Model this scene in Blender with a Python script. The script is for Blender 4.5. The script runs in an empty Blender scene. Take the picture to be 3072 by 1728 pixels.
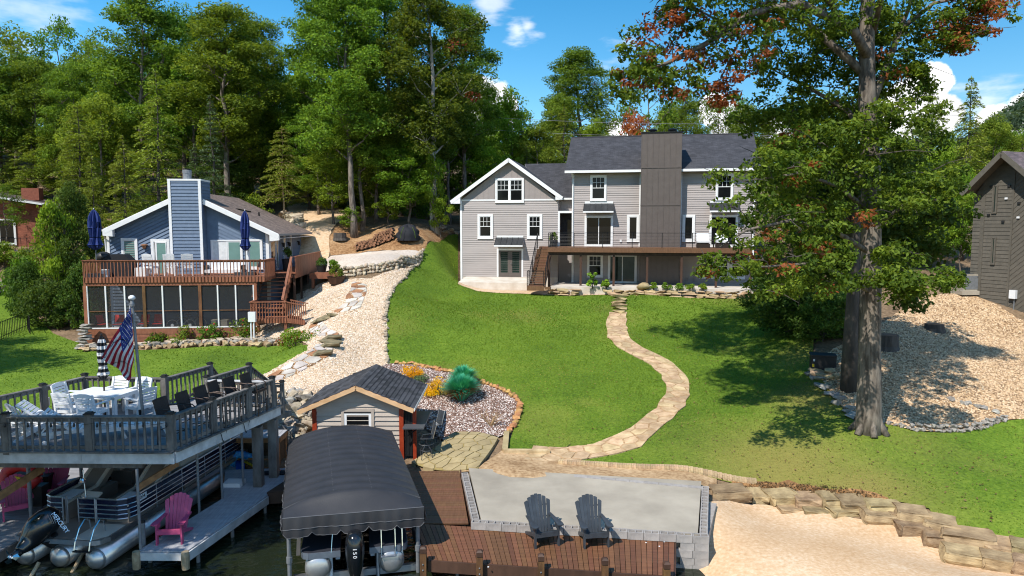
import bpy,bmesh,math,random
import numpy as np
from mathutils import Vector,Matrix,geometry
SC=bpy.context.scene
COL=SC.collection
RD=math.radians
rnd=random.Random(11)

# ------------------------------------------------------------------ camera, sky, sun, exposure
CAM_H,PITCH,FPX,CX,CY=8.5,RD(5.007),2100.0,1536.0,864.0
cam=bpy.data.objects.new('camera',bpy.data.cameras.new('camera'))
COL.objects.link(cam)
cam.location=(0,0,CAM_H)
cam.rotation_euler=(RD(90)-PITCH,0,0)
cam.data.sensor_width=36.0
cam.data.lens=36.0*FPX/3072.0
cam.data.clip_start,cam.data.clip_end=0.1,3000.0
SC.camera=cam
SUN_DIR=Vector((0.40,0.49,-0.79)).normalized() # the way the light travels
SUN_EL=math.asin(-SUN_DIR.z)
sun=bpy.data.objects.new('sun',bpy.data.lights.new('sun','SUN'))
COL.objects.link(sun)
sun.data.energy,sun.data.angle,sun.data.color=4.3,RD(0.53),(1.0,0.95,0.87)
sun.rotation_euler=SUN_DIR.to_track_quat('-Z','Y').to_euler()
SC.view_settings.view_transform='Standard'
SC.view_settings.look='None'
SC.view_settings.exposure=0.5
SC.view_settings.gamma=1.0
SC.view_settings.use_curve_mapping=False
SC.render.engine='CYCLES'
SC.cycles.use_denoising=True
try:
 SC.cycles.denoiser='OPENIMAGEDENOISE'
 SC.cycles.denoising_input_passes='RGB_ALBEDO_NORMAL'
 SC.cycles.denoising_prefilter='ACCURATE'
except Exception:
 pass
SC.cycles.filter_width=1.1
SC.cycles.max_bounces=8
SC.cycles.transparent_max_bounces=12
SC.cycles.caustics_reflective=SC.cycles.caustics_refractive=False
SC.cycles.sample_clamp_indirect=6.0

def ray(px,py):
 u,v=(px-CX)/FPX,(CY-py)/FPX
 c,s=math.cos(PITCH),math.sin(PITCH)
 return Vector((u,c+v*s,-s+v*c))
def PY(px,py,d):
 r=ray(px,py); return Vector((0,0,CAM_H))+r*(d/r.y)
def PZ(px,py,z):
 r=ray(px,py); return Vector((0,0,CAM_H))+r*((z-CAM_H)/r.z)
# reading frames: where a detail was measured in an enlargement of the photograph
CR=dict(A=(200,480,2.415),G=(1300,380,2.4533),U=(0,1000,1.99),W=(0,1080,4.528),V=(420,1080,4.529),
   S=(700,1050,2.137),T=(1100,1060,4.0255),D=(1200,1280,2.7116),B=(2100,1200,2.65),
   R=(2200,400,1.61),L=(780,580,2.541),Q=(1780,850,2.634),N=(0,1350,3.834),H=(2860,430,2.542),
   M=(830,1540,5.152),K=(1380,680,7.244),E=(560,1230,5.368))
def cr(k,x,y):
 a,b,s=CR[k]; return (a+x/s,b+y/s)

# ------------------------------------------------------------------ world: Nishita sky and cumulus clouds
W=bpy.data.worlds.new('World'); SC.world=W; W.use_nodes=True
nt=W.node_tree; nt.nodes.clear()
def wn(t,**k):
 n=nt.nodes.new(t)
 for a,b in k.items():setattr(n,a,b)
 return n
def wl(a,b):nt.links.new(a,b)
sky=wn('ShaderNodeTexSky',sky_type='NISHITA',sun_disc=False)
sky.sun_elevation=SUN_EL
sky.sun_rotation=math.pi*2-math.atan2(-SUN_DIR.x,-SUN_DIR.y)
sky.altitude,sky.air_density,sky.dust_density,sky.ozone_density=200,1.0,0.4,2.2
hs=wn('ShaderNodeHueSaturation'); hs.inputs['Saturation'].default_value=1.42; hs.inputs['Value'].default_value=1.0; hs.inputs['Hue'].default_value=0.49
wl(sky.outputs[0],hs.inputs['Color'])
tc=wn('ShaderNodeTexCoord')
nz=wn('ShaderNodeTexNoise'); nz.inputs['Scale'].default_value=13; nz.inputs['Detail'].default_value=7; nz.inputs['Roughness'].default_value=0.6
wl(tc.outputs['Generated'],nz.inputs['Vector'])
wisp=wn('ShaderNodeTexNoise'); wisp.inputs['Scale'].default_value=17; wisp.inputs['Detail'].default_value=6
mpw=wn('ShaderNodeMapping'); mpw.inputs['Scale'].default_value=(1,1,3.2); wl(tc.outputs['Generated'],mpw.inputs['Vector']); wl(mpw.outputs[0],wisp.inputs['Vector'])
CLOUDS=[(1490,335,90,1),(1425,300,66,1),(1525,312,42,1),(1850,405,52,1),(1900,430,80,1),(2140,335,50,1),(2200,375,70,1),(2330,410,60,1),
   (2800,240,52,1),(2745,300,62,1),(2810,345,62,1),(2690,360,60,1),(3000,375,60,1),(3085,345,62,1),(3210,335,100,1),(2330,365,36,1),
   (1480,28,62,.5),(1550,92,45,.6),(1585,78,40,.6),(1850,150,60,.3),(1885,125,45,.3),(90,15,130,.35),(170,30,100,.3),(2960,310,90,.5),(1100,20,80,.25)]
dirs=[(ray(x,y).normalized(),r/FPX,k)for x,y,r,k in CLOUDS]
rs=random.Random(5)
for i in range(34): # the same fair-weather clouds go on round the horizon
 az=RD(48)+i/34*RD(264); el=RD(rs.uniform(6,22)); 
 dirs.append((Vector((math.sin(az)*math.cos(el),math.cos(az)*math.cos(el),math.sin(el))),rs.uniform(.03,.08),1))
acc=None
for dv,r,k in dirs:
 vm=wn('ShaderNodeVectorMath',operation='DISTANCE'); wl(tc.outputs['Generated'],vm.inputs[0]); vm.inputs[1].default_value=dv
 m1=wn('ShaderNodeMath',operation='DIVIDE'); wl(vm.outputs['Value'],m1.inputs[0]); m1.inputs[1].default_value=r
 m2=wn('ShaderNodeMath',operation='MULTIPLY_ADD'); wl((nz if k==1 else wisp).outputs[0],m2.inputs[0]); m2.inputs[1].default_value=1.9 if k==1 else 3.6; wl(m1.outputs[0],m2.inputs[2])
 mr=wn('ShaderNodeMapRange',interpolation_type='SMOOTHSTEP'); wl(m2.outputs[0],mr.inputs[0])
 mr.inputs[1].default_value,mr.inputs[2].default_value,mr.inputs[3].default_value,mr.inputs[4].default_value=(1.92,1.72,0,k)if k==1 else (2.75,1.7,0,k)
 if acc is None:acc=mr.outputs[0]
 else:
  mx=wn('ShaderNodeMath',operation='MAXIMUM'); wl(acc,mx.inputs[0]); wl(mr.outputs[0],mx.inputs[1]); acc=mx.outputs[0]
cn=wn('ShaderNodeTexNoise'); cn.inputs['Scale'].default_value=22; cn.inputs['Detail'].default_value=5; wl(tc.outputs['Generated'],cn.inputs['Vector'])
crm=wn('ShaderNodeMapRange'); wl(cn.outputs[0],crm.inputs[0]); crm.inputs[1].default_value,crm.inputs[2].default_value,crm.inputs[3].default_value,crm.inputs[4].default_value=.35,.62,5.8,8.2
cc=wn('ShaderNodeCombineColor')
for i,f in enumerate((1.0,1.0,1.0)):wl(crm.outputs[0],cc.inputs[i])
mix=wn('ShaderNodeMixRGB'); wl(acc,mix.inputs[0]); wl(hs.outputs[0],mix.inputs[1]); wl(cc.outputs[0],mix.inputs[2])
bg=wn('ShaderNodeBackground'); bg.inputs['Strength'].default_value=0.13; wl(mix.outputs[0],bg.inputs[0])
wo=wn('ShaderNodeOutputWorld'); wl(bg.outputs[0],wo.inputs[0])

# ------------------------------------------------------------------ helpers
def lin(c):return c/12.92 if c<=.04045 else ((c+.055)/1.055)**2.4
def sd(r,g,b,k=1.25): # a colour read from a sunlit surface -> base colour
 return tuple(min(.85,lin(x/255.)/k)for x in (r,g,b))
MATS={}
def mk(name,c,c2=None,rough=.65,scale=5,bump=0.,bscale=None,metal=0.,vary=0.,stretch=(1,1,1),spec=.4,lo=.35,hi=.65,hue=0.,coat=0.):
 m=bpy.data.materials.new(name); m.use_nodes=True; t=m.node_tree; N=t.nodes; Lk=t.links
 b=N['Principled BSDF']; b.inputs['Roughness'].default_value=rough; b.inputs['Metallic'].default_value=metal
 b.inputs['Specular IOR Level'].default_value=spec; b.inputs['Coat Weight'].default_value=coat
 tcn=N.new('ShaderNodeTexCoord'); mp=N.new('ShaderNodeMapping'); mp.inputs['Scale'].default_value=stretch
 Lk.new(tcn.outputs['Object'],mp.inputs['Vector'])
 if c2 is None:c2=tuple(x*.8 for x in c)
 nz=N.new('ShaderNodeTexNoise'); nz.inputs['Scale'].default_value=scale; nz.inputs['Detail'].default_value=6; nz.inputs['Roughness'].default_value=.6
 Lk.new(mp.outputs[0],nz.inputs['Vector'])
 mr=N.new('ShaderNodeMapRange'); mr.inputs[1].default_value=lo; mr.inputs[2].default_value=hi; Lk.new(nz.outputs[0],mr.inputs[0])
 mx=N.new('ShaderNodeMixRGB'); Lk.new(mr.outputs[0],mx.inputs[0]); mx.inputs[1].default_value=(*c2,1); mx.inputs[2].default_value=(*c,1)
 out=mx.outputs[0]
 if vary or hue:
  oi=N.new('ShaderNodeObjectInfo'); hsv=N.new('ShaderNodeHueSaturation')
  v=N.new('ShaderNodeMapRange'); Lk.new(oi.outputs['Random'],v.inputs[0]); v.inputs[3].default_value=1-vary; v.inputs[4].default_value=1+vary
  Lk.new(v.outputs[0],hsv.inputs['Value'])
  h=N.new('ShaderNodeMath'); h.operation='MULTIPLY'; Lk.new(oi.outputs['Random'],h.inputs[0]); h.inputs[1].default_value=7.31
  h2=N.new('ShaderNodeMath'); h2.operation='FRACT'; Lk.new(h.outputs[0],h2.inputs[0])
  h3=N.new('ShaderNodeMapRange'); Lk.new(h2.outputs[0],h3.inputs[0]); h3.inputs[3].default_value=.5-hue; h3.inputs[4].default_value=.5+hue; Lk.new(h3.outputs[0],hsv.inputs['Hue'])
  Lk.new(out,hsv.inputs['Color']); out=hsv.outputs[0]
 Lk.new(out,b.inputs['Base Color'])
 if bump:
  n2=N.new('ShaderNodeTexNoise'); n2.inputs['Scale'].default_value=bscale or scale*4; n2.inputs['Detail'].default_value=5
  Lk.new(mp.outputs[0],n2.inputs['Vector'])
  bp=N.new('ShaderNodeBump'); bp.inputs['Strength'].default_value=min(1,bump); bp.inputs['Distance'].default_value=.02; Lk.new(n2.outputs[0],bp.inputs['Height']); Lk.new(bp.outputs[0],b.inputs['Normal'])
 MATS[name]=m
 return m

class MB:
 """Collects solids; build() links them as ONE mesh object."""
 def __init__(s):s.v=[]; s.f=[]; s.m=[]; s.uv={}
 def add(s,vs,fs,mi=0):
  o=len(s.v); s.v+=[tuple(v)for v in vs]; s.f+=[tuple(i+o for i in f)for f in fs]; s.m+=[mi]*len(fs); return s
 def box2(s,lo,hi,mi=0):
  (a,b,c),(d,e,f)=lo,hi
  return s.add([(a,b,c),(d,b,c),(d,e,c),(a,e,c),(a,b,f),(d,b,f),(d,e,f),(a,e,f)],
      [(3,2,1,0),(4,5,6,7),(0,1,5,4),(1,2,6,5),(2,3,7,6),(3,0,4,7)],mi)
 def box(s,c,sz,rz=0,mi=0):
  x,y,z=(q/2 for q in sz); cs,sn=math.cos(rz),math.sin(rz)
  vs=[(c[0]+a*x*cs-b*y*sn,c[1]+a*x*sn+b*y*cs,c[2]+d*z)for d in (-1,1)for a,b in ((-1,-1),(1,-1),(1,1),(-1,1))]
  return s.add(vs,[(3,2,1,0),(4,5,6,7),(0,1,5,4),(1,2,6,5),(2,3,7,6),(3,0,4,7)],mi)
 def bar(s,p,q,w,h,up=(0,0,1),mi=0):
  p,q,up=Vector(p),Vector(q),Vector(up); d=(q-p).normalized(); sx=d.cross(up)
  if sx.length<1e-4:sx=d.cross(Vector((0,1,0)))
  sx.normalize(); u=sx.cross(d); vs=[]
  for e in (p,q):
   for a,b in ((-1,-1),(1,-1),(1,1),(-1,1)):vs.append(e+sx*(a*w/2)+u*(b*h/2))
  return s.add(vs,[(0,1,2,3),(7,6,5,4),(0,4,5,1),(1,5,6,2),(2,6,7,3),(3,7,4,0)],mi)
 def tube(s,pts,r,n=6,mi=0,cap=True):
  pts=[Vector(p)for p in pts]; rr=r if isinstance(r,(list,tuple))else [r]*len(pts); rings=[]; prev=None
  for i,p in enumerate(pts):
   d=(pts[min(i+1,len(pts)-1)]-pts[max(i-1,0)])
   d=d.normalized()if d.length>1e-9 else Vector((0,0,1))
   if prev is None:a=d.orthogonal().normalized()
   else:a=(prev-d*prev.dot(d)); a=a.normalized()if a.length>1e-6 else d.orthogonal().normalized()
   prev=a; b=d.cross(a)
   rings.append([p+(a*math.cos(2*math.pi*k/n)+b*math.sin(2*math.pi*k/n))*rr[i]for k in range(n)])
  vs=[v for g in rings for v in g]; fs=[]
  for i in range(len(pts)-1):
   for k in range(n):fs.append((i*n+k,i*n+(k+1)%n,(i+1)*n+(k+1)%n,(i+1)*n+k))
  if cap:fs.append(tuple(range(n-1,-1,-1))); fs.append(tuple((len(pts)-1)*n+k for k in range(n)))
  return s.add(vs,fs,mi)
 def cyl(s,p,q,r0,r1=None,n=10,mi=0):return s.tube([p,q],[r0,r0 if r1 is None else r1],n,mi)
 def lathe(s,prof,n=14,c=(0,0,0),mi=0,sy=1.):
  vs=[(c[0]+r*math.cos(2*math.pi*k/n),c[1]+sy*r*math.sin(2*math.pi*k/n),c[2]+z)for r,z in prof for k in range(n)]; fs=[]
  for i in range(len(prof)-1):
   for k in range(n):fs.append((i*n+k,i*n+(k+1)%n,(i+1)*n+(k+1)%n,(i+1)*n+k))
  fs.append(tuple(range(n-1,-1,-1))); fs.append(tuple((len(prof)-1)*n+k for k in range(n)))
  return s.add(vs,fs,mi)
 def ball(s,c,r,n=10,mi=0):
  r=r if isinstance(r,(tuple,list))else (r,r,r); m=n//2
  vs=[]; fs=[]
  for i in range(m+1):
   th=math.pi*i/m
   for k in range(n):vs.append((c[0]+r[0]*math.sin(th)*math.cos(2*math.pi*k/n),c[1]+r[1]*math.sin(th)*math.sin(2*math.pi*k/n),c[2]+r[2]*math.cos(th)))
  for i in range(m):
   for k in range(n):fs.append((i*n+k,(i+1)*n+k,(i+1)*n+(k+1)%n,i*n+(k+1)%n))
  return s.add(vs,fs,mi)
 def prism(s,poly,ext,mi=0):
  p=[Vector(a)for a in poly]; e=Vector(ext); n=len(p)
  return s.add(p+[a+e for a in p],[tuple(range(n)),tuple(range(2*n-1,n-1,-1))]+[(i,i+n,(i+1)%n+n,(i+1)%n)for i in range(n)],mi)
 def grid(s,P,mi=0,flip=False): # P[i][j] points
  r,c=len(P),len(P[0]); vs=[v for row in P for v in row]
  return s.add(vs,[((i*c+j,i*c+j+1,(i+1)*c+j+1,(i+1)*c+j)if not flip else (i*c+j,(i+1)*c+j,(i+1)*c+j+1,i*c+j+1))for i in range(r-1)for j in range(c-1)],mi)
 def mesh(s,name,mats,smooth=False,fix=True):
  me=bpy.data.meshes.new(name); me.from_pydata(s.v,[],s.f)
  for m in (mats if isinstance(mats,(list,tuple))else [mats]):me.materials.append(MATS[m]if isinstance(m,str)else m)
  if any(s.m):me.polygons.foreach_set('material_index',s.m)
  if fix:
   bm=bmesh.new(); bm.from_mesh(me); bmesh.ops.recalc_face_normals(bm,faces=bm.faces); bm.to_mesh(me); bm.free()
  if smooth:me.polygons.foreach_set('use_smooth',[True]*len(me.polygons))
  me.update(); return me
 def build(s,name,mats,parent=None,smooth=False,label=None,fix=True):
  return link(name,s.mesh(name,mats,smooth,fix),parent,label)
INV={}
def link(name,me,parent=None,label=None):
 o=bpy.data.objects.new(name,me); COL.objects.link(o)
 if parent is not None:
  o.parent=parent
  if parent.name in INV:o.matrix_parent_inverse=INV[parent.name]
 if label:o['label']=label
 return o
def tag(o,label,cat,group=None):
 o['label']=label; o['category']=cat
 if group:o['group']=group
 return o
def thing(name,label,cat,loc=(0,0,0),rz=0.,group=None,world=False):
 o=bpy.data.objects.new(name,None); COL.objects.link(o); o.empty_display_size=.2
 o.location=loc; o.rotation_euler=(0,0,rz)
 if world:INV[o.name]=(Matrix.Translation(Vector(loc))@ Matrix.Rotation(rz,4,'Z')).inverted()
 return tag(o,label,cat,group)
def struct(o,label=None):
 o['kind']='structure'
 if label:o['label']=label
 return o
def stuff(o,label=None,cat=None):
 o['kind']='stuff'
 if label:o['label']=label
 if cat:o['category']=cat
 return o
def kids(o):return [c for c in o.children]
def dup(o,loc,rz=0.,label=None,group=None,scale=None,parent=None):
 c=o.copy(); COL.objects.link(c)
 if parent is not None:c.parent=parent
 if loc is not None:c.location=loc; c.rotation_euler=(0,0,rz)
 if label:c['label']=label
 if group:c['group']=group
 if scale:c.scale=scale
 for ch in o.children:dup(ch,None,parent=c)
 return c
class Frame:
 """A building's own axes: local x along its front, y into it, z up."""
 def __init__(s,px,py,d,yaw,z=None):
  p=PY(px,py,d); s.o=Vector((p.x,p.y,p.z if z is None else z)); s.a=yaw
  s.M=Matrix.Translation(s.o)@ Matrix.Rotation(yaw,4,'Z'); s.I=s.M.inverted()
 def at(s,k,x,y,off=0.): # measured detail -> (x, z) on the plane local y = off
  px,py=cr(k,x,y)if k else (x,y)
  c=s.I @ Vector((0,0,CAM_H)); q=s.I.to_3x3()@ ray(px,py); t=(off-c.y)/q.y; p=c+q*t
  return p.x,p.z
 def rect(s,k,x0,y0,x1,y1,off=0.):
  xm,ym=(x0+x1)/2,(y0+y1)/2
  return (s.at(k,x0,ym,off)[0],s.at(k,x1,ym,off)[0],s.at(k,xm,y1,off)[1],s.at(k,xm,y0,off)[1])
 def w(s,x,y,z):return s.M @ Vector((x,y,z))
def clip_half(poly,a,b,c): # keep a*x + b*y <= c
 out=[]
 for i in range(len(poly)):
  p,q=poly[i],poly[(i+1)%len(poly)]; dp,dq=a*p[0]+b*p[1]-c,a*q[0]+b*q[1]-c
  if dp<=0:out.append(p)
  if dp*dq<0:t=dp/(dp-dq); out.append((p[0]+t*(q[0]-p[0]),p[1]+t*(q[1]-p[1])))
 return out
def clad(name,poly,ang,expo,mat,parent,place,lap=.018,base=.006):
 """Lap boards: strips of a convex wall outline, each one object; place(x, z, out) -> 3-D."""
 ux,uz=math.cos(ang),math.sin(ang); vx,vz=-uz,ux
 lo=min(p[0]*vx+p[1]*vz for p in poly); hi=max(p[0]*vx+p[1]*vz for p in poly)
 k=0; n=0
 while lo+k*expo<hi-.005:
  a,b=lo+k*expo,min(lo+(k+1)*expo,hi); k+=1
  q=clip_half(clip_half(poly,-vx,-vz,-a),vx,vz,b)
  if len(q)<3:continue
  front=[place(x,z,base+lap*(1-((x*vx+z*vz)-a)/expo))for x,z in q]; back=[place(x,z,0)for x,z in q]; m=len(q)
  MB().add(front+back,[tuple(range(m))]+[(i,i+m,(i+1)%m+m,(i+1)%m)for i in range(m)]).build(name,mat,parent); n+=1
 return n
def rock_meshes(prefix,mat,n,seed,cuts=14,flat=.7,smooth=False):
 r=random.Random(seed); out=[]
 for i in range(n):
  bm=bmesh.new()
  for k in range(cuts):
   v=Vector((r.gauss(0,1),r.gauss(0,1),r.gauss(0,1))).normalized()
   e=.82 if not smooth else .98 # push towards a box for quarried stone
   p=[math.copysign(abs(c)**e,c)for c in v]; mxx=max(abs(c)for c in p); 
   if not smooth:p=[max(-1,min(1,c/mxx*r.uniform(.8,1.05)))for c in p]
   bm.verts.new([c*.5 for c in p])
  h=bmesh.ops.convex_hull(bm,input=bm.verts)
  bmesh.ops.delete(bm,geom=[e for e in h['geom_interior']if isinstance(e,bmesh.types.BMVert)],context='VERTS')
  bmesh.ops.recalc_face_normals(bm,faces=bm.faces)
  me=bpy.data.meshes.new(prefix); bm.to_mesh(me); bm.free(); me.materials.append(MATS[mat])
  if smooth:me.polygons.foreach_set('use_smooth',[True]*len(me.polygons))
  out.append(me)
 return out
def put(name,me,parent,loc,scale,rot=(0,0,0),label=None):
 o=link(name,me,parent,label); o.location=loc; o.scale=scale; o.rotation_euler=rot; return o
# ------------------------------------------------------------------ materials
WHITE=mk('white_trim',(.78,.78,.77),(.72,.72,.72),.45,3)
mk('siding_grey',sd(184,174,170),sd(176,167,163),.6,4,.1,30,vary=.05,stretch=(.3,1,3))
mk('siding_blue',sd(112,131,155),sd(103,121,145),.6,4,.1,30,vary=.06)
mk('panel_taupe',sd(104,95,90),sd(98,89,84),.55,3,vary=.03)
mk('panel_grey',sd(166,156,152),sd(160,150,146),.6,3,vary=.03)
mk('brown_siding',sd(108,102,92),sd(96,91,82),.7,4,.1,vary=.08)
mk('soffit',(.32,.31,.30),rough=.7)
mk('dark_wall',(.035,.034,.036),(.025,.025,.027),.8)
mk('deck_red',sd(166,108,80),sd(136,84,60),.65,4,.2,vary=.13,stretch=(1,1,.4))
mk('deck_trex',sd(132,90,62),sd(106,71,50),.55,3,.2,30,vary=.22,stretch=(.6,6,1),hue=.008)
mk('deck_trex_x',sd(126,90,64),sd(108,76,54),.5,3,.15,30,vary=.10,stretch=(6,.6,1),hue=.008)
mk('stain_brown',sd(88,62,48),sd(72,50,38),.6,4,.2,vary=.1,stretch=(1,1,.3))
mk('post_wood',sd(130,92,56),sd(88,60,38),.65,7,.25,vary=.15,stretch=(1,1,.25),hue=.01)
mk('weathered',(.19,.178,.165),(.095,.088,.080),.8,5,.35,vary=.18,stretch=(1,1,.4))
mk('weathered_board',(.31,.305,.31),(.21,.205,.21),.75,4,.25,vary=.1,stretch=(.5,5,1))
mk('dock_board',(.40,.40,.42),(.30,.30,.315),.7,4,.2,vary=.08,stretch=(5,.5,1))
mk('fascia_white',(.62,.62,.62),(.42,.42,.42),.6,3,.1,vary=.05)
mk('timber',sd(175,128,84),sd(140,100,66),.7,6,.2,vary=.1)
mk('timber_dark',(.10,.072,.04),(.06,.042,.026),.8,5,.2,vary=.1)
mk('fresh_timber',sd(238,196,150),sd(214,170,124),.6,5,.1,stretch=(.4,1,1))
mk('red_post',sd(170,66,34),sd(150,52,26),.5,4)
mk('black_metal',(.016,.016,.017),rough=.35,metal=.3)
mk('bronze_metal',(.05,.035,.028),rough=.4,metal=.4)
mk('alu',(.60,.61,.63),(.52,.53,.55),.28,3,metal=.9)
mk('chrome',(.75,.76,.78),rough=.1,metal=1.)
mk('galv',(.24,.25,.265),(.18,.19,.20),.5,8,metal=.35)
mk('pontoon_alu',(.62,.61,.60),(.42,.41,.40),.32,2,.1,metal=.75)
mk('plastic_white',(.74,.75,.76),(.70,.71,.72),.4,3)
mk('beige_vinyl',(.50,.44,.37),(.46,.40,.33),.45,3)
mk('taupe_vinyl',(.20,.165,.135),(.17,.14,.115),.5,3)
mk('navy_gloss',(.012,.014,.035),rough=.12,spec=.6,coat=.4)
mk('black_gloss',(.008,.009,.011),rough=.16,spec=.6,coat=.3)
mk('black_plastic',(.02,.02,.021),rough=.5)
mk('charcoal_plastic',(.048,.056,.066),(.034,.038,.044),.42,4,vary=.1)
mk('black_seat',(.02,.021,.023),rough=.4)
mk('pink_plastic',sd(200,86,128,1.2),sd(184,74,114,1.2),.45,3,vary=.06)
mk('wicker',(.042,.030,.026),(.022,.016,.014),.6,30,.5,80)
mk('dark_bronze',(.07,.05,.042),rough=.35,metal=.5)
mk('navy_cloth',sd(38,60,128),sd(30,48,110),.8,6)
mk('white_cloth',(.72,.72,.73),rough=.8)
mk('black_cloth',(.012,.013,.018),rough=.8)
mk('flag_red',sd(176,30,54),rough=.75); mk('flag_blue',sd(40,62,140),rough=.75)
mk('red_fabric',(.55,.03,.03),rough=.7)
mk('canopy',(.036,.035,.038),(.028,.028,.031),.46,2,.12,40,spec=.42)
mk('canopy_seam',(.16,.16,.17),rough=.6)
mk('awning_metal',(.075,.078,.083),(.06,.063,.067),.3,2,metal=.5)
mk('glass',(.008,.009,.010),rough=.05,spec=.22)
mk('glass_green',(.012,.022,.018),(.022,.038,.03),.05,2,spec=.3)
mk('blind_white',(.74,.75,.74),rough=.5)
mk('blind_green',(.15,.27,.24),(.13,.24,.21),.5,3)
mk('concrete_pad',sd(190,180,163),sd(158,149,134),.8,.7,.15,40,lo=.3,hi=.7)
mk('concrete_white',sd(228,220,208),sd(205,192,176),.8,1.2,.1,30)
mk('cinder',(.37,.34,.315),(.27,.25,.235),.85,5,.35,60,vary=.08)
mk('cinder_hole_shade',(.035,.03,.03),rough=.9)  # floor of the block cores: their inner shade is put into the colour
mk('shingle',(.050,.051,.057),(.036,.037,.042),.85,9,.3,120,vary=.55)
mk('sandstone',sd(196,172,130),sd(128,106,76),.88,1.6,.9,9,vary=.24,hue=.016)
mk('rock_white',sd(208,194,172),sd(166,148,124),.85,2,.4,10,vary=.28,hue=.015)
mk('rock_grey',sd(188,182,172),sd(128,122,114),.85,2,.4,10,vary=.28,hue=.02)
mk('rock_tan',sd(206,180,142),sd(160,134,98),.85,2,.4,10,vary=.22,hue=.015)
mk('edging',sd(205,160,104),sd(176,124,74),.85,2,.4,12,vary=.15,hue=.02)
mk('flagstone',sd(222,194,154),sd(178,148,112),.8,2.5,.4,14,vary=.17,hue=.01)
mk('flag_rust',sd(190,140,100),sd(150,104,74),.8,1.5,.3,14,vary=.14)
mk('flag_white',sd(226,218,206),sd(190,180,170),.8,1.5,.3,14,vary=.14,hue=.03)
mk('patio_flag',sd(184,166,124),sd(160,143,106),.8,2,.3,14,vary=.07)
mk('mossy_slab',sd(160,144,112),sd(104,98,74),.85,3,.4,12,vary=.1)
mk('log_bark',(.12,.085,.06),(.07,.05,.036),.9,8,.5); mk('log_end',sd(168,122,90),sd(138,96,70),.8,8,vary=.2)
mk('brick_red',sd(168,100,76),sd(142,80,60),.8,6,vary=.1)
mk('white_paint',(.76,.76,.76),rough=.5)
mk('blue_tarp',(.02,.10,.42),(.015,.07,.30),.4,5,.3); mk('tube_blue',(.05,.30,.52),(.02,.16,.42),.4,9,lo=.48,hi=.52)
mk('orange_cloth',(.6,.12,.05),rough=.6); mk('yellow_plastic',(.62,.48,.02),rough=.4); mk('red_plastic',(.5,.03,.03),rough=.4)
mk('bark_grey',(.215,.180,.145),(.070,.056,.044),.9,7,1.,16,stretch=(1,1,.20),lo=.38,hi=.6); mk('bark_dark',(.10,.085,.072),(.05,.042,.036),.9,5,.8,22,stretch=(1,1,.22))
mk('bark_pale',(.50,.47,.42),(.30,.27,.23),.85,3,.5,20,stretch=(1,1,.35)); mk('bark_tan',sd(196,164,122),sd(150,120,86),.85,4,.5,20,stretch=(1,1,.3))
mk('terracotta',sd(196,110,70),rough=.8)
mk('wire',(.25,.25,.26),rough=.5)
mk('pole_tan',sd(196,176,144),sd(150,130,102),.6,6)
mk('curtain_black',(.012,.012,.013),(.008,.008,.009),.6,3,.4)
mk('lamp_copper',sd(186,130,90),rough=.4,metal=.4)

def shingle_mat(name,c1,c2,row=.14,tab=.32):
 m=bpy.data.materials.new(name); m.use_nodes=True; t=m.node_tree; N=t.nodes; L=t.links; b=N['Principled BSDF']; b.inputs['Roughness'].default_value=.85
 uv=N.new('ShaderNodeUVMap'); br=N.new('ShaderNodeTexBrick'); L.new(uv.outputs[0],br.inputs['Vector'])
 br.inputs['Scale'].default_value=1; br.inputs['Brick Width'].default_value=tab; br.inputs['Row Height'].default_value=row
 br.inputs['Mortar Size'].default_value=.008; br.inputs['Color1'].default_value=(*c1,1); br.inputs['Color2'].default_value=(*c2,1); br.inputs['Mortar'].default_value=(*[x*.55 for x in c2],1)
 br.offset=.37; nz=N.new('ShaderNodeTexNoise'); nz.inputs['Scale'].default_value=1.3; nz.inputs['Detail'].default_value=6; L.new(uv.outputs[0],nz.inputs['Vector'])
 mr=N.new('ShaderNodeMapRange'); L.new(nz.outputs[0],mr.inputs[0]); mr.inputs[1].default_value,mr.inputs[2].default_value,mr.inputs[3].default_value,mr.inputs[4].default_value=.3,.7,.75,1.25
 mx=N.new('ShaderNodeMixRGB'); mx.blend_type='MULTIPLY'; mx.inputs[0].default_value=1; L.new(br.outputs[0],mx.inputs[1]); L.new(mr.outputs[0],mx.inputs[2]); L.new(mx.outputs[0],b.inputs['Base Color'])
 bp=N.new('ShaderNodeBump'); bp.inputs['Strength'].default_value=.6; bp.inputs['Distance'].default_value=.01; L.new(br.outputs[1],bp.inputs['Height']); bp.invert=True; L.new(bp.outputs[0],b.inputs['Normal'])
 MATS[name]=m
shingle_mat('roof_charcoal',(.052,.052,.060),(.030,.030,.036))
shingle_mat('roof_brown',sd(152,132,120),sd(122,104,95))
shingle_mat('roof_dusk',sd(120,104,104),sd(96,84,84))
shingle_mat('brick_wall',sd(178,108,82),sd(146,84,64),.07,.22)

def screen_mat():
 m=bpy.data.materials.new('insect_screen'); m.use_nodes=True; t=m.node_tree; N=t.nodes; L=t.links
 b=N['Principled BSDF']; b.inputs['Base Color'].default_value=(.035,.033,.032,1); b.inputs['Roughness'].default_value=.7
 tr=N.new('ShaderNodeBsdfTransparent'); mx=N.new('ShaderNodeMixShader'); mx.inputs[0].default_value=.44
 L.new(tr.outputs[0],mx.inputs[1]); L.new(b.outputs[0],mx.inputs[2]); L.new(mx.outputs[0],N['Material Output'].inputs[0]); MATS['insect_screen']=m
screen_mat()

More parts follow.
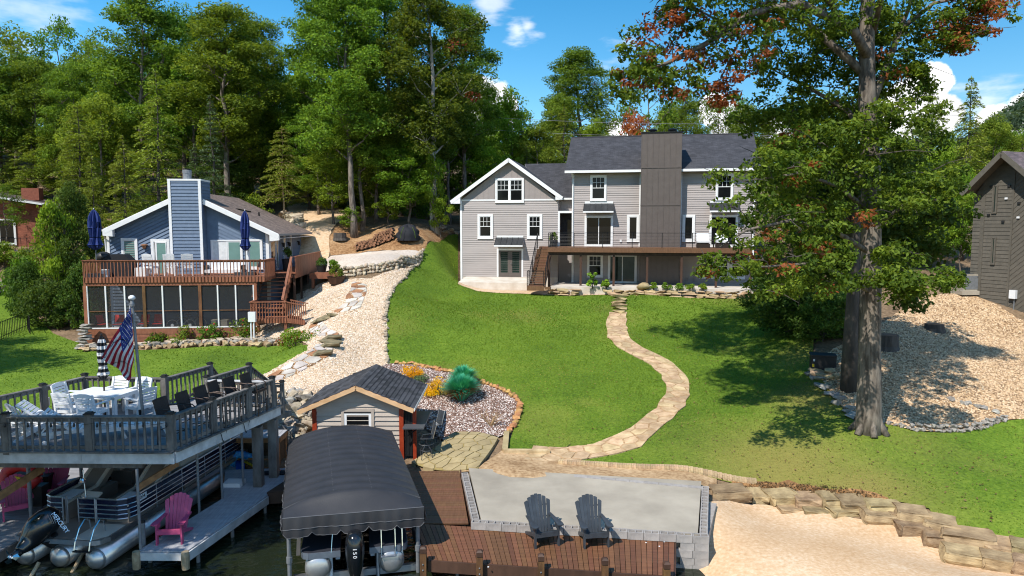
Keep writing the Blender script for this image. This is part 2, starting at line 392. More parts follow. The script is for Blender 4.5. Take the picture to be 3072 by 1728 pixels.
def leaf_mat(name,dark,mid,light,brown=(.30,.105,.04),hue=.02,vary=.2,trans=.42):
 m=bpy.data.materials.new(name); m.use_nodes=True; t=m.node_tree; N=t.nodes; L=t.links
 at=N.new('ShaderNodeAttribute'); at.attribute_name='lv'
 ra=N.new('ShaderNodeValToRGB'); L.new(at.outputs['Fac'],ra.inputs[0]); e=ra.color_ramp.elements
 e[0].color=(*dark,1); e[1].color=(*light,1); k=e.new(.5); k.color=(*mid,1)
 gt=N.new('ShaderNodeMath'); gt.operation='GREATER_THAN'; gt.inputs[1].default_value=1.5; L.new(at.outputs['Fac'],gt.inputs[0])
 bm_=N.new('ShaderNodeMixRGB'); L.new(gt.outputs[0],bm_.inputs[0]); L.new(ra.outputs[0],bm_.inputs[1]); bm_.inputs[2].default_value=(*brown,1)
 oi=N.new('ShaderNodeObjectInfo'); hv=N.new('ShaderNodeHueSaturation'); L.new(bm_.outputs[0],hv.inputs['Color'])
 v=N.new('ShaderNodeMapRange'); L.new(oi.outputs['Random'],v.inputs[0]); v.inputs[3].default_value=1-vary; v.inputs[4].default_value=1+vary; L.new(v.outputs[0],hv.inputs['Value'])
 mu=N.new('ShaderNodeMath'); mu.operation='MULTIPLY'; mu.inputs[1].default_value=9.7; L.new(oi.outputs['Random'],mu.inputs[0]); fr=N.new('ShaderNodeMath'); fr.operation='FRACT'; L.new(mu.outputs[0],fr.inputs[0])
 h=N.new('ShaderNodeMapRange'); L.new(fr.outputs[0],h.inputs[0]); h.inputs[3].default_value=.5-hue; h.inputs[4].default_value=.5+hue; L.new(h.outputs[0],hv.inputs['Hue'])
 b=N['Principled BSDF']; b.inputs['Roughness'].default_value=.55; b.inputs['Specular IOR Level'].default_value=.12; L.new(hv.outputs[0],b.inputs['Base Color'])
 tl=N.new('ShaderNodeBsdfTranslucent'); tb=N.new('ShaderNodeMixRGB'); tb.blend_type='MULTIPLY'; tb.inputs[0].default_value=1; L.new(hv.outputs[0],tb.inputs[1]); tb.inputs[2].default_value=(1.5,1.35,.55,1); L.new(tb.outputs[0],tl.inputs[0])
 mx=N.new('ShaderNodeMixShader'); mx.inputs[0].default_value=trans; L.new(b.outputs[0],mx.inputs[1]); L.new(tl.outputs[0],mx.inputs[2]); L.new(mx.outputs[0],N['Material Output'].inputs[0]); MATS[name]=m
leaf_mat('leaf_oak',(.034,.068,.010),(.090,.150,.018),(.19,.262,.032))
leaf_mat('leaf_wood',(.058,.108,.012),(.125,.212,.024),(.23,.335,.040),hue=.022)
leaf_mat('leaf_bright',(.095,.18,.016),(.17,.28,.026),(.27,.39,.04),hue=.015)
leaf_mat('leaf_hemlock',(.092,.132,.014),(.17,.225,.028),(.26,.32,.045),hue=.012,trans=.25)
leaf_mat('leaf_spruce',(.062,.10,.044),(.10,.155,.066),(.16,.22,.095),hue=.012,trans=.2)
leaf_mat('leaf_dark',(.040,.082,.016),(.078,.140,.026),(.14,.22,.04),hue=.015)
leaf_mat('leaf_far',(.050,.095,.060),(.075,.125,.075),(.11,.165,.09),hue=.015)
leaf_mat('leaf_gold',(.42,.25,.008),(.80,.52,.010),(.85,.66,.03),hue=.01,vary=.05)
leaf_mat('leaf_amber',(.36,.17,.008),(.75,.36,.010),(.82,.52,.02),hue=.01,vary=.05)
leaf_mat('leaf_teal',(.03,.27,.15),(.06,.42,.24),(.16,.55,.34),hue=.005,vary=.05,trans=.25)
leaf_mat('leaf_rust',(.24,.06,.02),(.40,.12,.04),(.5,.2,.07),hue=.01,vary=.1)
leaf_mat('leaf_litter',(.10,.06,.03),(.19,.12,.06),(.30,.20,.11),hue=.02,vary=.1)
leaf_mat('leaf_grass',(.078,.142,.011),(.134,.215,.017),(.198,.282,.030),hue=0,vary=0,trans=.4,brown=(.36,.29,.10))

# ------------------------------------------------------------------ the lie of the land
def gp(px,py,d):p=PY(px,py,d); return (p.x,p.y,p.z)
CTRL=[(-14,5,-1.5),(0,5,-1.5),(14,3,-1),(-5,12,-1.6),(-10,18,-1.2),(-4,18,-1.2),(-13,20,-.9),(2,15,-1.2),(-3,21,-.6),(-7,21,-.5),
  (-12,24,.35),(-9,24,.35),(-7.3,24,.35),(-12,26.2,1.0),(-12,29,1.3),(-18,24,.7),(-5.4,23.6,.45),(-5.4,27.2,.75),(-5.4,28.6,1.2),(0,20,.55),(3,20,.55),(4.4,21.3,.6),(0,17,-1.1),(3,17,-1.1),
  (8,54,4.0),(14,52,4.0),(0,57,4.0),(4,64,7.2),(14,62,7.),(0,67,7.8),(24,45,5.6),(26,36,4.2),(28,33,3.7),(30,45,5.6),(-20,46,2.0),(-20,54,5.2),(-14.2,51,5.3),
  (-40,80,12),(0,95,14),(-60,70,12),(40,80,9),(60,60,8),(-80,120,24),(0,150,15),(60,140,12),(140,220,18),(-120,200,36),(100,90,10),(-90,40,5),(-40,45,2.5),
  (-35,30,1.5),(-24,22,.9),(-20,12,.6),(-26,8,.5),(24,12,.6),(34,20,2),(24,6,.2),(40,30,4),(0,220,16),(-30,62,8),(-45,60,7)]
CTRL+=[gp(*t)for t in [(870,1250,25.5),(860,1330,25.0),(930,1180,27),(600,1080,35.2),(300,1110,33.9),(0,1170,30.4),(830,1150,30.2),(1000,1150,30),(1100,1085,34),
  (1330,1350,24.3),(1450,1250,27.2),(1200,1110,33),(1550,1220,28.2),(1350,1180,29.6),(2300,1600,18.6),(2900,1700,16.9),(2140,1700,16.9),(2200,1512,20.4),
  (2200,1480,20.9),(2741,1612,18.3),(2741,1520,19.1),(2968,1708,16.85),(2949,1608,17.8),(2450,1560,19.4),(2400,1485,20.6),(2700,1450,20.6),(3000,1560,18.4),
  (2100,1440,21.1),(1750,1405,22.2),(1550,1390,22.8),(2000,1350,23.5),(2400,1350,23),(2610,1297,23.5),(2900,1340,22.8),(3060,1290,24.1),(2800,1280,23.8),
  (2300,1200,28.3),(2000,1200,28.5),(1700,1200,28.7),(1500,1320,24.6),(1500,1150,30.4),(1300,1070,35),(1800,1050,35.2),(2200,1050,35.2),(1500,950,42),(1850,950,42),(2200,950,41.2),
  (1200,1000,36.8),(1175,900,41),(1300,880,47),(1400,900,46.7),(1375,720,60),(1375,780,57),(1378,856,54.2),(1300,730,54),(1260,800,50.5),(1220,780,50),(1100,770,52),(1000,790,49),
  (1016,812,46.5),(1030,838,46),(1222,790,48.6),(1100,850,44.5),(1000,870,43),(1050,950,38),(1000,1050,33.5),(950,900,42),(900,1000,39),(850,1050,36.5),(930,880,46),
  (900,700,55),(1150,740,53),(1100,700,57),(1300,700,57),(1340,690,60),(930,640,63),(890,600,74),(1150,640,68),(1400,650,75),
  (1600,885,48.5),(1950,885,47.5),(2250,890,46.5),(2450,900,42),(2907,880,38.5),(2750,900,38),(2600,1000,33),(2650,1050,31),(2900,1050,31.5),(3060,1000,34),(2900,1200,26),(2600,1200,26.5),(2500,1130,28.5),(2400,1150,29.5),
  (300,1040,39.3),(700,1020,39.8),(100,1000,43),(50,940,50),(30,900,53),(30,740,62),(100,850,55)]]
CTRL+=[tuple(PZ(*t))for t in [(1402,861,3.98),(1450,868,3.92),(1510,872,3.9),(1570,874,3.9)]]+[(5.1,16.6,.3),(5.0,17.6,.35),(-15.2,12.2,.5),(-17,9,.5)]+[tuple(PZ(*cr('D',a,b),.8))for a,b in ((620,350),(1100,390),(1500,420),(2000,450),(2450,475))]
CTRL+=[tuple(PZ(*t))for t in [(2200,1700,.3),(2500,1650,.3),(2700,1690,.3),(2900,1725,.28),(3072,1745,.3),(2400,1600,.32),(2300,1728,.28)]]+[(6.5,12,.12),(11,12,.15),(15,13,.4)]
_C=np.array(CTRL); _c2=2.2**2
_A=np.sqrt(((_C[:,None,:2]-_C[None,:,:2])**2).sum(-1)+_c2)
_n=len(_C); _P=np.c_[np.ones(_n),_C[:,:2]]
_Mx=np.block([[_A-0.05*np.eye(_n),_P],[_P.T,np.zeros((3,3))]])
_w=np.linalg.solve(_Mx,np.r_[_C[:,2],0,0,0])
def TZ(x,y):
 x=np.atleast_1d(np.asarray(x,float)); y=np.atleast_1d(np.asarray(y,float)); sh=x.shape; x=x.ravel(); y=y.ravel(); out=np.empty(len(x))
 for i in range(0,len(x),20000):
  a,b=x[i:i+20000],y[i:i+20000]
  out[i:i+20000]=np.sqrt((a[:,None]-_C[:,0])**2+(b[:,None]-_C[:,1])**2+_c2)@ _w[:_n]+_w[_n]+_w[_n+1]*a+_w[_n+2]*b
 return out.reshape(sh)
def tz(x,y):return float(TZ(x,y)[0])
_t=np.concatenate([np.arange(12,70,.12),np.arange(70,260,1.)])
def ground(px,py): # where a sight line meets the ground
 r=ray(px,py); X=r.x/r.y*_t; Zr=CAM_H+r.z/r.y*_t; h=Zr-TZ(X,_t)
 k=np.argmax(h<0)
 if h[k]>=0:k=len(_t)-1
 if k==0:k=1
 f=h[k-1]/(h[k-1]-h[k]+1e-9); d=_t[k-1]+f*(_t[k]-_t[k-1]); x=r.x/r.y*d
 return Vector((x,d,tz(x,d)))
def gpoly(k,pts):return [tuple(ground(*cr(k,*p))[:2])if k else tuple(ground(*p)[:2])for p in pts]
def dens(poly,step):
 out=[]
 for i in range(len(poly)):
  p,q=Vector(poly[i]),Vector(poly[(i+1)%len(poly)]); n=max(1,int((q-p).length/step))
  out+=[tuple(p+(q-p)*(j/n))for j in range(n)]
 return out
def smooth_poly(poly,it=2):
 for _ in range(it):
  o=[]
  for i in range(len(poly)):
   p,q=poly[i],poly[(i+1)%len(poly)]
   o+=[(p[0]*.75+q[0]*.25,p[1]*.75+q[1]*.25),(p[0]*.25+q[0]*.75,p[1]*.25+q[1]*.75)]
  poly=o
 return poly
def inside(P,poly):
 x,y=P[:,0],P[:,1]; r=np.zeros(len(P),bool); n=len(poly)
 for i in range(n):
  (x1,y1),(x2,y2)=poly[i],poly[(i+1)%n]
  if y1==y2:continue
  c=((y1>y)!=(y2>y))&(x<(x2-x1)*(y-y1)/(y2-y1)+x1); r ^= c
 return r
def sheet(name,poly,mat,off,step=.5,wob=.0,label=None):
 b=dens(poly,step)
 if wob:b=[(x+rnd.uniform(-wob,wob),y+rnd.uniform(-wob,wob))for x,y in b]
 A=np.array(b); lo,hi=A.min(0),A.max(0)
 gx,gy=np.meshgrid(np.arange(lo[0],hi[0],step),np.arange(lo[1],hi[1],step)); G=np.c_[gx.ravel(),gy.ravel()]; G=G[inside(G,b)]
 vs=[Vector(p)for p in b]+[Vector(p)for p in G]
 r=geometry.delaunay_2d_cdt(vs,[],[list(range(len(b)))],1,1e-5)
 V2=np.array([tuple(v)for v in r[0]]); Z=TZ(V2[:,0],V2[:,1])+off
 me=bpy.data.meshes.new(name); me.from_pydata([(a,c,z)for (a,c),z in zip(V2,Z)],[],[tuple(f)for f in r[2]])
 me.materials.append(MATS[mat]); me.polygons.foreach_set('use_smooth',[True]*len(me.polygons)); me.update()
 if me.polygons and me.polygons[0].normal.z<0:me.flip_normals()
 return struct(link(name,me),label)
def gmat(name,cols,s1,s2,rough=.9,bump=.5,bs=20,dist=.03,voro=0,blobs=None):
 """Ground cover: two sizes of noise through a colour ramp, optional pebble cells; 'dry' attribute drives the second ramp colour."""
 m=bpy.data.materials.new(name); m.use_nodes=True; t=m.node_tree; N=t.nodes; L=t.links; b=N['Principled BSDF']; b.inputs['Roughness'].default_value=rough; b.inputs['Specular IOR Level'].default_value=.2
 tcn=N.new('ShaderNodeTexCoord'); a=N.new('ShaderNodeTexNoise'); a.inputs['Scale'].default_value=s1; a.inputs['Detail'].default_value=8; a.inputs['Roughness'].default_value=.65
 L.new(tcn.outputs['Object'],a.inputs['Vector']); c=N.new('ShaderNodeTexNoise'); c.inputs['Scale'].default_value=s2; c.inputs['Detail'].default_value=4; L.new(tcn.outputs['Object'],c.inputs['Vector'])
 mm=N.new('ShaderNodeMath'); mm.operation='ADD'; L.new(a.outputs[0],mm.inputs[0]); L.new(c.outputs[0],mm.inputs[1])
 fac=mm.outputs[0]; lo,hi=.7,1.3
 hsrc=c.outputs[0]
 if voro:
  vo=N.new('ShaderNodeTexVoronoi'); vo.inputs['Scale'].default_value=voro; L.new(tcn.outputs['Object'],vo.inputs['Vector'])
  sp=N.new('ShaderNodeSeparateColor'); L.new(vo.outputs['Color'],sp.inputs[0]); m3=N.new('ShaderNodeMath'); m3.operation='MULTIPLY_ADD'; L.new(sp.outputs[0],m3.inputs[0]); m3.inputs[1].default_value=.8; L.new(a.outputs[0],m3.inputs[2]); fac=m3.outputs[0]; lo,hi=.4,1.35; hsrc=vo.outputs['Distance']
 mr=N.new('ShaderNodeMapRange'); L.new(fac,mr.inputs[0]); mr.inputs[1].default_value=lo; mr.inputs[2].default_value=hi
 ra=N.new('ShaderNodeValToRGB'); L.new(mr.outputs[0],ra.inputs[0]); els=ra.color_ramp.elements
 els[0].color=(*cols[0],1); els[1].color=(*cols[-1],1)
 for i,q in enumerate(cols[1:-1]):e=els.new((i+1)/(len(cols)-1)); e.color=(*q,1)
 out=ra.outputs[0]
 if blobs:
  at=N.new('ShaderNodeAttribute'); at.attribute_name='dry'; ad=N.new('ShaderNodeMath'); ad.operation='MULTIPLY_ADD'; L.new(a.outputs[0],ad.inputs[0]); ad.inputs[1].default_value=.6; ad.inputs[2].default_value=-.38
  a2=N.new('ShaderNodeMath'); a2.operation='ADD'; L.new(ad.outputs[0],a2.inputs[0]); L.new(at.outputs['Fac'],a2.inputs[1]); a2.use_clamp=True
  mx=N.new('ShaderNodeMixRGB'); L.new(a2.outputs[0],mx.inputs[0]); L.new(out,mx.inputs[1]); mx.inputs[2].default_value=(*blobs,1); out=mx.outputs[0]
 L.new(out,b.inputs['Base Color'])
 n2=N.new('ShaderNodeTexNoise'); n2.inputs['Scale'].default_value=bs; n2.inputs['Detail'].default_value=4; L.new(tcn.outputs['Object'],n2.inputs['Vector'])
 bp=N.new('ShaderNodeBump'); bp.inputs['Strength'].default_value=bump; bp.inputs['Distance'].default_value=dist; L.new(hsrc if voro else n2.outputs[0],bp.inputs['Height']); bp.invert=bool(voro); L.new(bp.outputs[0],b.inputs['Normal'])
 MATS[name]=m
gmat('forest_floor',[(.10,.066,.038),(.19,.13,.078),(.29,.20,.125)],.5,7,bump=.7,bs=6,dist=.08)
gmat('lawn',[(.052,.102,.009),(.106,.180,.014),(.168,.245,.024)],.30,9,bump=1,bs=14,dist=.05,blobs=(.25,.19,.06))
gmat('lawn_dry',[(.06,.095,.012),(.105,.155,.022),(.20,.19,.05)],.5,10,bump=1,bs=14,dist=.05)
gmat('gravel_pale',[sd(168,140,110),sd(216,190,160),sd(238,218,194)],.5,8,bump=1,dist=.05,voro=9)
gmat('gravel_brown',[sd(116,88,62),sd(190,156,118),sd(226,196,158)],.5,8,bump=1,dist=.05,voro=10)
gmat('mulch_stone',[sd(96,72,60),sd(140,110,96),sd(220,205,196)],.8,8,bump=1,dist=.05,voro=11)
gmat('drive_dirt',[sd(196,160,122),sd(222,190,154),sd(234,206,174)],.35,5,bump=.4,bs=20)
gmat('drive_pad',[sd(190,174,158),sd(208,194,180),sd(220,208,194)],.6,8,bump=.3,bs=25)
gmat('sand',[sd(204,166,124),sd(222,188,150),sd(238,212,180)],.5,11,bump=.55,bs=22,dist=.025)
gmat('path_dirt',[sd(150,118,84),sd(190,158,120),sd(214,184,146)],1,8,bump=.4)
gmat('litter',[sd(96,70,46),sd(150,112,74),sd(196,150,100)],1.2,16,bump=.9,bs=20,dist=.04)
gmat('patio_base',[sd(140,124,78),sd(160,142,92),sd(172,154,104)],1,10,bump=.3)
def water_mat():
 m=bpy.data.materials.new('water'); m.use_nodes=True; t=m.node_tree; N=t.nodes; L=t.links; b=N['Principled BSDF']
 b.inputs['Base Color'].default_value=(.012,.017,.008,1); b.inputs['Roughness'].default_value=.04; b.inputs['Specular IOR Level'].default_value=.5
 tcn=N.new('ShaderNodeTexCoord'); mp=N.new('ShaderNodeMapping'); mp.inputs['Scale'].default_value=(1,1.6,1); L.new(tcn.outputs['Object'],mp.inputs[0])
 n=N.new('ShaderNodeTexNoise'); n.inputs['Scale'].default_value=2.2; n.inputs['Detail'].default_value=4; n.inputs['Distortion'].default_value=.8; L.new(mp.outputs[0],n.inputs['Vector'])
 bp=N.new('ShaderNodeBump'); bp.inputs['Strength'].default_value=.35; bp.inputs['Distance'].default_value=.12; L.new(n.outputs[0],bp.inputs['Height']); L.new(bp.outputs[0],b.inputs['Normal']); MATS['water']=m
water_mat()

# ------------------------------------------------------------------ ground, water and ground covers
xs=np.concatenate([np.arange(-300,-44,8),np.arange(-44,40,.7),np.arange(40,340,8)])
ys=np.concatenate([np.arange(-2,62,.7),np.arange(62,120,2),np.arange(120,420,10)])
gx,gy=np.meshgrid(xs,ys); gz=TZ(gx,gy)-.05
gz=np.where((gx>60)&(gy>120),gz+np.clip((gx-.60*gy)/30,0,1)*np.clip((gy-120)/80,0,1)*22,gz)
me=bpy.data.meshes.new('ground'); nx=len(xs)
me.from_pydata(np.c_[gx.ravel(),gy.ravel(),gz.ravel()].tolist(),[],[(j*nx+i,j*nx+i+1,(j+1)*nx+i+1,(j+1)*nx+i)for j in range(len(ys)-1)for i in range(nx-1)])
me.materials.append(MATS['forest_floor']); me.polygons.foreach_set('use_smooth',[True]*len(me.polygons)); struct(link('ground',me),'brown leaf strewn forest ground')
struct(MB().add([(-300,-120,0),(300,-120,0),(300,30,0),(-300,30,0)],[(0,1,2,3)]).build('water','water'),'dark green lake water')
struct(MB().add([(-300,-120,-1.9),(300,-120,-1.9),(300,0,-1.9),(-300,0,-1.9)],[(0,1,2,3)]).build('lake_bed','forest_floor'))

LEFT_EDGE=gpoly('L',[(1225,470),(1205,550),(1120,620),(1040,700),(985,780),(968,860),(965,1000),(968,1150),(970,1290)])
BED_EDGE=gpoly('T',[(240,130),(350,125),(560,132),(760,178),(1050,242),(1320,330),(1480,382),(1700,475),(1830,560),(1858,640),(1850,730),(1800,850),(1720,960)])
p_lawn=[tuple(ground(*q)[:2])for q in [(1268,757),(1300,725),(1345,706),(1374,702),(1374,853),(1406,864),(1435,873),(1504,880),(1830,882),(2270,892),(2340,905),(2440,935),(2440,1000),(2440,1060),(2470,1130),(2510,1200),(2560,1262),(2640,1272)]]
p_lawn+=gpoly('B',[(1440,182),(1600,218),(1700,248),(1900,258),(2100,256),(2240,228),(2350,192),(2440,164),(2650,140),(2800,1200),(2450,1170),(2350,1130),(2100,1040),(1870,940),(1820,860),(1600,810),(1000,770),(750,690)])
p_lawn+=gpoly('D',[(2576,425),(1900,355),(1380,300),(1300,275),(870,190)])
lawn=sheet('lawn',p_lawn+BED_EDGE[::-1][1:]+LEFT_EDGE[::-1],'lawn',.0,.45,label='mown green lawn sloping from the grey house to the shore')
co=np.empty(len(lawn.data.vertices)*3); lawn.data.vertices.foreach_get('co',co); co=co.reshape(-1,3)
DRY=[(ground(2350,1400),3.2,.75),(ground(2560,1470),2.4,.8),(ground(2350,1480),1.6,.9),(ground(2750,1330),2.,.35),(ground(1600,1250),2.5,.25),(ground(2150,1330),3.,.35),(ground(2250,890),3,.4),(ground(2480,1180),2.5,.7),(ground(2420,1060),2.,.5),(ground(1500,1200),2.5,.22),(ground(1200,980),1.5,.3)]
_rd=random.Random(77)
for _ in range(26):DRY.append((ground(_rd.uniform(1200,2450),_rd.uniform(910,1330)),_rd.uniform(.6,2.2),_rd.uniform(.12,.34)))
for _ in range(12):DRY.append((ground(_rd.uniform(2000,3050),_rd.uniform(1320,1480)),_rd.uniform(.5,1.6),_rd.uniform(.15,.4)))
def dryness(x,y):
 v=np.zeros(len(x))
 for c,r,k in DRY:v=np.maximum(v,k*np.exp(-((x-c.x)**2+(y-c.y)**2)/(r*r)))
 return v
at=lawn.data.attributes.new('dry','FLOAT','POINT'); at.data.foreach_set('value',dryness(co[:,0],co[:,1]).astype(np.float32))
p_left=[tuple(ground(*q)[:2])for q in [(-400,905),(-60,905),(40,915),(110,950),(160,1000),(235,1028),(252,1054),(420,1050),(640,1038),(850,1034),(925,1036),(922,1052),(870,1080),(800,1120),(720,1152),(690,1166),(560,1235),(250,1265),(-300,1330)]]
left_lawn=sheet('left_lawn',p_left,'lawn',.0,.45,label='bright mown lawn in front of the blue house')
up_left=[tuple(ground(*q)[:2])for q in [(-300,880),(40,872),(85,905),(80,960),(30,1000),(-300,1010)]]
p_grav=[tuple(ground(*q)[:2])for q in [(690,1030),(740,985),(860,960),(885,885),(960,852),(1016,842),(1110,836),(1222,806)]]
p_gb=[tuple(ground(*q)[:2])for q in [(1165,1093),(1110,1108),(1060,1120),(1000,1190),(935,1190),(880,1185),(760,1185),(690,1168),(720,1152),(800,1120),(870,1080),(922,1052),(925,1036),(900,1020),(850,1030)]]
sheet('gravel_bank',p_grav+LEFT_EDGE[1:]+p_gb,'gravel_pale',.015,.45,label='pale gravel slope between the two lawns')
sheet('driveway',[tuple(ground(*q)[:2])for q in [(880,745),(893,715),(893,680),(868,650),(858,600),(930,597),(990,612),(1035,630),(1040,650),(1000,680),(985,720),(990,768),(960,800),(905,790)]],'drive_dirt',.02,.5,.08,'sandy drive climbing into the woods')
sheet('parking_pad',[tuple(ground(*q)[:2])for q in [(900,800),(960,795),(992,769),(1050,763),(1103,757),(1180,754),(1268,757),(1252,770),(1222,788),(1110,802),(1020,812),(960,822)]],'drive_pad',.035,.5,.04,'pale crushed stone turning pad')
gmat('slope_dirt',[sd(120,86,56),sd(164,126,88),sd(196,160,120)],.6,6,bump=.7,bs=8,dist=.05)
sheet('dirt_slope',[tuple(ground(*q)[:2])for q in [(990,766),(984,722),(1000,690),(1040,655),(1140,688),(1250,690),(1342,688),(1372,700),(1345,706),(1300,725),(1268,754),(1225,752),(1180,751),(1103,754),(1050,760)]],'slope_dirt',.0,.5,.1,'bare brown earth slope under the trees beside the drive')
sheet('garden_bed',BED_EDGE+gpoly('T',[(1600,1010),(1360,960),(1060,955),(930,1060),(640,830),(300,420),(60,180)]),'mulch_stone',.02,.35,label='stony planting bed beside the shed')
sheet('gravel_slope',[tuple(ground(*q)[:2])for q in [(2436,1112),(2510,1205),(2566,1250),(2643,1268),(2704,1281),(2741,1292),(2817,1296),(2892,1296),(2945,1285),(2987,1272),(3021,1260),(3160,1250),(3180,960),(3060,960),(2990,915),(2930,890),(2880,880),(2760,890),(2700,930),(2600,1000),(2480,1060)]],'gravel_brown',.02,.45,label='stony slope below the brown house')
sheet('beach',[tuple(ground(*q)[:2])for q in [(2080,1800),(2080,1640),(2105,1515),(2200,1505),(2300,1518),(2420,1538),(2500,1548),(2650,1575),(2740,1590),(2820,1650),(2890,1690),(2970,1705),(3120,1730),(3120,1830)]],'sand',.04,.35,label='pale sand beach')
sheet('shore_strip',gpoly('D',[(480,375),(640,340),(830,200),(900,200),(1300,275),(1380,305),(2576,432),(2576,520),(2520,510),(1500,460),(900,420)]),'path_dirt',.035,.4,label='dusty strip behind the concrete pad')
sheet('leaf_litter',gpoly('B',[(60,700),(330,640),(700,650),(900,690),(1380,740),(1500,790),(1400,825),(900,795),(550,755),(110,730)]),'litter',.03,.3,.08,'fallen brown leaves above the boulders')
sheet('bare_dirt',gpoly('G',[(180,1160),(260,1190),(330,1212),(500,1228),(1330,1236),(1330,1200),(900,1190),(640,1195),(216,1155)]),'drive_dirt',.03,.4,.05)

PATH_L=[(150,95),(130,230),(95,330),(110,430),(200,510),(330,580),(450,650),(530,720),(575,800),(560,880),(500,990),(380,1090),(200,1200),(0,1275),(-260,1305),(-480,1290)]
PATH_R=[(275,95),(262,230),(265,330),(280,430),(400,520),(540,580),(640,640),(730,720),(765,800),(765,890),(720,970),(640,1070),(480,1190),(380,1290),(180,1350),(0,1385),(-260,1420),(-560,1400)]
path_poly=[(x+rnd.uniform(-.07,.07),y+rnd.uniform(-.07,.07))for x,y in dens(gpoly('Q',PATH_L[1:]+PATH_R[1:][::-1]),.55)]
footpath=sheet('footpath',path_poly,'path_dirt',.03,.3,label='winding tan flagstone path down the lawn')
def flags(parent,poly,cell,gap,mat,h,seed,jit=.42,limit=300,asp=1.,name='flagstone'):
 r=random.Random(seed); A=np.array(poly); lo,hi=A.min(0),A.max(0); sites=[]
 ny=int((hi[1]-lo[1])/(cell*asp))+2; nx_=int((hi[0]-lo[0])/cell)+2
 for j in range(-1,ny):
  for i in range(-1,nx_):sites.append((lo[0]+(i+.5*(j%2)+r.uniform(-jit,jit))*cell,lo[1]+(j+r.uniform(-jit,jit))*cell*asp))
 n=0
 for i,s in enumerate(sites):
  q=list(poly)
  for k,t in enumerate(sites):
   if k==i or abs(s[0]-t[0])>2.6*cell or abs(s[1]-t[1])>2.6*cell*max(1,asp):continue
   a,b=t[0]-s[0],t[1]-s[1]; L=math.hypot(a,b); a /= L; b /= L
   q=clip_half(q,a,b,a*(s[0]+t[0])/2+b*(s[1]+t[1])/2-gap/2)
   if len(q)<3:break
  if len(q)<3 or n>=limit:continue
  ar=abs(sum(q[k][0]*q[(k+1)%len(q)][1]-q[(k+1)%len(q)][0]*q[k][1]for k in range(len(q))))/2
  if ar<.02*cell*cell/.2:continue
  cxx=sum(p[0]for p in q)/len(q); cyy=sum(p[1]for p in q)/len(q); hh=h+r.uniform(-.3,.5)*.02
  mt=('flag_rust' if mat=='flag_white' and r.random()<.24 else mat); q=[(cxx+(p[0]-cxx)*.97,cyy+(p[1]-cyy)*.97)for p in q]
  z=TZ([p[0]for p in q],[p[1]for p in q]); m=len(q)
  vs=[(p[0],p[1],zz+hh)for p,zz in zip(q,z)]+[(p[0],p[1],zz-.05)for p,zz in zip(q,z)]
  MB().add(vs,[tuple(range(m))]+[(k,k+m,(k+1)%m+m,(k+1)%m)for k in range(m)]).build(name,mt,parent); n+=1
 return n
flags(footpath,path_poly,.60,.05,'flagstone',.04,3,asp=.9)
for k,(poly,se)in enumerate([([(700,680),(760,682),(815,705),(810,760),(770,870),(700,905),(600,915),(560,905),(650,840),(655,790),(690,740)],4),([(380,1000),(480,985),(520,1040),(600,1075),(590,1100),(455,1095),(400,1085),(370,1040)],5),([(440,1150),(560,1190),(520,1250),(430,1300),(300,1370),(130,1440),(0,1470),(-30,1440),(120,1370),(200,1320),(300,1250),(380,1210)],6)]):
 pp=gpoly('L',poly); s_=sheet('stepping_path',pp,'litter',.03,.3,label='pale flagstones laid up the gravel bank')
 flags(s_,pp,.6,.09,'flag_white',.06,se,asp=1.1)
# ------------------------------------------------------------------ shared building pieces
def roofplane(name,P,mats,parent,thick=.14,under='soffit',nrm=None):
 """A sloping roof slab from its four outer corners (eave left, eave right, ridge right, ridge left), UV in metres."""
 P=[Vector(p)for p in P]; n=(P[1]-P[0]).cross(P[3]-P[0]).normalized()
 if n.z<0:n=-n
 d=n*-thick; vs=P+[p+d for p in P]; N=len(P)
 me=bpy.data.meshes.new(name); me.from_pydata(vs,[],[tuple(range(N)),tuple(range(2*N-1,N-1,-1))]+[(i,i+N,(i+1)%N+N,(i+1)%N)for i in range(N)])
 for m in mats if isinstance(mats,list)else [mats,under]:me.materials.append(MATS[m])
 me.polygons.foreach_set('material_index',[0,1]+[1]*N)
 u=(P[1]-P[0]).normalized(); w=n.cross(u); uv=me.uv_layers.new(name='UVMap')
 for l in me.loops:p=Vector(vs[l.vertex_index])-P[0]; uv.data[l.index].uv=(p.dot(u),p.dot(w))
 me.update(); return link(name,me,parent)
